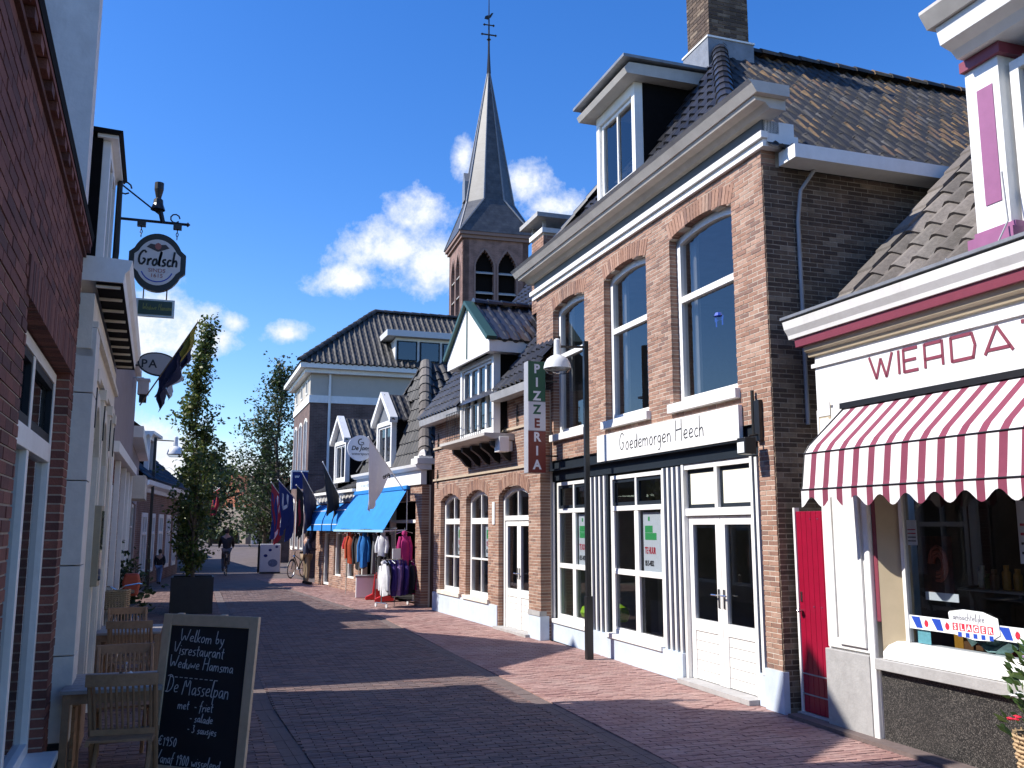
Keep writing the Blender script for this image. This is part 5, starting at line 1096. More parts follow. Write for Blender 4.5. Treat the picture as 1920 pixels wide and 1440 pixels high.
# ------------------------------------------------------------------ outdoor clothing shop with the blue awnings
FJ = Frame(5.02, 22.05, -7.2, su=.965)
J = FJ.thing('clothing_shop', 'low brick shop with hipped dark tile roof, two gabled dormers and white frieze', 'shop')
jops = [(.45, 5.35, -.02, 2.55, 0), (6.0, 6.9, .35, 2.3, 0), (7.5, 8.4, .35, 2.3, 0), (9.0, 9.9, .02, 2.3, 0)]
brick_wall(FJ, J, 0, 10.9, 0, 2.92, jops, BRICK_R, MORTAR_L, arches=False)
for (a_, b_) in ((.01, .25), (10.65, 10.9)): MB().box(a_, b_, -7, -.26, 0, 3.3 if a_ < 5 else 2.95).build('side_wall', mat('sooty_brick', (.10, .06, .05), .9, .3, 9), J)
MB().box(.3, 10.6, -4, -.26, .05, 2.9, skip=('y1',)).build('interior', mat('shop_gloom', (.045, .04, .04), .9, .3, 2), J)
for (a_, b_) in ((.46, .54), (2.6, 2.7), (5.26, 5.34)): MB().box(a_, b_, -.2, -.05, 0, 2.54).build('shopfront_post', WHITE, J)
MB().box(.54, 2.6, -.2, -.05, 2.0, 2.08).build('shopfront_rail', WHITE, J)
for (a_, b_, z_) in ((6.0, 6.9, .35), (7.5, 8.4, .35), (9.0, 9.9, .03)): window(J, a_, b_, z_, 2.3, -.06, WHITE, GLASS, t=.07, rows=(1.7,), depth=.1)
MB().box(-.05, 5.75, -.1, .05, 2.93, 3.28).build('frieze', WHITE, J); cornice(-.12, 5.8, [(-.2, 3.285), (.10, 3.285), (.2, 3.35), (.22, 3.42), (-.2, 3.42)]).build('cornice', WHITE, J)
txt('De Jong watersport', .17, mat('pale_blue_lettering', (.45, .55, .66), .6), J, facade_M(5.3, .052, 3.04), bold=.002)
MB().box(5.80, 10.9, -.1, .06, 2.66, 2.94).build('lower_frieze', WHITE, J)
for k in range(11): MB().box(6.05 + k * .43, 6.05 + k * .43 + .24, .061, .085, 2.70, 2.88).build('frieze_panel', STONE, J)
MB().box(5.8, 10.95, -.1, .16, 2.945, 3.03).build('lower_cornice', WHITE, J)
pdt = MB().box(-.14, .34, -.3, .18, 3.425, 3.56).prism([(-.08, -.24, 3.56), (.28, -.24, 3.56), (.28, .12, 3.56), (-.08, .12, 3.56)], (0, 0, .06)).build('corner_pedestal', WHITE, J)
MB().lathe([(.15, 0), (.11, .10), (.05, .16), (.001, .18)], (.10, -.06, 3.62), 4).build('pedestal_cap', GREYST, pdt)
# roof
hb = Vector((.10, -.1, 3.52)); ht = Vector((2.75, -1.03, 6.42)); hk = Vector((2.75, -7, 6.42))
TILE_DUST = mat('dark_weathered_pantile', None, .6, .3, 18, ramp=[(.030, .028, .029), (.046, .043, .043), (.024, .023, .024), (.058, .054, .052)], spec=.4)
jr = MB().face([(0, -.05, 3.43), (5.8, -.05, 3.43), ht]).face([(0, -.05, 3.43), ht, hk, (0, -8.4, 3.43)]).face([(5.8, -.05, 3.43), (5.8, -8.4, 3.43), hk, ht]).build('roof', TILE_DUST, J)
Un = Vector((0, -1, 0)); Vn = Vector((2.75, 0, 2.99)); Ln_ = Vn.length
roof_tiles(FJ, jr, (-.04, -.05, 3.45), Un, Vn, 30, 12, .27, .33, TILE_DUST, mask=lambda a, b: a > b * .98 / Ln_, parts=260, amp=.045)
Vs = Vector((0, -.98, 2.99)); Ls2 = Vs.length
roof_tiles(FJ, jr, (5.8, -.03, 3.45), (-1, 0, 0), Vs, 24, 9, .24, .33, TILE_DUST, mask=lambda a, b: 2.75 * b / Ls2 < 5.8 - a < 5.8 - 3.05 * b / Ls2 and not (2.4 < 5.8 - a < 4.1 and b < 2.0), parts=200)
ridge_tiles(jr, hb, ht, TILE_GREY, .17, .34); ridge_tiles(jr, Vector((5.75, -.05, 3.5)), ht, TILE_DUST, .12, .34)
lr = MB().face([(5.8, .05, 3.04), (10.9, .05, 3.04), (10.9, -3, 4.6), (5.8, -3, 4.6)]).face([(10.9, .0, 3.0), (10.9, -3, 4.6), (10.9, -6, 3.0)]).face([(5.8, -3, 4.6), (10.9, -3, 4.6), (10.9, -6, 3.0), (5.8, -6, 3.0)]).build('lower_roof', TILE_DUST, J)
roof_tiles(FJ, lr, (10.9, .08, 3.05), (-1, 0, 0), (0, -3.05, 1.56), 21, 10, .24, .33, TILE_DUST, mask=lambda a, b: not (7.2 < 10.9 - a < 8.8 and b < 2.6))
def gdormer(u0, u1, z0, zt, zp, d0, nm):
    m_ = (u0 + u1) / 2
    t = MB().box(u0, u0 + .10, d0 - .15, d0, z0, zt).box(u1 - .10, u1, d0 - .15, d0, z0, zt).box(u0 + .1, u1 - .1, d0 - .15, d0, zt - .12, zt).box(u0 + .1, u1 - .1, d0 - .15, d0, z0, z0 + .1).build('dormer', WHITE, J)
    MB().prism([(u0 - .0, d0 - .03, zt), (u1, d0 - .03, zt), (m_, d0 - .03, zp)], (0, -.06, 0)).build('pediment', mat('dormer_grey', (.16, .17, .19), .6), t)
    window(t, u0 + .11, u1 - .11, z0 + .11, zt - .13, d0 - .04, WHITE, GLASS, t=.05, cols=(m_,), depth=.06, mt=.05)
    for s_ in (-1, 1):
        e_ = u0 if s_ < 0 else u1
        MB().prism([(e_ + s_ * .18, d0 + .12, zt - .1), (m_, d0 + .12, zp + .06), (m_, d0 + .12, zp + .20), (e_ + s_ * .22, d0 + .12, zt + .05)], (0, -.22, 0)).build('verge_board', WHITE, t)
        rp = MB().face([(e_ + s_ * .2, d0 + .08, zt - .02), (e_ + s_ * .2, d0 - 1.7, zt - .02), (m_, d0 - 1.7, zp + .14), (m_, d0 + .08, zp + .14)]).build('dormer_roof', TILE_DUST, t)
        Vd = Vector((m_ - e_ - s_ * .2, 0, zp - zt + .16)); roof_tiles(FJ, rp, (e_ + s_ * .22, d0 - 1.7 if s_ < 0 else d0 + .1, zt), (0, -s_, 0), Vd, 8, max(2, int(Vd.length / .27)), .22, .27, TILE_DUST)
        MB().prism([(e_ - (.0 if s_ < 0 else .05), d0 - .14, z0 - .3), (e_ - (0 if s_ < 0 else .05), d0 - .14, zt), (e_ - (0 if s_ < 0 else .05), d0 - 1.7, zt), (e_ - (0 if s_ < 0 else .05), d0 - .5, z0 - .3)], (.05, 0, 0)).build('dormer_cheek', TAR_SHADE, t)
    MB().box(u0 + .1, u1 - .1, d0 - .9, d0 - .8, z0, zt).build('dormer_room', DARKROOM, t)
gdormer(2.55, 3.95, 3.50, 4.78, 5.42, .0, 'near'); gdormer(7.3, 8.7, 3.30, 4.62, 5.25, .0, 'far')
# awnings
BLUE_C = mat('bright_blue_canvas', (.010, .20, .56), .8, .14, 4, bump=.1); BLUE_D = mat('mid_blue_canvas', (.012, .13, .48), .75, .08, 15)
ab = FJ.at(.92, 0, 0, 'awning', 'large plain bright blue awning over the clothing shop front', 'awning')
AL = 4.75
MB().grid([[(0 + AL * k / 12, .06, 2.86) for k in range(13)], [(AL * k / 12, .66, 1.84 - .01 * math.sin(k * 1.2)) for k in range(13)]]).build('canvas', BLUE_C, ab)
MB().box(0, AL, .645, .69, 1.77, 1.83).build('front_bar', mat('pale_blue_bar', (.35, .6, .75), .4), ab); MB().box(-.02, AL + .02, 0, .10, 2.84, 2.94).build('cassette', BLUE_C, ab)
for u in (.03, AL - .03): MB().tube([(u, .08, 1.82), (u, .65, 1.80)], .018, 6).tube([(u, .06, 1.82), (u, .06, 2.8)], .014, 5).build('arm', WHITE, ab)
for k in range(4):
    u0 = 5.80 + k * 1.22
    t = FJ.at(u0, 0, 0, 'window_awning', ['blue box awning next to the large blue awning', 'second blue box awning from the large blue awning', 'third blue box awning from the large blue awning', 'blue box awning nearest the navy flags, at the far end of the clothing shop'][k], 'awning', 'small blue awnings on the clothing shop')
    pr = [(.04, 2.62), (.32, 2.40), (.44, 2.12), (.46, 1.98)]
    MB().grid([[(0, d_, z_) for d_, z_ in pr], [(1.05, d_, z_) for d_, z_ in pr]]).build('canvas', BLUE_C, t); MB().box(0, 1.05, .44, .47, 1.78, 1.97).build('valance', BLUE_C, t)
    MB().face([(0, .04, 2.62)] + [(0, d_, z_) for d_, z_ in pr[1:]] + [(0, .46, 1.8), (0, .04, 1.98)]).face([(1.05, .04, 2.62)] + [(1.05, d_, z_) for d_, z_ in pr[1:]] + [(1.05, .46, 1.8), (1.05, .04, 1.98)]).build('side_panel', BLUE_D, t)
    for (d_, z_) in ((.325, 2.405), (.462, 1.975)): MB().tube([(0, d_, z_), (1.05, d_, z_)], .012, 5).build('white_piping', WHITE, t)
# round hanging sign
yR = 26.0; rc = at_y(676, 840, yR)
rs = thing('round_sign', 'round white hanging sign with a dark crescent mark reading De Jong', 'sign', rc)
rr = (at_y(700, 840, yR).x - at_y(652, 840, yR).x) / 2
MB().prism([(rr * math.cos(2 * math.pi * k / 32), 0, rr * math.sin(2 * math.pi * k / 32)) for k in range(32)], (0, .10, 0)).build('disc', mat('white_enamel', (.68, .70, .76), .4, .05), rs)
RT = lambda x_, z_: Matrix.Translation((x_, -.003, z_)) @ Matrix.Rotation(R(90), 4, 'X')
txt('De Jong', .17, INK, rs, RT(0, -.06), align='CENTER', shear=.25, bold=.004, sx=.95); txt('watersport', .11, INK, rs, RT(0, -.20), align='CENTER')
MB().ribbon([(.02 + .085 * math.cos(a_), -.003, .17 + .085 * math.sin(a_)) for a_ in [R(80 + 22 * k) for k in range(11)]], .03, (0, -1, 0), .001).ribbon([(.02, -.003, .15), (.08, -.003, .16), (.09, -.003, .1)], .025, (0, -1, 0), .001).build('crescent', INK, rs)
MB().tube([(rr - .05, .05, 0), (rr + .9, .05, .02)], .02, 6).build('bracket', BLACK, rs)
# ------------------------------------------------------------------ flags on the right-hand side
def flag(label, base, tip, m_, drop, cut=(.1, .98), extra=None, swing=.10, name='flag', lean=(0, 0, 0), tipfall=False):
    base = Vector(base); tip = Vector(tip); t = thing(name, label, 'flag', base); d_ = tip - base
    MB().tube([(0, 0, 0), d_ * 1.02], .016, 6).lathe([(.001, -.03), (.028, 0), (.001, .03)], d_ * 1.02, 8).build('pole', WHITE, t)
    n_ = 22; rows = []
    for i in range(n_):
        s_ = cut[0] + (cut[1] - cut[0]) * i / (n_ - 1); row = []
        for j_ in range(13):
            v_ = j_ / 12; g = math.sin(i * .55 + v_ * 3) * swing * v_ + math.sin(i * 1.15 + 1) * swing * .5 * v_
            sh = s_ + (1.0 - s_) * .62 * v_ ** .7 if tipfall else s_ * (1 - .35 * v_) + .12 * v_
            dz_ = drop * v_ * (.35 + .65 * (i / (n_ - 1)) ** .8) if tipfall else drop * v_ * (.85 + .15 * math.sin(i * .5))
            p_ = d_ * sh if not tipfall else Vector((d_.x * sh, d_.y * sh, d_.z * s_))
            row.append(p_ + Vector((g, g * .6, -dz_)) + Vector(lean) * v_)
        rows.append(row)
    c_ = MB().grid(rows).build('cloth', m_, t, smooth=True)
    if extra:
        for (i0, i1, j0, j1, mm, nm) in extra:
            sub = [[Vector(q) + Vector((-.012, -.014, 0)) for q in rw[j0:j1 + 1]] for rw in rows[i0:i1 + 1]]; MB().grid(sub).build(nm, mm, c_, smooth=True)
    return t
FWHITE = mat('white_flag_cloth', (.74, .75, .80), .85, .05, 12); FRED = mat('red_flag_cloth', (.34, .02, .04), .85, .1, 12); FBLUE = mat('blue_flag_cloth', (.015, .03, .16), .85, .15, 12); FORNG = mat('orange_flag_cloth', (.5, .12, .03), .85, .1, 12); FBLK = mat('black_flag_cloth', (.012, .012, .015), .85, .2, 12)
fb = FJ.w(1.15, .05, 2.78)
wf = flag('white flag with dark lettering hanging over the large blue awning', fb, at_y(692, 822, 22.0), FWHITE, 1.75, cut=(.36, .99), swing=.06, tipfall=True)
handwrite('Jong', .15, .022, INK, wf, Matrix.Translation(at_y(716, 900, 21.7) - fb) @ Matrix.Rotation(R(-28), 4, 'Y') @ Matrix.Rotation(R(90), 4, 'X'), sx=.9)
flag('black flag with an orange and white patch left of the round white sign', FJ.w(7.4, .08, 2.75), at_y(606, 868, 27.5), FBLK, 1.15, extra=[(9, 14, 2, 7, FORNG, 'orange_patch'), (4, 8, 1, 5, FWHITE, 'white_patch')], swing=.08)
flag('plain navy flag between the square blue sign and the box awnings', FJ.w(10.4, .08, 2.7), at_y(566, 886, 30.5), FNAVY, 1.6, extra=[(0, 20, 0, 1, FWHITE, 'white_hem')], swing=.09)
flag('navy flag with white diamond lines hanging beside the red, white and blue flag', at_y(553, 935, 35), at_y(522, 900, 34.2), FBLUE, 1.75, extra=[(6, 8, 1, 9, FWHITE, 'white_line'), (8, 18, 5, 6, FWHITE, 'white_line'), (14, 16, 2, 10, FWHITE, 'white_line')], swing=.12)
flag('red, white and blue flag at the far left of the flag row', at_y(530, 935, 36.5), at_y(509, 905, 35.8), FRED, 1.9, extra=[(3, 9, 1, 11, FWHITE, 'white_stripe'), (12, 20, 2, 12, FBLUE, 'blue_stripe')], swing=.12)
flag('small dark flag with reddish pattern tucked behind the plain navy flag', at_y(570, 925, 33.5), at_y(556, 910, 33), FBLK, 1.7, extra=[(6, 16, 3, 11, FRED, 'red_pattern')], swing=.07)
sq = thing('square_sign', 'square dark blue sign with white trim above the navy flag', 'sign', at_y(562, 900, 33.8)); MB().box(-.28, .28, 0, .12, -.32, .32).build('panel', FBLUE, sq); MB().box(-.31, -.26, -.02, .13, -.34, .34).box(-.26, .3, -.02, .13, .29, .34).build('trim', WHITE, sq); handwrite('vv', .2, .03, WHITE, sq, Matrix.Translation((-.18, -.006, .06)) @ Matrix.Rotation(R(90), 4, 'X')); MB().tube([(.28, .06, .2), (.9, .06, .2)], .02, 5).build('bracket', BLACK, sq)
flag('small red flag hanging above the street by the planter tree', at_y(395, 925, 58), at_y(412, 915, 57), FRED, 1.5, swing=.1, extra=[(8, 14, 3, 11, FBLUE, 'blue_stripe')])
# ------------------------------------------------------------------ tall house behind with white frieze
FH = Frame(3.72, 36.2, -1.0)
Hh = FH.thing('corner_house', 'two-storey dark brick house with white frieze, hipped tile roof and triple-window dormer', 'house')
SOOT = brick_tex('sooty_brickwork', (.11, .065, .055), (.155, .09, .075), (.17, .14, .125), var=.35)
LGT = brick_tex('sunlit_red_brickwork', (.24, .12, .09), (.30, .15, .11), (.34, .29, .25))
hw_ = MB().box(0, 5.6, -11, 0, 0, 6.7)
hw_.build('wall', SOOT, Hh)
MB().box(-.04, 5.64, -11.04, .04, 6.71, 7.0).build('string_band', WHITE, Hh); MB().box(-.0, 5.6, -11, 0, 7.0, 7.85).build('frieze', mat('grey_frieze', (.48, .44, .38), .8, .06, 3), Hh)
MB().box(-.25, 5.85, -11.2, .25, 7.86, 8.02).box(-.45, 6.05, -11.4, .45, 8.025, 8.22).build('eaves', WHITE, Hh)
MB().tube([(-.06, -.75, 7.9), (-.06, -.75, 0)], .05, 6).build('downpipe', WHITE, Hh)
for k in range(3):
    u = .55 + k * 1.75
    for (z0_, z1_) in ((1.0, 2.9), (4.0, 6.0)): window(Hh, u, u + 1.0, z0_, z1_, .03, WHITE, GLASS, rise=.2, t=.09, cols=(u + .5,), depth=.05)
    window(Hh, u + .2, u + .8, 7.15, 7.7, .03, WHITE, GLASS, t=.06, depth=.05)
hr = MB(); e_ = .5; rz2 = 11.15; hx = 2.8; fe = 6.1
hr.face([(-e_, e_, 8.23), (-e_, -15.5, 8.23), (hx, -12, rz2), (hx, -3.0, rz2)]).face([(-e_, e_, 8.23), (hx, -3.0, rz2), (fe, e_, 8.23)]).face([(fe, e_, 8.23), (hx, -3.0, rz2), (hx, -12, rz2), (fe, -15.5, 8.23)]).face([(-e_, -15.5, 8.23), (fe, -15.5, 8.23), (hx, -12, rz2)])
hro = hr.build('roof', TILE_DUST, Hh)
Vh = Vector((hx + e_, 0, rz2 - 8.23)); Lh = Vh.length
roof_tiles(FH, hro, (-e_ - .02, -13.4, 8.25), (0, 1, 0), Vh, 58, 13, .24, .34, TILE_DUST, mask=lambda a, b: a < 13.9 - 3.5 * b / Lh, amp=.05)
ridge_tiles(hro, (-e_, e_, 8.26), (hx, -3.0, rz2 + .03), TILE_DUST, .13, .4); ridge_tiles(hro, (hx, -3.0, rz2 + .03), (hx, -12, rz2 + .03), TILE_DUST, .13, .4)
dl = FH.M.inverted() @ at_y(735, 660, 36.75); dr_ = FH.M.inverted() @ at_y(875, 660, 36.75)
dq = MB().box(-.15, .05, dr_.y, dl.y, 8.40, 9.50).build('dormer', WHITE, Hh); nW = 3
for k in range(nW):
    c_ = dl.y + (dr_.y - dl.y) * (k + .5) / (nW + .35); wq = MB().box(-.21, -.14, c_ - .42, c_ + .42, 8.55, 9.37).build('window', NAVY, dq); MB().face([(-.215, c_ - .36, 8.60), (-.215, c_ + .36, 8.60), (-.215, c_ + .36, 9.32), (-.215, c_ - .36, 9.32)]).build('pane', GLASS, wq)
MB().box(.05, 2.2, dr_.y, dl.y, 8.35, 9.45).build('dormer_body', WHITE, dq); MB().box(-.45, 2.4, dr_.y - .3, dl.y + .40, 9.51, 9.76).build('dormer_roof', mat('pale_grey_trim', (.55, .56, .58), .6, .05), dq)
# houses closing the row behind it
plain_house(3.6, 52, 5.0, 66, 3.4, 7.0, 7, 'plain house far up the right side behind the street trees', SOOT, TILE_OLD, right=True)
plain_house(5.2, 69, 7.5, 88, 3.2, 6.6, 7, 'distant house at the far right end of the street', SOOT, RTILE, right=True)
# ------------------------------------------------------------------ church tower
cY = 70.0; cl = at_y(872, 500, cY); cr_ = at_y(993, 500, cY); W_ = cr_.x - cl.x
ct = thing('church_tower', 'brick church tower with slate spire and weathervane above the roofs', 'church', ((cl.x + cr_.x) / 2, cY + W_ / 2, 0), R(-3.0))
ze = at_y(900, 448, cY).z; w2 = W_ / 2
CBR = brick_tex('church_brick', (.20, .115, .095), (.25, .145, .12), (.26, .2, .18), .3, .1)
zl = at_y(930, 600, cY).z - 4; zs_ = at_y(930, 500, cY).z; zt_ = at_y(930, 470, cY).z
cb = MB().box(-w2 + .5, w2 - .5, -w2 + .5, w2 - .5, 0, ze)
core_w = W_ * .30
def belfry(b):
    """one wall with a pair of lancets, in the plane y = -w2, thickness .5"""
    lz = [(-W_ * .31, -W_ * .035), (W_ * .035, W_ * .31)]
    n_ = 40
    for r_ in range(n_):
        za = ze * 0 + (zl if r_ == 0 else zl + (ze - zl) * r_ / n_); zb = zl + (ze - zl) * (r_ + 1) / n_; zm = (za + zb) / 2; x_ = -w2
        for (a_, c_) in lz:
            if zm < zs_: A_, C_ = a_, c_
            elif zm < zt_: q = 1 - ((zm - zs_) / (zt_ - zs_)) ** 1.6; m_ = (a_ + c_) / 2; A_, C_ = m_ - (m_ - a_) * q, m_ + (c_ - m_) * q
            else: continue
            b.box(x_, A_, -w2, -w2 + .5, za, zb); x_ = C_
        b.box(x_, w2, -w2, -w2 + .5, za, zb)
    b.box(-w2, w2, -w2, -w2 + .5, 0, zl); return lz
for k in range(4):
    b = MB(); lz = belfry(b); o_ = b.build('wall', CBR, ct); o_.rotation_euler = (0, 0, k * math.pi / 2)
    for (a_, c_) in lz:
        for i in range(5):
            z_ = zl + (zs_ - zl) * (i + .6) / 5; MB().prism([(a_, -w2 + .02, z_), (a_, -w2 + .40, z_ + .22), (a_, -w2 + .40, z_ + .30), (a_, -w2 + .02, z_ + .09)], (c_ - a_, 0, 0)).build('louvre', STONE, o_)
        m_ = (a_ + c_) / 2; am = MB(); am.box(a_ - .14, a_ - .0, -w2 - .06, -w2 - .002, zl, zs_); am.box(c_, c_ + .14, -w2 - .06, -w2 - .002, zl, zs_)
        for s_ in (-1, 1):
            for q in range(6):
                f0 = q / 6; f1 = (q + 1) / 6; hf = (c_ - a_) / 2
                def P_(f, off): g = 1 - f ** 1.6; return (m_ + s_ * (hf * g + off * (1 if f < .95 else .3)), zs_ + (zt_ - zs_) * f + (off if f > .7 else 0))
                (x0_, z0_), (x1_, z1_), (x2_, z2_), (x3_, z3_) = P_(f0, 0), P_(f1, 0), P_(f1, .14), P_(f0, .14)
                am.prism([(x0_, -w2 - .06, z0_), (x1_, -w2 - .06, z1_), (x2_, -w2 - .06, z2_), (x3_, -w2 - .06, z3_)], (0, .055, 0))
        am.build('lancet_moulding', mat('church_stone_trim', (.24, .16, .14), .85, .1), o_)
cb.build('belfry_core', TAR_SHADE, ct)
MB().box(-w2 - .18, w2 + .18, -w2 - .18, w2 + .18, ze, ze + .28).box(-w2 - .34, w2 + .34, -w2 - .34, w2 + .34, ze + .283, ze + .55).build('tower_cornice', MATS['church_stone_trim'], ct)
SLATE = brick_tex('blue_grey_slate', (.055, .058, .067), (.075, .078, .086), (.035, .036, .042), .35, .24, .3); SLATE.node_tree.nodes['Principled BSDF'].inputs['Roughness'].default_value = .45
z0s = ze + .55; zbk = at_y(925, 390, cY + w2).z; zap = at_y(913, 122, cY + w2).z
sq_ = [Vector((sx_ * (w2 + .4), sy_ * (w2 + .4), z0s)) for sx_, sy_ in ((-1, -1), (1, -1), (1, 1), (-1, 1))]
ro = w2 * .80
octo = [Vector((ro * math.cos(R(22.5 + 45 * k)) / math.cos(R(22.5)) * .93, ro * math.sin(R(22.5 + 45 * k)) / math.cos(R(22.5)) * .93, zbk)) for k in range(8)]
top = Vector((0, 0, zap)); sp_ = MB()
for k in range(8): sp_.face([octo[k], octo[(k + 1) % 8], top])
# broach: four trapezoids and four corner triangles
fc = {0: (5, 6), 1: (7, 0), 2: (1, 2), 3: (3, 4)}   # octagon corners over each side of the square
for k in range(4):
    a_, b_ = fc[k]; s0, s1 = sq_[k], sq_[(k + 1) % 4]
    if k == 0: sp_.face([s0, s1, octo[6], octo[5]]); sp_.face([s1, octo[7], octo[6]])
    if k == 1: sp_.face([s0, s1, octo[0], octo[7]]); sp_.face([s1, octo[1], octo[0]])
    if k == 2: sp_.face([s0, s1, octo[2], octo[1]]); sp_.face([s1, octo[3], octo[2]])
    if k == 3: sp_.face([s0, s1, octo[4], octo[3]]); sp_.face([s1, octo[5], octo[4]])
spo = sp_.build('spire', SLATE, ct)
hp = MB()
for k in range(8): hp.tube([octo[k], top], [.10, .04], 5)
for k, j_ in ((0, 5), (1, 6), (1, 7), (2, 0), (2, 1), (3, 2), (3, 3), (0, 4)): hp.tube([sq_[k], octo[j_]], .09, 5)
hp.build('lead_hips', LEAD, spo)
lu = MB().prism([(-ro * .98, -.5, zbk + .3), (-ro * .98, .5, zbk + .3), (-ro * .98, .5, zbk + 2.0), (-ro * .98, 0, zbk + 2.9), (-ro * .98, -.5, zbk + 2.0)], (1.2, 0, 0)).build('spire_dormer', LEAD, spo)
zc = at_y(913, 8, cY + w2).z
vn = MB().tube([(0, 0, zap - .8), (0, 0, zap + 1.2), (0, 0, zc + .5)], [.20, .10, .04], 6).tube([(-.62, 0, zap + (zc - zap) * .5), (.62, 0, zap + (zc - zap) * .5)], .07, 5).tube([(-.42, 0, zap + (zc - zap) * .66), (.42, 0, zap + (zc - zap) * .66)], .06, 5)
for x_, f_ in ((-.62, .5), (.62, .5), (-.42, .66), (.42, .66)): vn.lathe([(.001, -.14), (.13, 0), (.001, .14)], (x_, 0, zap + (zc - zap) * f_), 6)
vn.lathe([(.001, -.2), (.2, 0), (.001, .2)], (0, 0, zap + (zc - zap) * .42), 8).build('cross', BLACK, ct)
ck = zap + (zc - zap) * .80
MB().prism([(-.42, -.03, ck - .25), (-.1, -.03, ck - .3), (.18, -.03, ck - .05), (.42, -.03, ck + .42), (.22, -.03, ck + .36), (.05, -.03, ck + .12), (-.15, -.03, ck + .1), (-.34, -.03, ck + .0)], (0, .06, 0)).build('weathercock', BLACK, ct)
plain_house(24, 74, 24, 100, 9, 17, 12, 'church nave roof hidden behind the tower', CBR, SLATE, right=True, wins=False, name='church_nave')
# ------------------------------------------------------------------ street lamps
lb = gz(1105, 1237)
def street_lamp(label, base, H_, arm, ang, s=1.0):
    t = thing('street_lamp', label, 'street lamp', base, ang, 'lamp posts along the street')
    MB().box(-.036 * s, .036 * s, -.036 * s, .036 * s, 0, H_).box(-.05 * s, .05 * s, -.05 * s, .05 * s, 0, .9).build('post', BLACK, t, bevel=.006)
    MB().tube([(0, 0, H_ - .09), (-arm, 0, H_ - .11)], .02, 6).build('arm', BLACK, t)
    h = Vector((-arm, 0, H_ - .11))
    prof = [(.21, -.34), (.205, -.31), (.19, -.25), (.155, -.19), (.10, -.15), (.055, -.13), (.05, .10), (.03, .12), (.001, .12)]
    MB().lathe([(r_ * s, z_ * s) for r_, z_ in prof], h, 24).build('lamp_shade', mat('white_lamp_enamel', (.74, .74, .72), .35, .05), t, smooth=True)
    MB().lathe([(.20 * s, -.335 * s), (.19 * s, -.36 * s), (.15 * s, -.41 * s), (.001, -.42 * s)], h, 20).build('lens', glass('lamp_lens', ior=1.5), t, smooth=True)
    MB().lathe([(.001, -.33 * s), (.196 * s, -.325 * s), (.12 * s, -.22 * s), (.001, -.2 * s)], h, 16).build('reflector', STEEL, t, smooth=True)
    return t
street_lamp('black square lamp post with a white bell lamp before the striped shopfront', (lb.x, lb.y, 0), 4.70, .46, R(0))
ll = gz(275, 1103)
street_lamp('far left black lamp post with a white bell lamp by the scalloped dormer', (ll.x, ll.y, 0), 4.75, .62, R(180), 1.25)
# ------------------------------------------------------------------ trees and greenery
LEAF_Y = leaf('yellow_green_leaf', [(.075, .12, .022), (.12, .155, .03), (.05, .085, .02), (.17, .18, .04), (.06, .10, .024)])
LEAF_D = leaf('dark_green_leaf', [(.030, .055, .016), (.045, .075, .02), (.022, .042, .014), (.06, .085, .028)])
BARK = mat('grey_brown_bark', (.10, .08, .06), .9, .3, 12, bump=.5)
def leafmesh(pts, size, rng):
    b = MB()
    for p_ in pts:
        d_ = Vector((rng.gauss(0, 1), rng.gauss(0, 1), rng.gauss(-.15, .7))).normalized(); s_ = d_.cross(Vector((rng.gauss(0, 1), rng.gauss(0, 1), rng.gauss(0, 1)))).normalized(); q = size * rng.uniform(.6, 1.35)
        b.face([p_ - d_ * q * .1, p_ + d_ * q * .45 + s_ * q * .33, p_ + d_ * q, p_ + d_ * q * .45 - s_ * q * .33], rng.random())
    return b
def tree(name, label, base, H_, shape, nb, per, size, leafm, seed, trunk_r=.05, z0=.3, cat='tree', spread=.22, group=None):
    """tapered trunk, limbs and leaf clusters; shape(f) = crown radius at height fraction f"""
    rng = random.Random(seed); t = thing(name, label, cat, base, 0, group); tr = MB(); pts = []
    sway = [(rng.uniform(-.02, .02) * H_, rng.uniform(-.02, .02) * H_) for _ in range(6)]
    def axis(f): i = min(4, int(f * 5)); g = f * 5 - i; return Vector((sway[i][0] * (1 - g) + sway[i + 1][0] * g, sway[i][1] * (1 - g) + sway[i + 1][1] * g, H_ * f)) if f > 0 else Vector((0, 0, 0))
    tr.tube([axis(k / 10) for k in range(11)], [trunk_r * (1 - .9 * k / 10) for k in range(11)], 8)
    for i in range(nb):
        f = z0 + (1 - z0) * (i + rng.random()) / nb; r_ = shape(f) * rng.uniform(.55, 1.1); an = rng.uniform(0, 6.283); b0 = axis(max(.02, f - .10 - .05 * rng.random())); up = rng.uniform(.25, .9)
        tip = axis(f) + Vector((r_ * math.cos(an), r_ * math.sin(an), rng.uniform(-.03, .05) * H_)); mid = b0.lerp(tip, .5) + Vector((0, 0, -.05 * r_))
        tr.tube([b0, mid, tip], [trunk_r * .30 * (1 - f * .6), trunk_r * .2 * (1 - f * .6), trunk_r * .06], 5)
        nt_ = 5; tw_ = []
        for k in range(nt_):   # twigs, each with its own clump of leaves
            c_ = b0.lerp(tip, .3 + .75 * (k + rng.random()) / nt_); e2 = c_ + Vector((rng.gauss(0, spread), rng.gauss(0, spread), rng.gauss(.25, .6) * spread)); tw_.append((c_, e2)); tr.tube([c_, e2], [trunk_r * .07, trunk_r * .03], 4)
        for k in range(per):
            c_, e2 = tw_[k % nt_]; g_ = spread * .42
            pts.append(c_.lerp(e2, rng.uniform(.3, 1.15)) + Vector((rng.gauss(0, g_), rng.gauss(0, g_), rng.gauss(0, g_ * .8))))
    tr.build('trunk', BARK, t, smooth=True); leafmesh(pts, size, rng).build('crown', leafm, t); return t
pc = Vector((-.17, 22.3, 0))
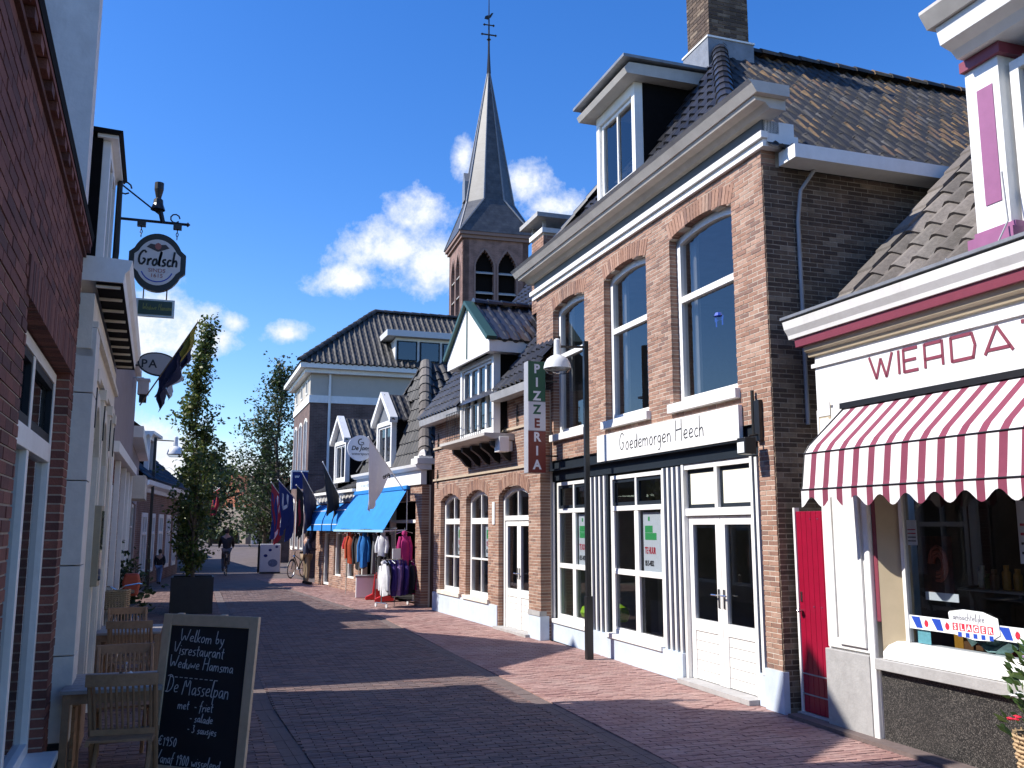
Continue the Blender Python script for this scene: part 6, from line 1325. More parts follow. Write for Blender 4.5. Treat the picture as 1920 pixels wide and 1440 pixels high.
tree('columnar_tree', 'slender columnar young tree with yellow-green leaves growing in the black planter', (pc.x, pc.y, .74), 5.95, lambda f: (.12 + .62 * math.sin(min(1, f * 1.25 + .05) * math.pi) ** .7 * (1 - f * .35)) * min(1, .38 + 1.5 * f), 120, 70, .085, LEAF_Y, 3, .045, .06, spread=.12)
pt = thing('planter', 'large square black planter box holding the columnar tree', 'planter', (pc.x, pc.y, 0))
q = MB(); a_ = .45; b_ = .41
q.box(-b_, b_, -b_, b_, .02, .70); pb = q.build('planter_core', mat('planter_soil', (.03, .024, .018), .95, .3, 12), pt)
for (x0_, x1_, y0_, y1_) in ((-a_, a_, -a_, -b_ - .002), (-a_, a_, b_ + .002, a_), (-a_, -b_ - .002, -b_, b_), (b_ + .002, a_, -b_, b_)): MB().box(x0_, x1_, y0_, y1_, .0, .80).build('planter_side', mat('charcoal_board', (.02, .02, .022), .6, .25, 6), pt, bevel=.006)
tree('street_tree', 'tall airy dark tree left of the corner house, behind the flags', (3.75, 52, 0), 10.9, lambda f: (2.7 * math.sin(min(1, (f - .2) * 1.3 + .1) * math.pi) ** .6 if f > .22 else .4), 95, 62, .17, LEAF_D, 11, .16, .32, spread=.42)
tree('street_tree', 'lower dark tree in front of the far houses, right of the street end', (3.6, 60, 0), 7.0, lambda f: 1.9 * math.sin(min(1, f * 1.1 + .1) * math.pi) ** .5, 55, 40, .20, LEAF_D, 12, .12, .3, spread=.4)
tree('street_tree', 'slim dark tree just beyond the columnar planter tree', (-.6, 47, 0), 5.6, lambda f: 1.0 * math.sin(min(1, f * 1.05 + .1) * math.pi) ** .5, 60, 40, .17, LEAF_D, 13, .09, .1, spread=.3)
for i, (px_, py_, Y_, h_, r_, lab) in enumerate(((425, 905, 118, 9.0, 3.4, 'round distant tree right of the planter tree at the street end'), (395, 880, 100, 9.5, 3.6, 'distant tree partly hidden by the planter tree crown'), (468, 925, 135, 8.0, 3.6, 'small distant tree left of the red roofs at the street end'), (500, 930, 90, 7.5, 2.8, 'distant tree behind the flag row'), (350, 900, 125, 9, 4.0, 'distant tree behind the far left houses'), (535, 930, 125, 8, 4, 'distant tree right of the red roofs'), (447, 938, 150, 7.5, 4, 'farthest small tree in the middle of the street end'))):
    p_ = at_y(px_, 1010, Y_); tree('distant_tree', lab, (p_.x, Y_, 0), h_, lambda f, r_=r_: r_ * math.sin(min(1, f * .95 + .12) * math.pi) ** .5, 70, 42, .42, LEAF_D if i % 2 else LEAF_Y, 30 + i, .2, .15, spread=.9, group='trees at the end of the street')
hd = thing('hedge', 'clipped sunlit hedge across the end of the street', 'hedge', (6.0, 112, 0)); rng = random.Random(5)
leafmesh([Vector((rng.uniform(-5.5, 3.5), rng.uniform(-.6, .6), 1.55 * rng.random() ** .7)) for _ in range(5200)], .26, rng).build('foliage', mat('hedge_leaf', None, .6, .2, 2, ramp=[(.14, .17, .03), (.18, .20, .04), (.10, .13, .03)]), hd); MB().box(-5.4, 3.4, -.4, .4, 0, 1.4).build('stems', BARK, hd)
fh = plain_house(1.2, 118, 8.5, 121, 4.2, 8.0, 9, 'low grey-brown house with a red roof closing the street', mat('far_render', (.22, .18, .15), .9, .1), RTILE, right=True)
wp = thing('white_post', 'small white post at the end of the hedge', 'post', at_y(476, 1015, 108)); MB().box(-.3, .3, -.15, .15, -.4, 1.3).box(-.36, .36, -.2, .2, 1.3, 1.4).build('post_body', WHITE, wp)
# ------------------------------------------------------------------ chalkboard
TEAK = mat('weathered_teak', (.31, .185, .105), .7, .25, 14, bump=.25, bscale=50); PINE = mat('pine_frame', (.66, .47, .31), .6, .18, 9, bump=.15); SLATEB = mat('black_slate_board', (.012, .013, .018), .6, .25, 5); CHALK = mat('white_chalk', (.62, .62, .66), .9, .2, 60)
ca = gz(308, 1150, 1.25); cb_ = gz(485, 1157, 1.25); cv_ = cb_ - ca; Wc = cv_.length
kb = thing('chalkboard', 'wood-framed standing chalkboard menu with handwritten white lettering', 'chalkboard', (ca.x, ca.y, 0), math.atan2(cv_.y, cv_.x))
lean = R(6); LM = Matrix.Translation((0, -.13, 0)) @ Matrix.Rotation(-lean, 4, 'X')
Hc = 1.25 / math.cos(lean); fw_ = .075
for nm, bx_ in (('stile', (0, fw_, 0, .03, 0, Hc)), ('stile', (Wc - fw_, Wc, 0, .03, 0, Hc)), ('rail', (fw_ + .001, Wc - fw_ - .001, 0.001, .029, Hc - .085, Hc)), ('rail', (fw_ + .001, Wc - fw_ - .001, 0.001, .029, .10, .19))):
    o_ = MB().box(*bx_).build(nm, PINE, kb, bevel=.004); o_.matrix_local = LM
o_ = MB().box(fw_ - .01, Wc - fw_ + .01, .012, .024, .16, Hc - .08).build('slate', SLATEB, kb); o_.matrix_local = LM
LB = Matrix.Translation((0, .13 + .03, 0)) @ Matrix.Rotation(lean, 4, 'X')
for nm, bx_ in (('rear_stile', (.10, .15, 0, .03, 0, Hc)), ('rear_stile', (Wc - .36, Wc - .31, 0, .03, 0, Hc)), ('rear_rail', (.151, Wc - .361, 0, .03, .15, .22))):
    o_ = MB().box(*bx_).build(nm, PINE, kb); o_.matrix_local = LB
ws = Wc - 2 * fw_
random.seed(3)
for (s_, x_, z_, h_, sx_) in (('Welkom by', .09, .165, .092, .98), ('Visrestaurant', .04, .262, .095, .92), ('Weduwe Hamsma', .02, .355, .088, .92), ('De Masselpan', .01, .535, .125, .80), ('met  - friet', .14, .645, .074, .95), ('- salade', .26, .725, .066, 1.0), ('- 3 sausjes', .25, .80, .062, 1.0), ('€1950', .0, .905, .075, 1.0), ('Vanaf 1900 wisselend', .0, 1.02, .085, .8)):
    wdt = sum(GL.get(c_, GL[' '])[0] for c_ in s_) * sx_ * h_; k_ = min(1.0, (ws - x_ - .02) / wdt)
    handwrite(s_, h_, .0062, CHALK, kb, LM @ Matrix.Translation((fw_ + x_, .0112, Hc - .03 - z_)) @ Matrix.Rotation(R(90), 4, 'X') @ Matrix.Rotation(R(-2), 4, 'Z'), sx=sx_ * k_, slant=.1, jit=.04)
ds = MB()
for k in range(10): ds.box(fw_ + .04 + k * .045, fw_ + .066 + k * .045, .010, .0118, Hc - .455 - .001 * k, Hc - .450 - .001 * k)
o_ = ds.build('dashes', CHALK, kb); o_.matrix_local = LM
# ------------------------------------------------------------------ terrace chairs and tables
def make_chair():
    t = thing('garden_chair', 'x', 'chair', (0, 0, 0), 0, 'slatted wooden chairs on the terrace'); w = .21
    for s in (-1, 1):
        MB().tube([(s * w, .24, 0), (s * w, .02, .44), (s * w, -.20, .90)], [.017, .019, .016], 6).build('back_post', TEAK, t)       # front foot up to backrest
        MB().tube([(s * (w - .035), -.26, 0), (s * (w - .035), .05, .40), (s * (w - .035), .17, .45)], .017, 6).build('leg', TEAK, t)
        MB().tube([(s * (w - .01), -.20, .45), (s * (w - .01), .22, .45)], .016, 6).build('seat_rail', TEAK, t)
    for k in range(8): MB().box(-w, w, -.19 + k * .054, -.19 + k * .054 + .042, .458, .474).build('seat_slat', TEAK, t)
    top = MB(); rows = [[(x_ * w * 1.1, -.205 - .02 * (1 - x_ * x_) + dy, z_) for x_ in [-1 + i / 5 for i in range(11)]] for dy, z_ in ((-.018, .83), (-.020, .91), (.018, .91), (.018, .83), (-.018, .83))]
    top.grid(rows).build('top_rail', TEAK, t); MB().box(-w, w, -.045, -.015, .475, .515).build('lower_rail', TEAK, t)
    for k in range(11):
        x_ = -w + .03 + (2 * w - .06) * k / 10; MB().tube([(x_, -.03, .50), (x_, -.115 - .015 * (1 - (x_ / w) ** 2), .70), (x_, -.195 - .015 * (1 - (x_ / w) ** 2), .84)], .009, 5).build('back_slat', TEAK, t)
    MB().tube([(-w + .04, -.12, .18), (w - .04, -.12, .18)], .012, 6).tube([(-w, .14, .19), (w, .14, .19)], .012, 6).build('stretcher', TEAK, t); return t
chs = [(-.46, 7.02, 0, 'slatted chair nearest the camera, its back towards us beside the chalkboard'), (-.56, 8.72, 180, 'slatted chair facing us across the nearest terrace table'), (-.68, 10.85, 0, 'slatted chair with its back to us at the second terrace table'), (-.82, 12.62, 180, 'farthest slatted chair, facing us by the bicycle basket')]
base_chair = make_chair(); c0_children = None
for i, (x_, y_, a_, lab) in enumerate(chs):
    c_ = base_chair if i == 0 else copy_tree(base_chair)
    c_.location = (x_, y_ + (.20 if a_ == 0 else -.20), 0); c_.rotation_euler = (0, 0, R(a_ + (5 if i % 2 else -4))); c_['label'] = lab
for (x_, y_, lab) in ((-.57, 7.88, 'nearest wooden terrace table with condiments, behind the first chair'), (-.74, 11.75, 'second wooden terrace table, farther along the cream facade')):
    t = thing('terrace_table', lab, 'table', (x_, y_, 0), 0, 'wooden tables on the terrace')
    for k in range(7): MB().box(-.34, .34, -.42 + k * .12, -.42 + k * .12 + .112, .715, .74).build('table_slat', mat('pale_teak', (.30, .27, .25), .6, .2, 12), t)
    for sx_ in (-1, 1):
        for sy_ in (-1, 1): MB().box(sx_ * .30 - .025, sx_ * .30 + .025, sy_ * .37 - .025, sy_ * .37 + .025, 0, .714).build('leg', TEAK, t)
    MB().box(-.30, .30, -.38, -.355, .64, .712).box(-.30, .30, .355, .38, .64, .712).build('apron', TEAK, t)
def cruet(x_, y_, lab):
    t = thing('cruet_stand', lab, 'cruet stand', (x_, y_, .742)); MB().lathe([(.001, 0), (.06, 0), (.062, .01), (.02, .02), (.012, .03)], n=14).build('tray', STEEL, t, smooth=True); MB().tube([(0, 0, .02), (0, 0, .13)], .005, 5).lathe([(.001, .13), (.012, .14), (.001, .152)], n=8).build('handle', STEEL, t)
    for k, mm in enumerate((WHITE, mat('pepper_brown', (.12, .07, .04), .6))): MB().lathe([(.001, .012), (.02, .012), (.021, .06), (.013, .075), (.001, .085)], (.034 * (-1) ** k, 0, 0), 10).build('shaker', mm, t, smooth=True)
cruet(-.50, 7.72, 'steel cruet stand on the nearest terrace table'); cruet(-.66, 11.6, 'steel cruet stand on the second terrace table')
for i, (y0_, y1_, lab) in enumerate(((7.9, 9.2, 'wooden bench box against the pillar beside the nearest table'), (11.3, 12.2, 'wooden bench box against the cream facade by the second table'))):
    t = thing('bench_box', lab, 'bench', (-.86 - .045 * (y0_ - 7.7), y0_, 0), R(2.6), 'wooden bench boxes along the facade'); L_ = y1_ - y0_
    for k in range(5): MB().box(-.02, .02, 0, L_, .08 + k * .095, .08 + k * .095 + .088).build('side_board', TEAK, t)
    for k in range(4): MB().box(-.02 + k * .075 - .25 + .02, -.02 + k * .075 - .25 + .088, 0, L_, .56, .585).build('seat_board', TEAK, t)
    for y_ in (0, L_ - .03): MB().box(-.22, -.021, y_, y_ + .03, .05, .555).build('end_board', TEAK, t)
mb_ = thing('menu_case', 'slim pale wooden menu case fixed to the cream facade', 'menu case', FA.w(-1.9, .122, 1.35)); MB().box(-.05, .05, -.12, .12, 0, .75).build('case', mat('pale_wood', (.36, .30, .20), .6, .15), mb_, bevel=.006); MB().box(.051, .055, -.10, .10, .05, .70).build('pane', GLASS, mb_)
# ------------------------------------------------------------------ bicycles
def bicycle(label, loc, rz, m=BLACK, basket=False, lean_=0.0, group='bicycles in the street', kick=True):
    t = thing('bicycle', label, 'bicycle', loc, rz, group); t.rotation_euler = (lean_, 0, rz); RUB = mat('tyre_rubber', (.015, .015, .015), .8, .1)
    for x_ in (-.53, .53):
        ty = MB().tube([(x_ + .33 * math.cos(2 * math.pi * k / 24), 0, .345 + .33 * math.sin(2 * math.pi * k / 24)) for k in range(25)], .017, 6, cap=False).build('wheel', RUB, t)
        rm = MB().tube([(x_ + .305 * math.cos(2 * math.pi * k / 24), 0, .345 + .305 * math.sin(2 * math.pi * k / 24)) for k in range(25)], .010, 5, cap=False)
        for k in range(14): rm.tube([(x_, .02 * (-1) ** k, .345), (x_ + .30 * math.cos(2 * math.pi * k / 14), 0, .345 + .30 * math.sin(2 * math.pi * k / 14))], .0022, 3, cap=False)
        rm.build('rim', STEEL, ty)
        MB().tube([(x_ + .365 * math.cos(a_), 0, .345 + .365 * math.sin(a_)) for a_ in [R(20 + 14 * k) for k in range(11)]], .016, 5).build('mudguard', m, t)
    MB().tube([(-.53, 0, .345), (-.12, 0, .30), (-.22, 0, .82)], .016, 7).tube([(-.12, 0, .30), (.36, 0, .80)], .018, 7).tube([(-.19, 0, .66), (.37, 0, .86)], .016, 7).tube([(-.53, 0, .345), (-.20, 0, .70)], .011, 6).tube([(.53, 0, .345), (.40, 0, .72), (.35, 0, .98)], .016, 7).build('frame', m, t)
    MB().tube([(-.22, 0, .80), (-.24, 0, .90)], .013, 6).build('seat_post', STEEL, t)
    MB().prism([(-.38, -.09, .90), (-.38, .09, .90), (-.20, .04, .91), (-.08, .02, .90), (-.08, -.02, .90), (-.20, -.04, .91)], (0, 0, .06)).build('saddle', BLACK, t, bevel=.012)
    MB().tube([(.14, -.28, 1.06), (.30, -.27, 1.08), (.37, -.10, 1.06), (.36, 0, 1.0), (.37, .10, 1.06), (.30, .27, 1.08), (.14, .28, 1.06)], .011, 6).build('handlebar', STEEL, t)
    MB().tube([(-.12, -.07, .30), (-.12, .07, .30)], .02, 6).tube([(-.12, .07, .30), (-.04, .09, .16)], .010, 5).tube([(-.12, -.07, .30), (-.20, -.09, .44)], .010, 5).build('crank', STEEL, t)
    MB().box(-.88, -.30, -.06, .06, .70, .715).tube([(-.82, .05, .70), (-.53, .03, .345)], .007, 4).build('carrier', m, t)
    if kick: MB().tube([(-.35, .02, .33), (-.42, .18, .01)], .010, 5).build('kickstand', STEEL, t)
    MB().lathe([(.05, 0), (.03, .05), (.001, .06)], (.46, 0, .80), 8).build('headlamp', STEEL, t)
    if basket:
        b = MB()
        for k in range(9):
            z_ = .78 + k * .028; w_ = .17 + .002 * k; d2 = .13 + .002 * k; b.tube([(.58 - d2, -w_, z_), (.58 + d2, -w_, z_), (.58 + d2, w_, z_), (.58 - d2, w_, z_), (.58 - d2, -w_, z_)], .013, 4)
        for k in range(9): b.tube([(.72, -.16 + .04 * k, .77), (.72, -.16 + .04 * k, 1.02)], .007, 4).tube([(.44, -.16 + .04 * k, .77), (.44, -.16 + .04 * k, 1.02)], .007, 4)
        b.box(.45, .71, -.16, .16, .765, .78); b.build('basket', WICK, t)
    return t
bicycle('parked bicycle with a wicker front basket against the left facade', (-1.02, 14.9, 0), R(-97), BLACK, True, R(3))
ga = gz(556, 1083); bicycle('parked bicycle at the far end of the clothing shop', (ga.x, ga.y, 0), R(-120), BLACK, False, R(-4))
ga2 = gz(570, 1080); bicycle('second parked bicycle leaning just behind the standing man', (ga2.x + .05, ga2.y + .7, 0), R(-100), mat('grey_bike_paint', (.2, .2, .21), .4), False, R(-5))
# potted shrub and orange jug by the bicycle
ps_ = thing('potted_shrub', 'dark leafy shrub in a pot against the left facade behind the bicycle', 'shrub', (-1.30, 16.9, 0)); MB().lathe([(.001, 0), (.16, 0), (.21, .36), (.22, .38), (.18, .37), (.001, .33)], n=16).build('pot', mat('dark_pot', (.04, .03, .03), .6), ps_, smooth=True); rng = random.Random(8)
leafmesh([Vector((rng.gauss(0, .22), rng.gauss(0, .22), .40 + abs(rng.gauss(.35, .3)))) for _ in range(1500)], .09, rng).build('foliage', LEAF_D, ps_)
oj = thing('pannier_bag', 'orange-red bag hanging on the parked bicycle with the basket', 'bag', (-1.0, 15.35, .86)); MB().prism([(-.10, 0, 0), (.10, 0, 0), (.13, 0, .2), (.10, 0, .34), (-.10, 0, .34), (-.13, 0, .2)], (0, .14, 0)).build('bag_body', mat('orange_red_nylon', (.45, .07, .03), .5, .15), oj, bevel=.03); MB().tube([(-.05, .07, .34), (-.05, .07, .42), (.05, .07, .42), (.05, .07, .34)], .01, 5).build('strap', BLACK, oj)
# ------------------------------------------------------------------ advertising board, racks and stands
ba = gz(505, 1075); bd = thing('pavement_board', 'white free-standing pavement sign with blue printed pictures', 'sign board', (ba.x, ba.y, 0), R(-12))
MB().box(-.42, .42, 0, .10, .05, 1.20).build('panel', mat('white_sign_plastic', (.62, .63, .66), .4, .05), bd, bevel=.02); MB().box(-.50, -.43, -.02, .5, .02, 1.16).build('black_end', BLACK, bd); MB().box(-.40, .42, -.05, .16, 0, .05).build('foot', BLACK, bd)
for (x_, z_, r_) in ((.12, .42, .20), (-.18, .72, .08), (.0, .95, .07), (.26, 1.08, .06)): MB().prism([(x_ + r_ * math.cos(k * .52), -.002, z_ + r_ * .8 * math.sin(k * .52)) for k in range(12)], (0, -.003, 0)).build('print', FBLUE if r_ < .15 else mat('grey_blue_print', (.12, .16, .26), .6, .5, 20), bd)
FAB = {n_: mat(n_ + '_fabric', c_, .85, .2, 10) for n_, c_ in dict(purple=(.045, .02, .16), black=(.015, .015, .018), orange=(.5, .07, .02), blue=(.01, .15, .45), white=(.68, .68, .7), pink=(.45, .02, .16), red=(.5, .02, .03), teal=(.05, .25, .2), grey=(.12, .12, .13), lilac=(.30, .18, .4)).items()}
def jacket(parent_or_none, label, loc, m, L_=.72, w_=.24, rz=0.0, cat='jacket', group='clothes hung out at the clothing shop', long=False):
    t = thing('hanging_jacket' if not long else 'hanging_trousers', label, cat, loc, rz, group); rng = random.Random(len(label) * 7 + int(loc[0] * 100)); ph = rng.uniform(0, 6); t.rotation_euler = (rng.uniform(-.06, .06), rng.uniform(-.05, .05), rz + rng.uniform(-.3, .3))
    rows = []
    for i in range(9):
        f = i / 8; ww = w_ * (.45 + .55 * min(1, f * 4)) if f < .25 else w_ * (1 + .12 * math.sin(f * 5)); dd = .09 * (.5 + .5 * min(1, f * 3)); rows.append([(ww * math.cos(2 * math.pi * k / 12), dd * math.sin(2 * math.pi * k / 12) + .020 * f * math.sin(k * 2.6 + ph) + .006 * math.sin(k * 3 + i), -L_ * f * (1 + .03 * math.sin(k + ph))) for k in range(13)])
    b = MB().grid(rows)
    if not long:
        b.build('body', m, t, smooth=True)
        for s in (-1, 1): MB().tube([(s * w_ * .8, 0, -.06), (s * (w_ + .03), .01, -.30), (s * (w_ + .02), .03, -L_ * .85)], [.05, .055, .04], 8).build('sleeve', m, t, smooth=True)
        MB().lathe([(.06, 0), (.07, .05), (.05, .10), (.001, .11)], (0, 0, -.02), 10).build('collar', m, t, smooth=True)
    else:
        bb = MB()
        for s in (-1, 1): bb.tube([(s * .08, 0, 0), (s * .09, .01, -.4), (s * .09, .0, -L_)], [.085, .08, .065], 8)
        bb.box(-.16, .16, -.06, .06, -.06, .02).build('legs', m, t)
    MB().tube([(-.2, 0, .02), (0, 0, .09), (.2, 0, .02)], .006, 4).tube([(0, 0, .09), (0, 0, .16)], .004, 4).build('hanger', STEEL, t); return t
random.seed(9)
for (u, d_, z_, cn, L_, lab, lg) in ((4.9, .45, 1.66, 'red', .45, 'red top hanging at the far end under the large awning', 0), (4.5, .50, 1.70, 'orange', .80, 'orange jacket hanging under the large awning', 0), (4.0, .45, 1.70, 'black', .95, 'black long coat hanging next to the orange jacket', 0), (3.55, .40, 1.70, 'grey', .9, 'grey coat hanging in the middle under the large awning', 0), (3.1, .52, 1.70, 'blue', .85, 'bright blue jacket hanging under the large awning', 0), (2.5, .30, 1.68, 'grey', 1.0, 'grey trousers hanging right of the blue jacket', 1), (2.0, .30, 1.68, 'black', 1.0, 'black trousers hanging behind the white top', 1), (1.35, .55, 1.72, 'white', .55, 'white top hanging from the front bar of the large awning', 0), (.62, .22, 1.72, 'pink', .75, 'pink jacket hanging at the near corner of the clothing shop', 0), (.78, .28, 1.25, 'teal', .45, 'teal top hanging low beneath the pink jacket', 0)):
    jacket(None, lab, FJ.w(u, d_, z_), FAB[cn], L_, .115, FJ.rz + R(62), long=bool(lg), cat='trousers' if lg else 'jacket')
hr_ = FJ.thing('hanging_rail', 'steel rail under the large blue awning carrying the hanging clothes', 'rail'); MB().tube([(.5, .46, 1.87), (5.2, .46, 1.87)], .014, 6).build('rail', STEEL, hr_)
for u in (.6, 2.2, 3.8, 5.1): MB().tube([(u, .46, 0), (u, .46, 1.87)], .013, 6).build('upright', STEEL, hr_)
rkp = gz(745, 1137); rk = thing('clothes_rack', 'wheeled clothes rack before the clothing shop corner', 'clothes rack', (rkp.x, rkp.y, 0), R(20))
MB().tube([(-.45, 0, .10), (-.45, 0, 1.12), (.45, 0, 1.12), (.45, 0, .10)], .016, 6).tube([(-.45, -.25, .10), (-.45, .25, .10)], .016, 6).tube([(.45, -.25, .10), (.45, .25, .10)], .016, 6).tube([(-.45, 0, .12), (.45, 0, .12)], .016, 6).build('rack_frame', STEEL, rk)
for (x_, y_) in ((-.45, -.25), (-.45, .25), (.45, -.25), (.45, .25)): MB().tube([(x_ - .012, y_, .045), (x_ + .012, y_, .045)], .045, 12).build('castor', mat('pale_castor', (.6, .6, .6), .5), rk)
MB().box(-.16, .06, -.01, .01, 1.13, 1.38).build('price_card', PAPER, rk)
for k, cn in enumerate(('white', 'black', 'purple', 'purple', 'lilac', 'purple', 'purple', 'black', 'pink')):
    jacket(None, ['white jacket at the left end of the wheeled rack', 'black jacket second from the left on the wheeled rack', 'purple jacket third from the left on the wheeled rack', 'purple jacket fourth from the left on the wheeled rack', 'lilac jacket in the middle of the wheeled rack', 'purple jacket right of the lilac one on the wheeled rack', 'purple jacket third from the right on the wheeled rack', 'black jacket second from the right on the wheeled rack', 'pink jacket at the right end of the wheeled rack'][k], rk.matrix_basis @ Vector((-.40 + .10 * k, 0, 1.02)), FAB[cn], .74, .22, R(20 + 78), group='jackets on the wheeled rack')
for (px_, py_, lab) in ((704, 1124, 'red moulded stand with a white label left of the wheeled rack'), (722, 1128, 'second red moulded stand, half hidden by the wheeled rack')):
    g_ = gz(px_, py_); t = thing('red_stand', lab, 'stand', (g_.x, g_.y, 0), R(-15), 'red display stands'); MB().prism([(-.26, -.15, 0), (.26, -.15, 0), (.28, -.15, .08), (.16, -.15, .12), (.20, -.15, .62), (.10, -.15, .70), (-.02, -.15, .70), (-.08, -.15, .16), (-.26, -.15, .08)], (0, .3, 0)).build('stand_body', mat('red_plastic', (.55, .02, .02), .35, .08), t, bevel=.02); MB().box(-.01, .12, -.156, -.151, .28, .55).build('label', PAPER, t)
wbx = gz(688, 1122); t = thing('white_bin', 'white box bin behind the red stands', 'bin', (wbx.x, wbx.y + .35, 0), R(-10)); MB().box(-.25, .25, -.2, .2, 0, .55).build('bin_body', PAPER, t, bevel=.02); MB().box(-.27, .27, -.22, .22, .553, .60).build('lid', mat('grey_lid', (.3, .3, .32), .5), t, bevel=.01)
# ------------------------------------------------------------------ people
def skin_mesh(joints, edges, name, m, parent, lvl=1):
    names = list(joints); me = bpy.data.meshes.new(name); me.from_pydata([joints[n_][0] for n_ in names], [(names.index(a_), names.index(b_)) for a_, b_ in edges], []); o = bpy.data.objects.new(name, me); col.objects.link(o)
    sk = o.modifiers.new('skin', 'SKIN'); sk.use_smooth_shade = True
    for i, n_ in enumerate(names): r_ = joints[n_][1]; me.skin_vertices[0].data[i].radius = r_ if isinstance(r_, tuple) else (r_, r_)
    me.skin_vertices[0].data[0].use_root = True
    sb = o.modifiers.new('sub', 'SUBSURF'); sb.levels = lvl; sb.render_levels = lvl
    dg = bpy.context.evaluated_depsgraph_get(); m2 = bpy.data.meshes.new_from_object(o.evaluated_get(dg)); bpy.data.objects.remove(o); m2.name = name; m2.materials.clear(); m2.materials.append(m)
    m2.polygons.foreach_set('use_smooth', [True] * len(m2.polygons)); q = bpy.data.objects.new(name, m2); col.objects.link(q); q.parent = parent; return q
SKIN = mat('skin', (.42, .25, .18), .6, .08); HAIRM = mat('dark_hair', (.03, .02, .015), .7, .2)
def person(label, loc, rz, H_, J_, top, legs, hair=HAIRM, shoes=BLACK):
    """one continuous skinned body in the given pose; clothes are shells over it"""
    t = thing('person', label, 'person', loc, rz); s = H_ / 1.75; t.scale = (s, s, s)
    E1 = [('pelvis', 'waist'), ('waist', 'chest'), ('chest', 'neck'), ('neck', 'head'), ('head', 'crown')]
    for c_ in 'LR': E1 += [('pelvis', 'hip' + c_), ('hip' + c_, 'knee' + c_), ('knee' + c_, 'ankle' + c_), ('ankle' + c_, 'toe' + c_), ('chest', 'sh' + c_), ('sh' + c_, 'elb' + c_), ('elb' + c_, 'wr' + c_), ('wr' + c_, 'hand' + c_)]
    rad = dict(pelvis=(.15, .11), waist=(.14, .10), chest=(.17, .115), neck=.055, head=(.078, .095), crown=(.06, .075), hip=.085, knee=.058, ankle=.042, toe=.038, sh=.062, elb=.045, wr=.033, hand=.038)
    jo = {k: (Vector(v), rad[k.rstrip('LR') if k not in ('pelvis', 'waist', 'chest', 'neck', 'head', 'crown') else k]) for k, v in J_.items()}
    jo = {k: jo[k] for k in ['pelvis'] + [q for q in jo if q != 'pelvis']}
    body = skin_mesh(jo, E1, 'body', SKIN, t)
    def shell(keys, edges, g, nm, m_):
        sub = {k: (jo[k][0], tuple(x + g for x in jo[k][1]) if isinstance(jo[k][1], tuple) else jo[k][1] + g) for k in keys}; return skin_mesh(sub, edges, nm, m_, t)
    shell(['waist', 'pelvis', 'chest', 'shL', 'elbL', 'wrL', 'shR', 'elbR', 'wrR'], [('waist', 'pelvis'), ('waist', 'chest')] + [e for c_ in 'LR' for e in (('chest', 'sh' + c_), ('sh' + c_, 'elb' + c_), ('elb' + c_, 'wr' + c_))], .022, 'jacket', top)
    shell(['pelvis', 'hipL', 'kneeL', 'ankleL', 'hipR', 'kneeR', 'ankleR'], [e for c_ in 'LR' for e in (('pelvis', 'hip' + c_), ('hip' + c_, 'knee' + c_), ('knee' + c_, 'ankle' + c_))], .016, 'trousers', legs)
    for c_ in 'LR':
        a_, b_ = jo['ankle' + c_][0], jo['toe' + c_][0]; MB().tube([a_ + (a_ - b_) * .35 + Vector((0, 0, -.03)), a_ + Vector((0, 0, -.02)), b_], [.045, .052, .04], 8).build('shoe', shoes, t, smooth=True)
    h = jo['head'][0]; c_ = jo['crown'][0]; f_ = (jo['toeL'][0] + jo['toeR'][0] - jo['ankleL'][0] - jo['ankleR'][0]); f_.z = 0; f_ = f_.normalized() if f_.length > .01 else Vector((0, -1, 0)); up = (c_ - h).normalized(); sd = up.cross(f_)
    MB().lathe([(.001, -.10), (.075, -.085), (.098, 0), (.092, .07), (.055, .125), (.001, .14)], tuple(h + up * .045 - f_ * .022), 12).build('hair', hair, t, smooth=True)
    fa_ = MB()
    for e in (-1, 1): fa_.lathe([(.001, -.009), (.012, 0), (.001, .009)], tuple(h + f_ * .092 + sd * e * .032 + up * .015), 6)
    fa_.build('eyes', BLACK, body); MB().prism([tuple(h + f_ * .09 + up * .01), tuple(h + f_ * .125 - up * .035), tuple(h + f_ * .09 - up * .045 + sd * .015), tuple(h + f_ * .09 - up * .045 - sd * .015)], (0, 0, .002)).build('nose', SKIN, body)
    return t
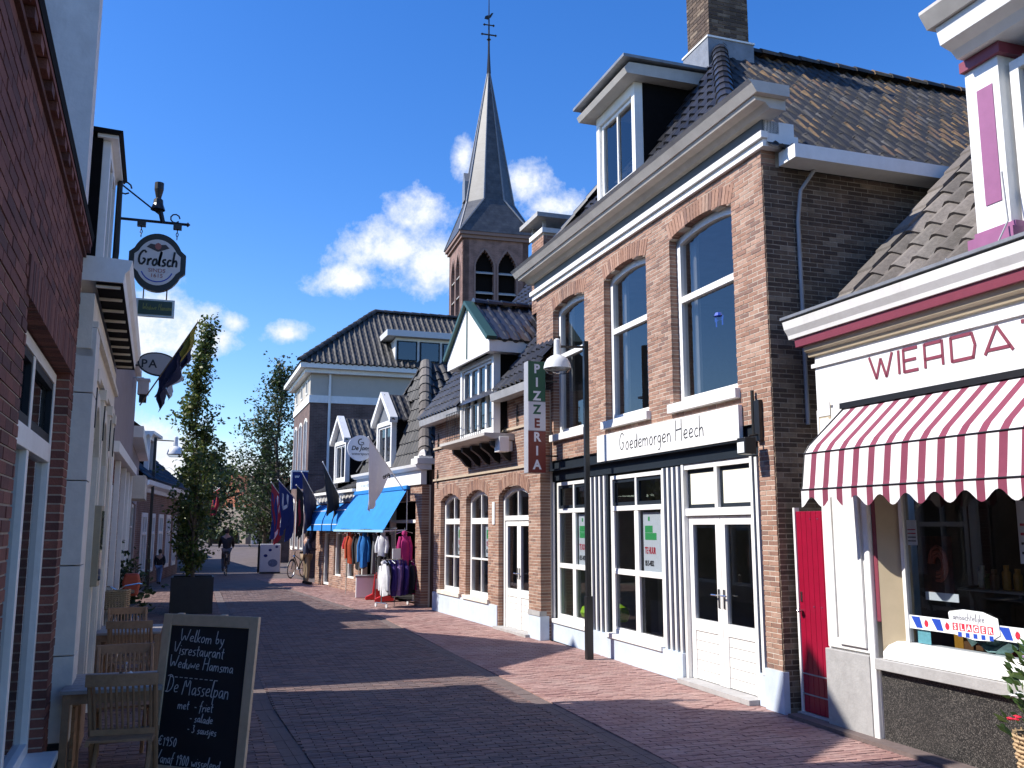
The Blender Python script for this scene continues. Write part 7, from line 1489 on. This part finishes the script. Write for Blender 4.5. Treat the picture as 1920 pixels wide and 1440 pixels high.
stand = dict(pelvis=(0, 0, .95), waist=(0, 0, 1.10), chest=(0, .0, 1.33), neck=(0, -.01, 1.50), head=(0, -.03, 1.61), crown=(0, -.03, 1.69), hipL=(.09, 0, .90), kneeL=(.10, -.02, .50), ankleL=(.10, .02, .09), toeL=(.11, -.15, .04), hipR=(-.09, 0, .90), kneeR=(-.10, -.03, .50), ankleR=(-.11, .0, .09), toeR=(-.12, -.17, .04),
             shL=(.19, 0, 1.42), elbL=(.24, -.02, 1.14), wrL=(.22, -.14, .92), handL=(.21, -.18, .84), shR=(-.19, 0, 1.42), elbR=(-.25, -.06, 1.14), wrR=(-.14, -.24, 1.12), handR=(-.07, -.29, 1.14))
mp = gz(573, 1096); person('man in a dark blue jacket and khaki trousers standing at the clothing shop', (mp.x, mp.y, 0), R(100), 1.78, stand, mat('dark_blue_jacket', (.012, .018, .05), .8, .2), mat('khaki_trousers', (.28, .20, .12), .85, .12))
cp = gz(297, 1096); walk = dict(stand); walk.update(kneeL=(.09, -.14, .52), ankleL=(.09, -.20, .10), toeL=(.09, -.36, .06), kneeR=(-.09, .04, .50), ankleR=(-.09, .22, .12), toeR=(-.09, .12, .04), wrR=(-.22, .12, .95), elbR=(-.25, .05, 1.15), handR=(-.2, .12, .87))
person('child in a dark top and pale jeans walking along the far left facade', (cp.x, cp.y, 0), R(170), 1.14, walk, FAB['black'], mat('pale_jeans', (.16, .22, .36), .85, .12))
cy = gz(422, 1079); bicycle('bicycle ridden up the middle of the street by a dark-clad rider', (cy.x, cy.y, 0), R(92), BLACK, False, 0, kick=False)
ride = dict(pelvis=(-.24, 0, 1.02), waist=(-.20, 0, 1.17), chest=(-.12, 0, 1.42), neck=(-.07, 0, 1.58), head=(-.04, 0, 1.69), crown=(-.04, 0, 1.77), hipL=(-.22, .09, .98), kneeL=(.10, .10, .72), ankleL=(-.04, .10, .24), toeL=(.10, .10, .19), hipR=(-.22, -.09, .98), kneeR=(.04, -.10, .88), ankleR=(-.19, -.10, .50), toeR=(-.04, -.10, .46),
            shL=(-.10, .19, 1.48), elbL=(.04, .25, 1.25), wrL=(.18, .27, 1.11), handL=(.24, .27, 1.09), shR=(-.10, -.19, 1.48), elbR=(.04, -.25, 1.25), wrR=(.18, -.27, 1.11), handR=(.24, -.27, 1.09))
person('rider in dark clothes cycling up the middle of the street', (cy.x, cy.y, 0), R(92), 1.75, ride, FAB['black'], FAB['grey'])
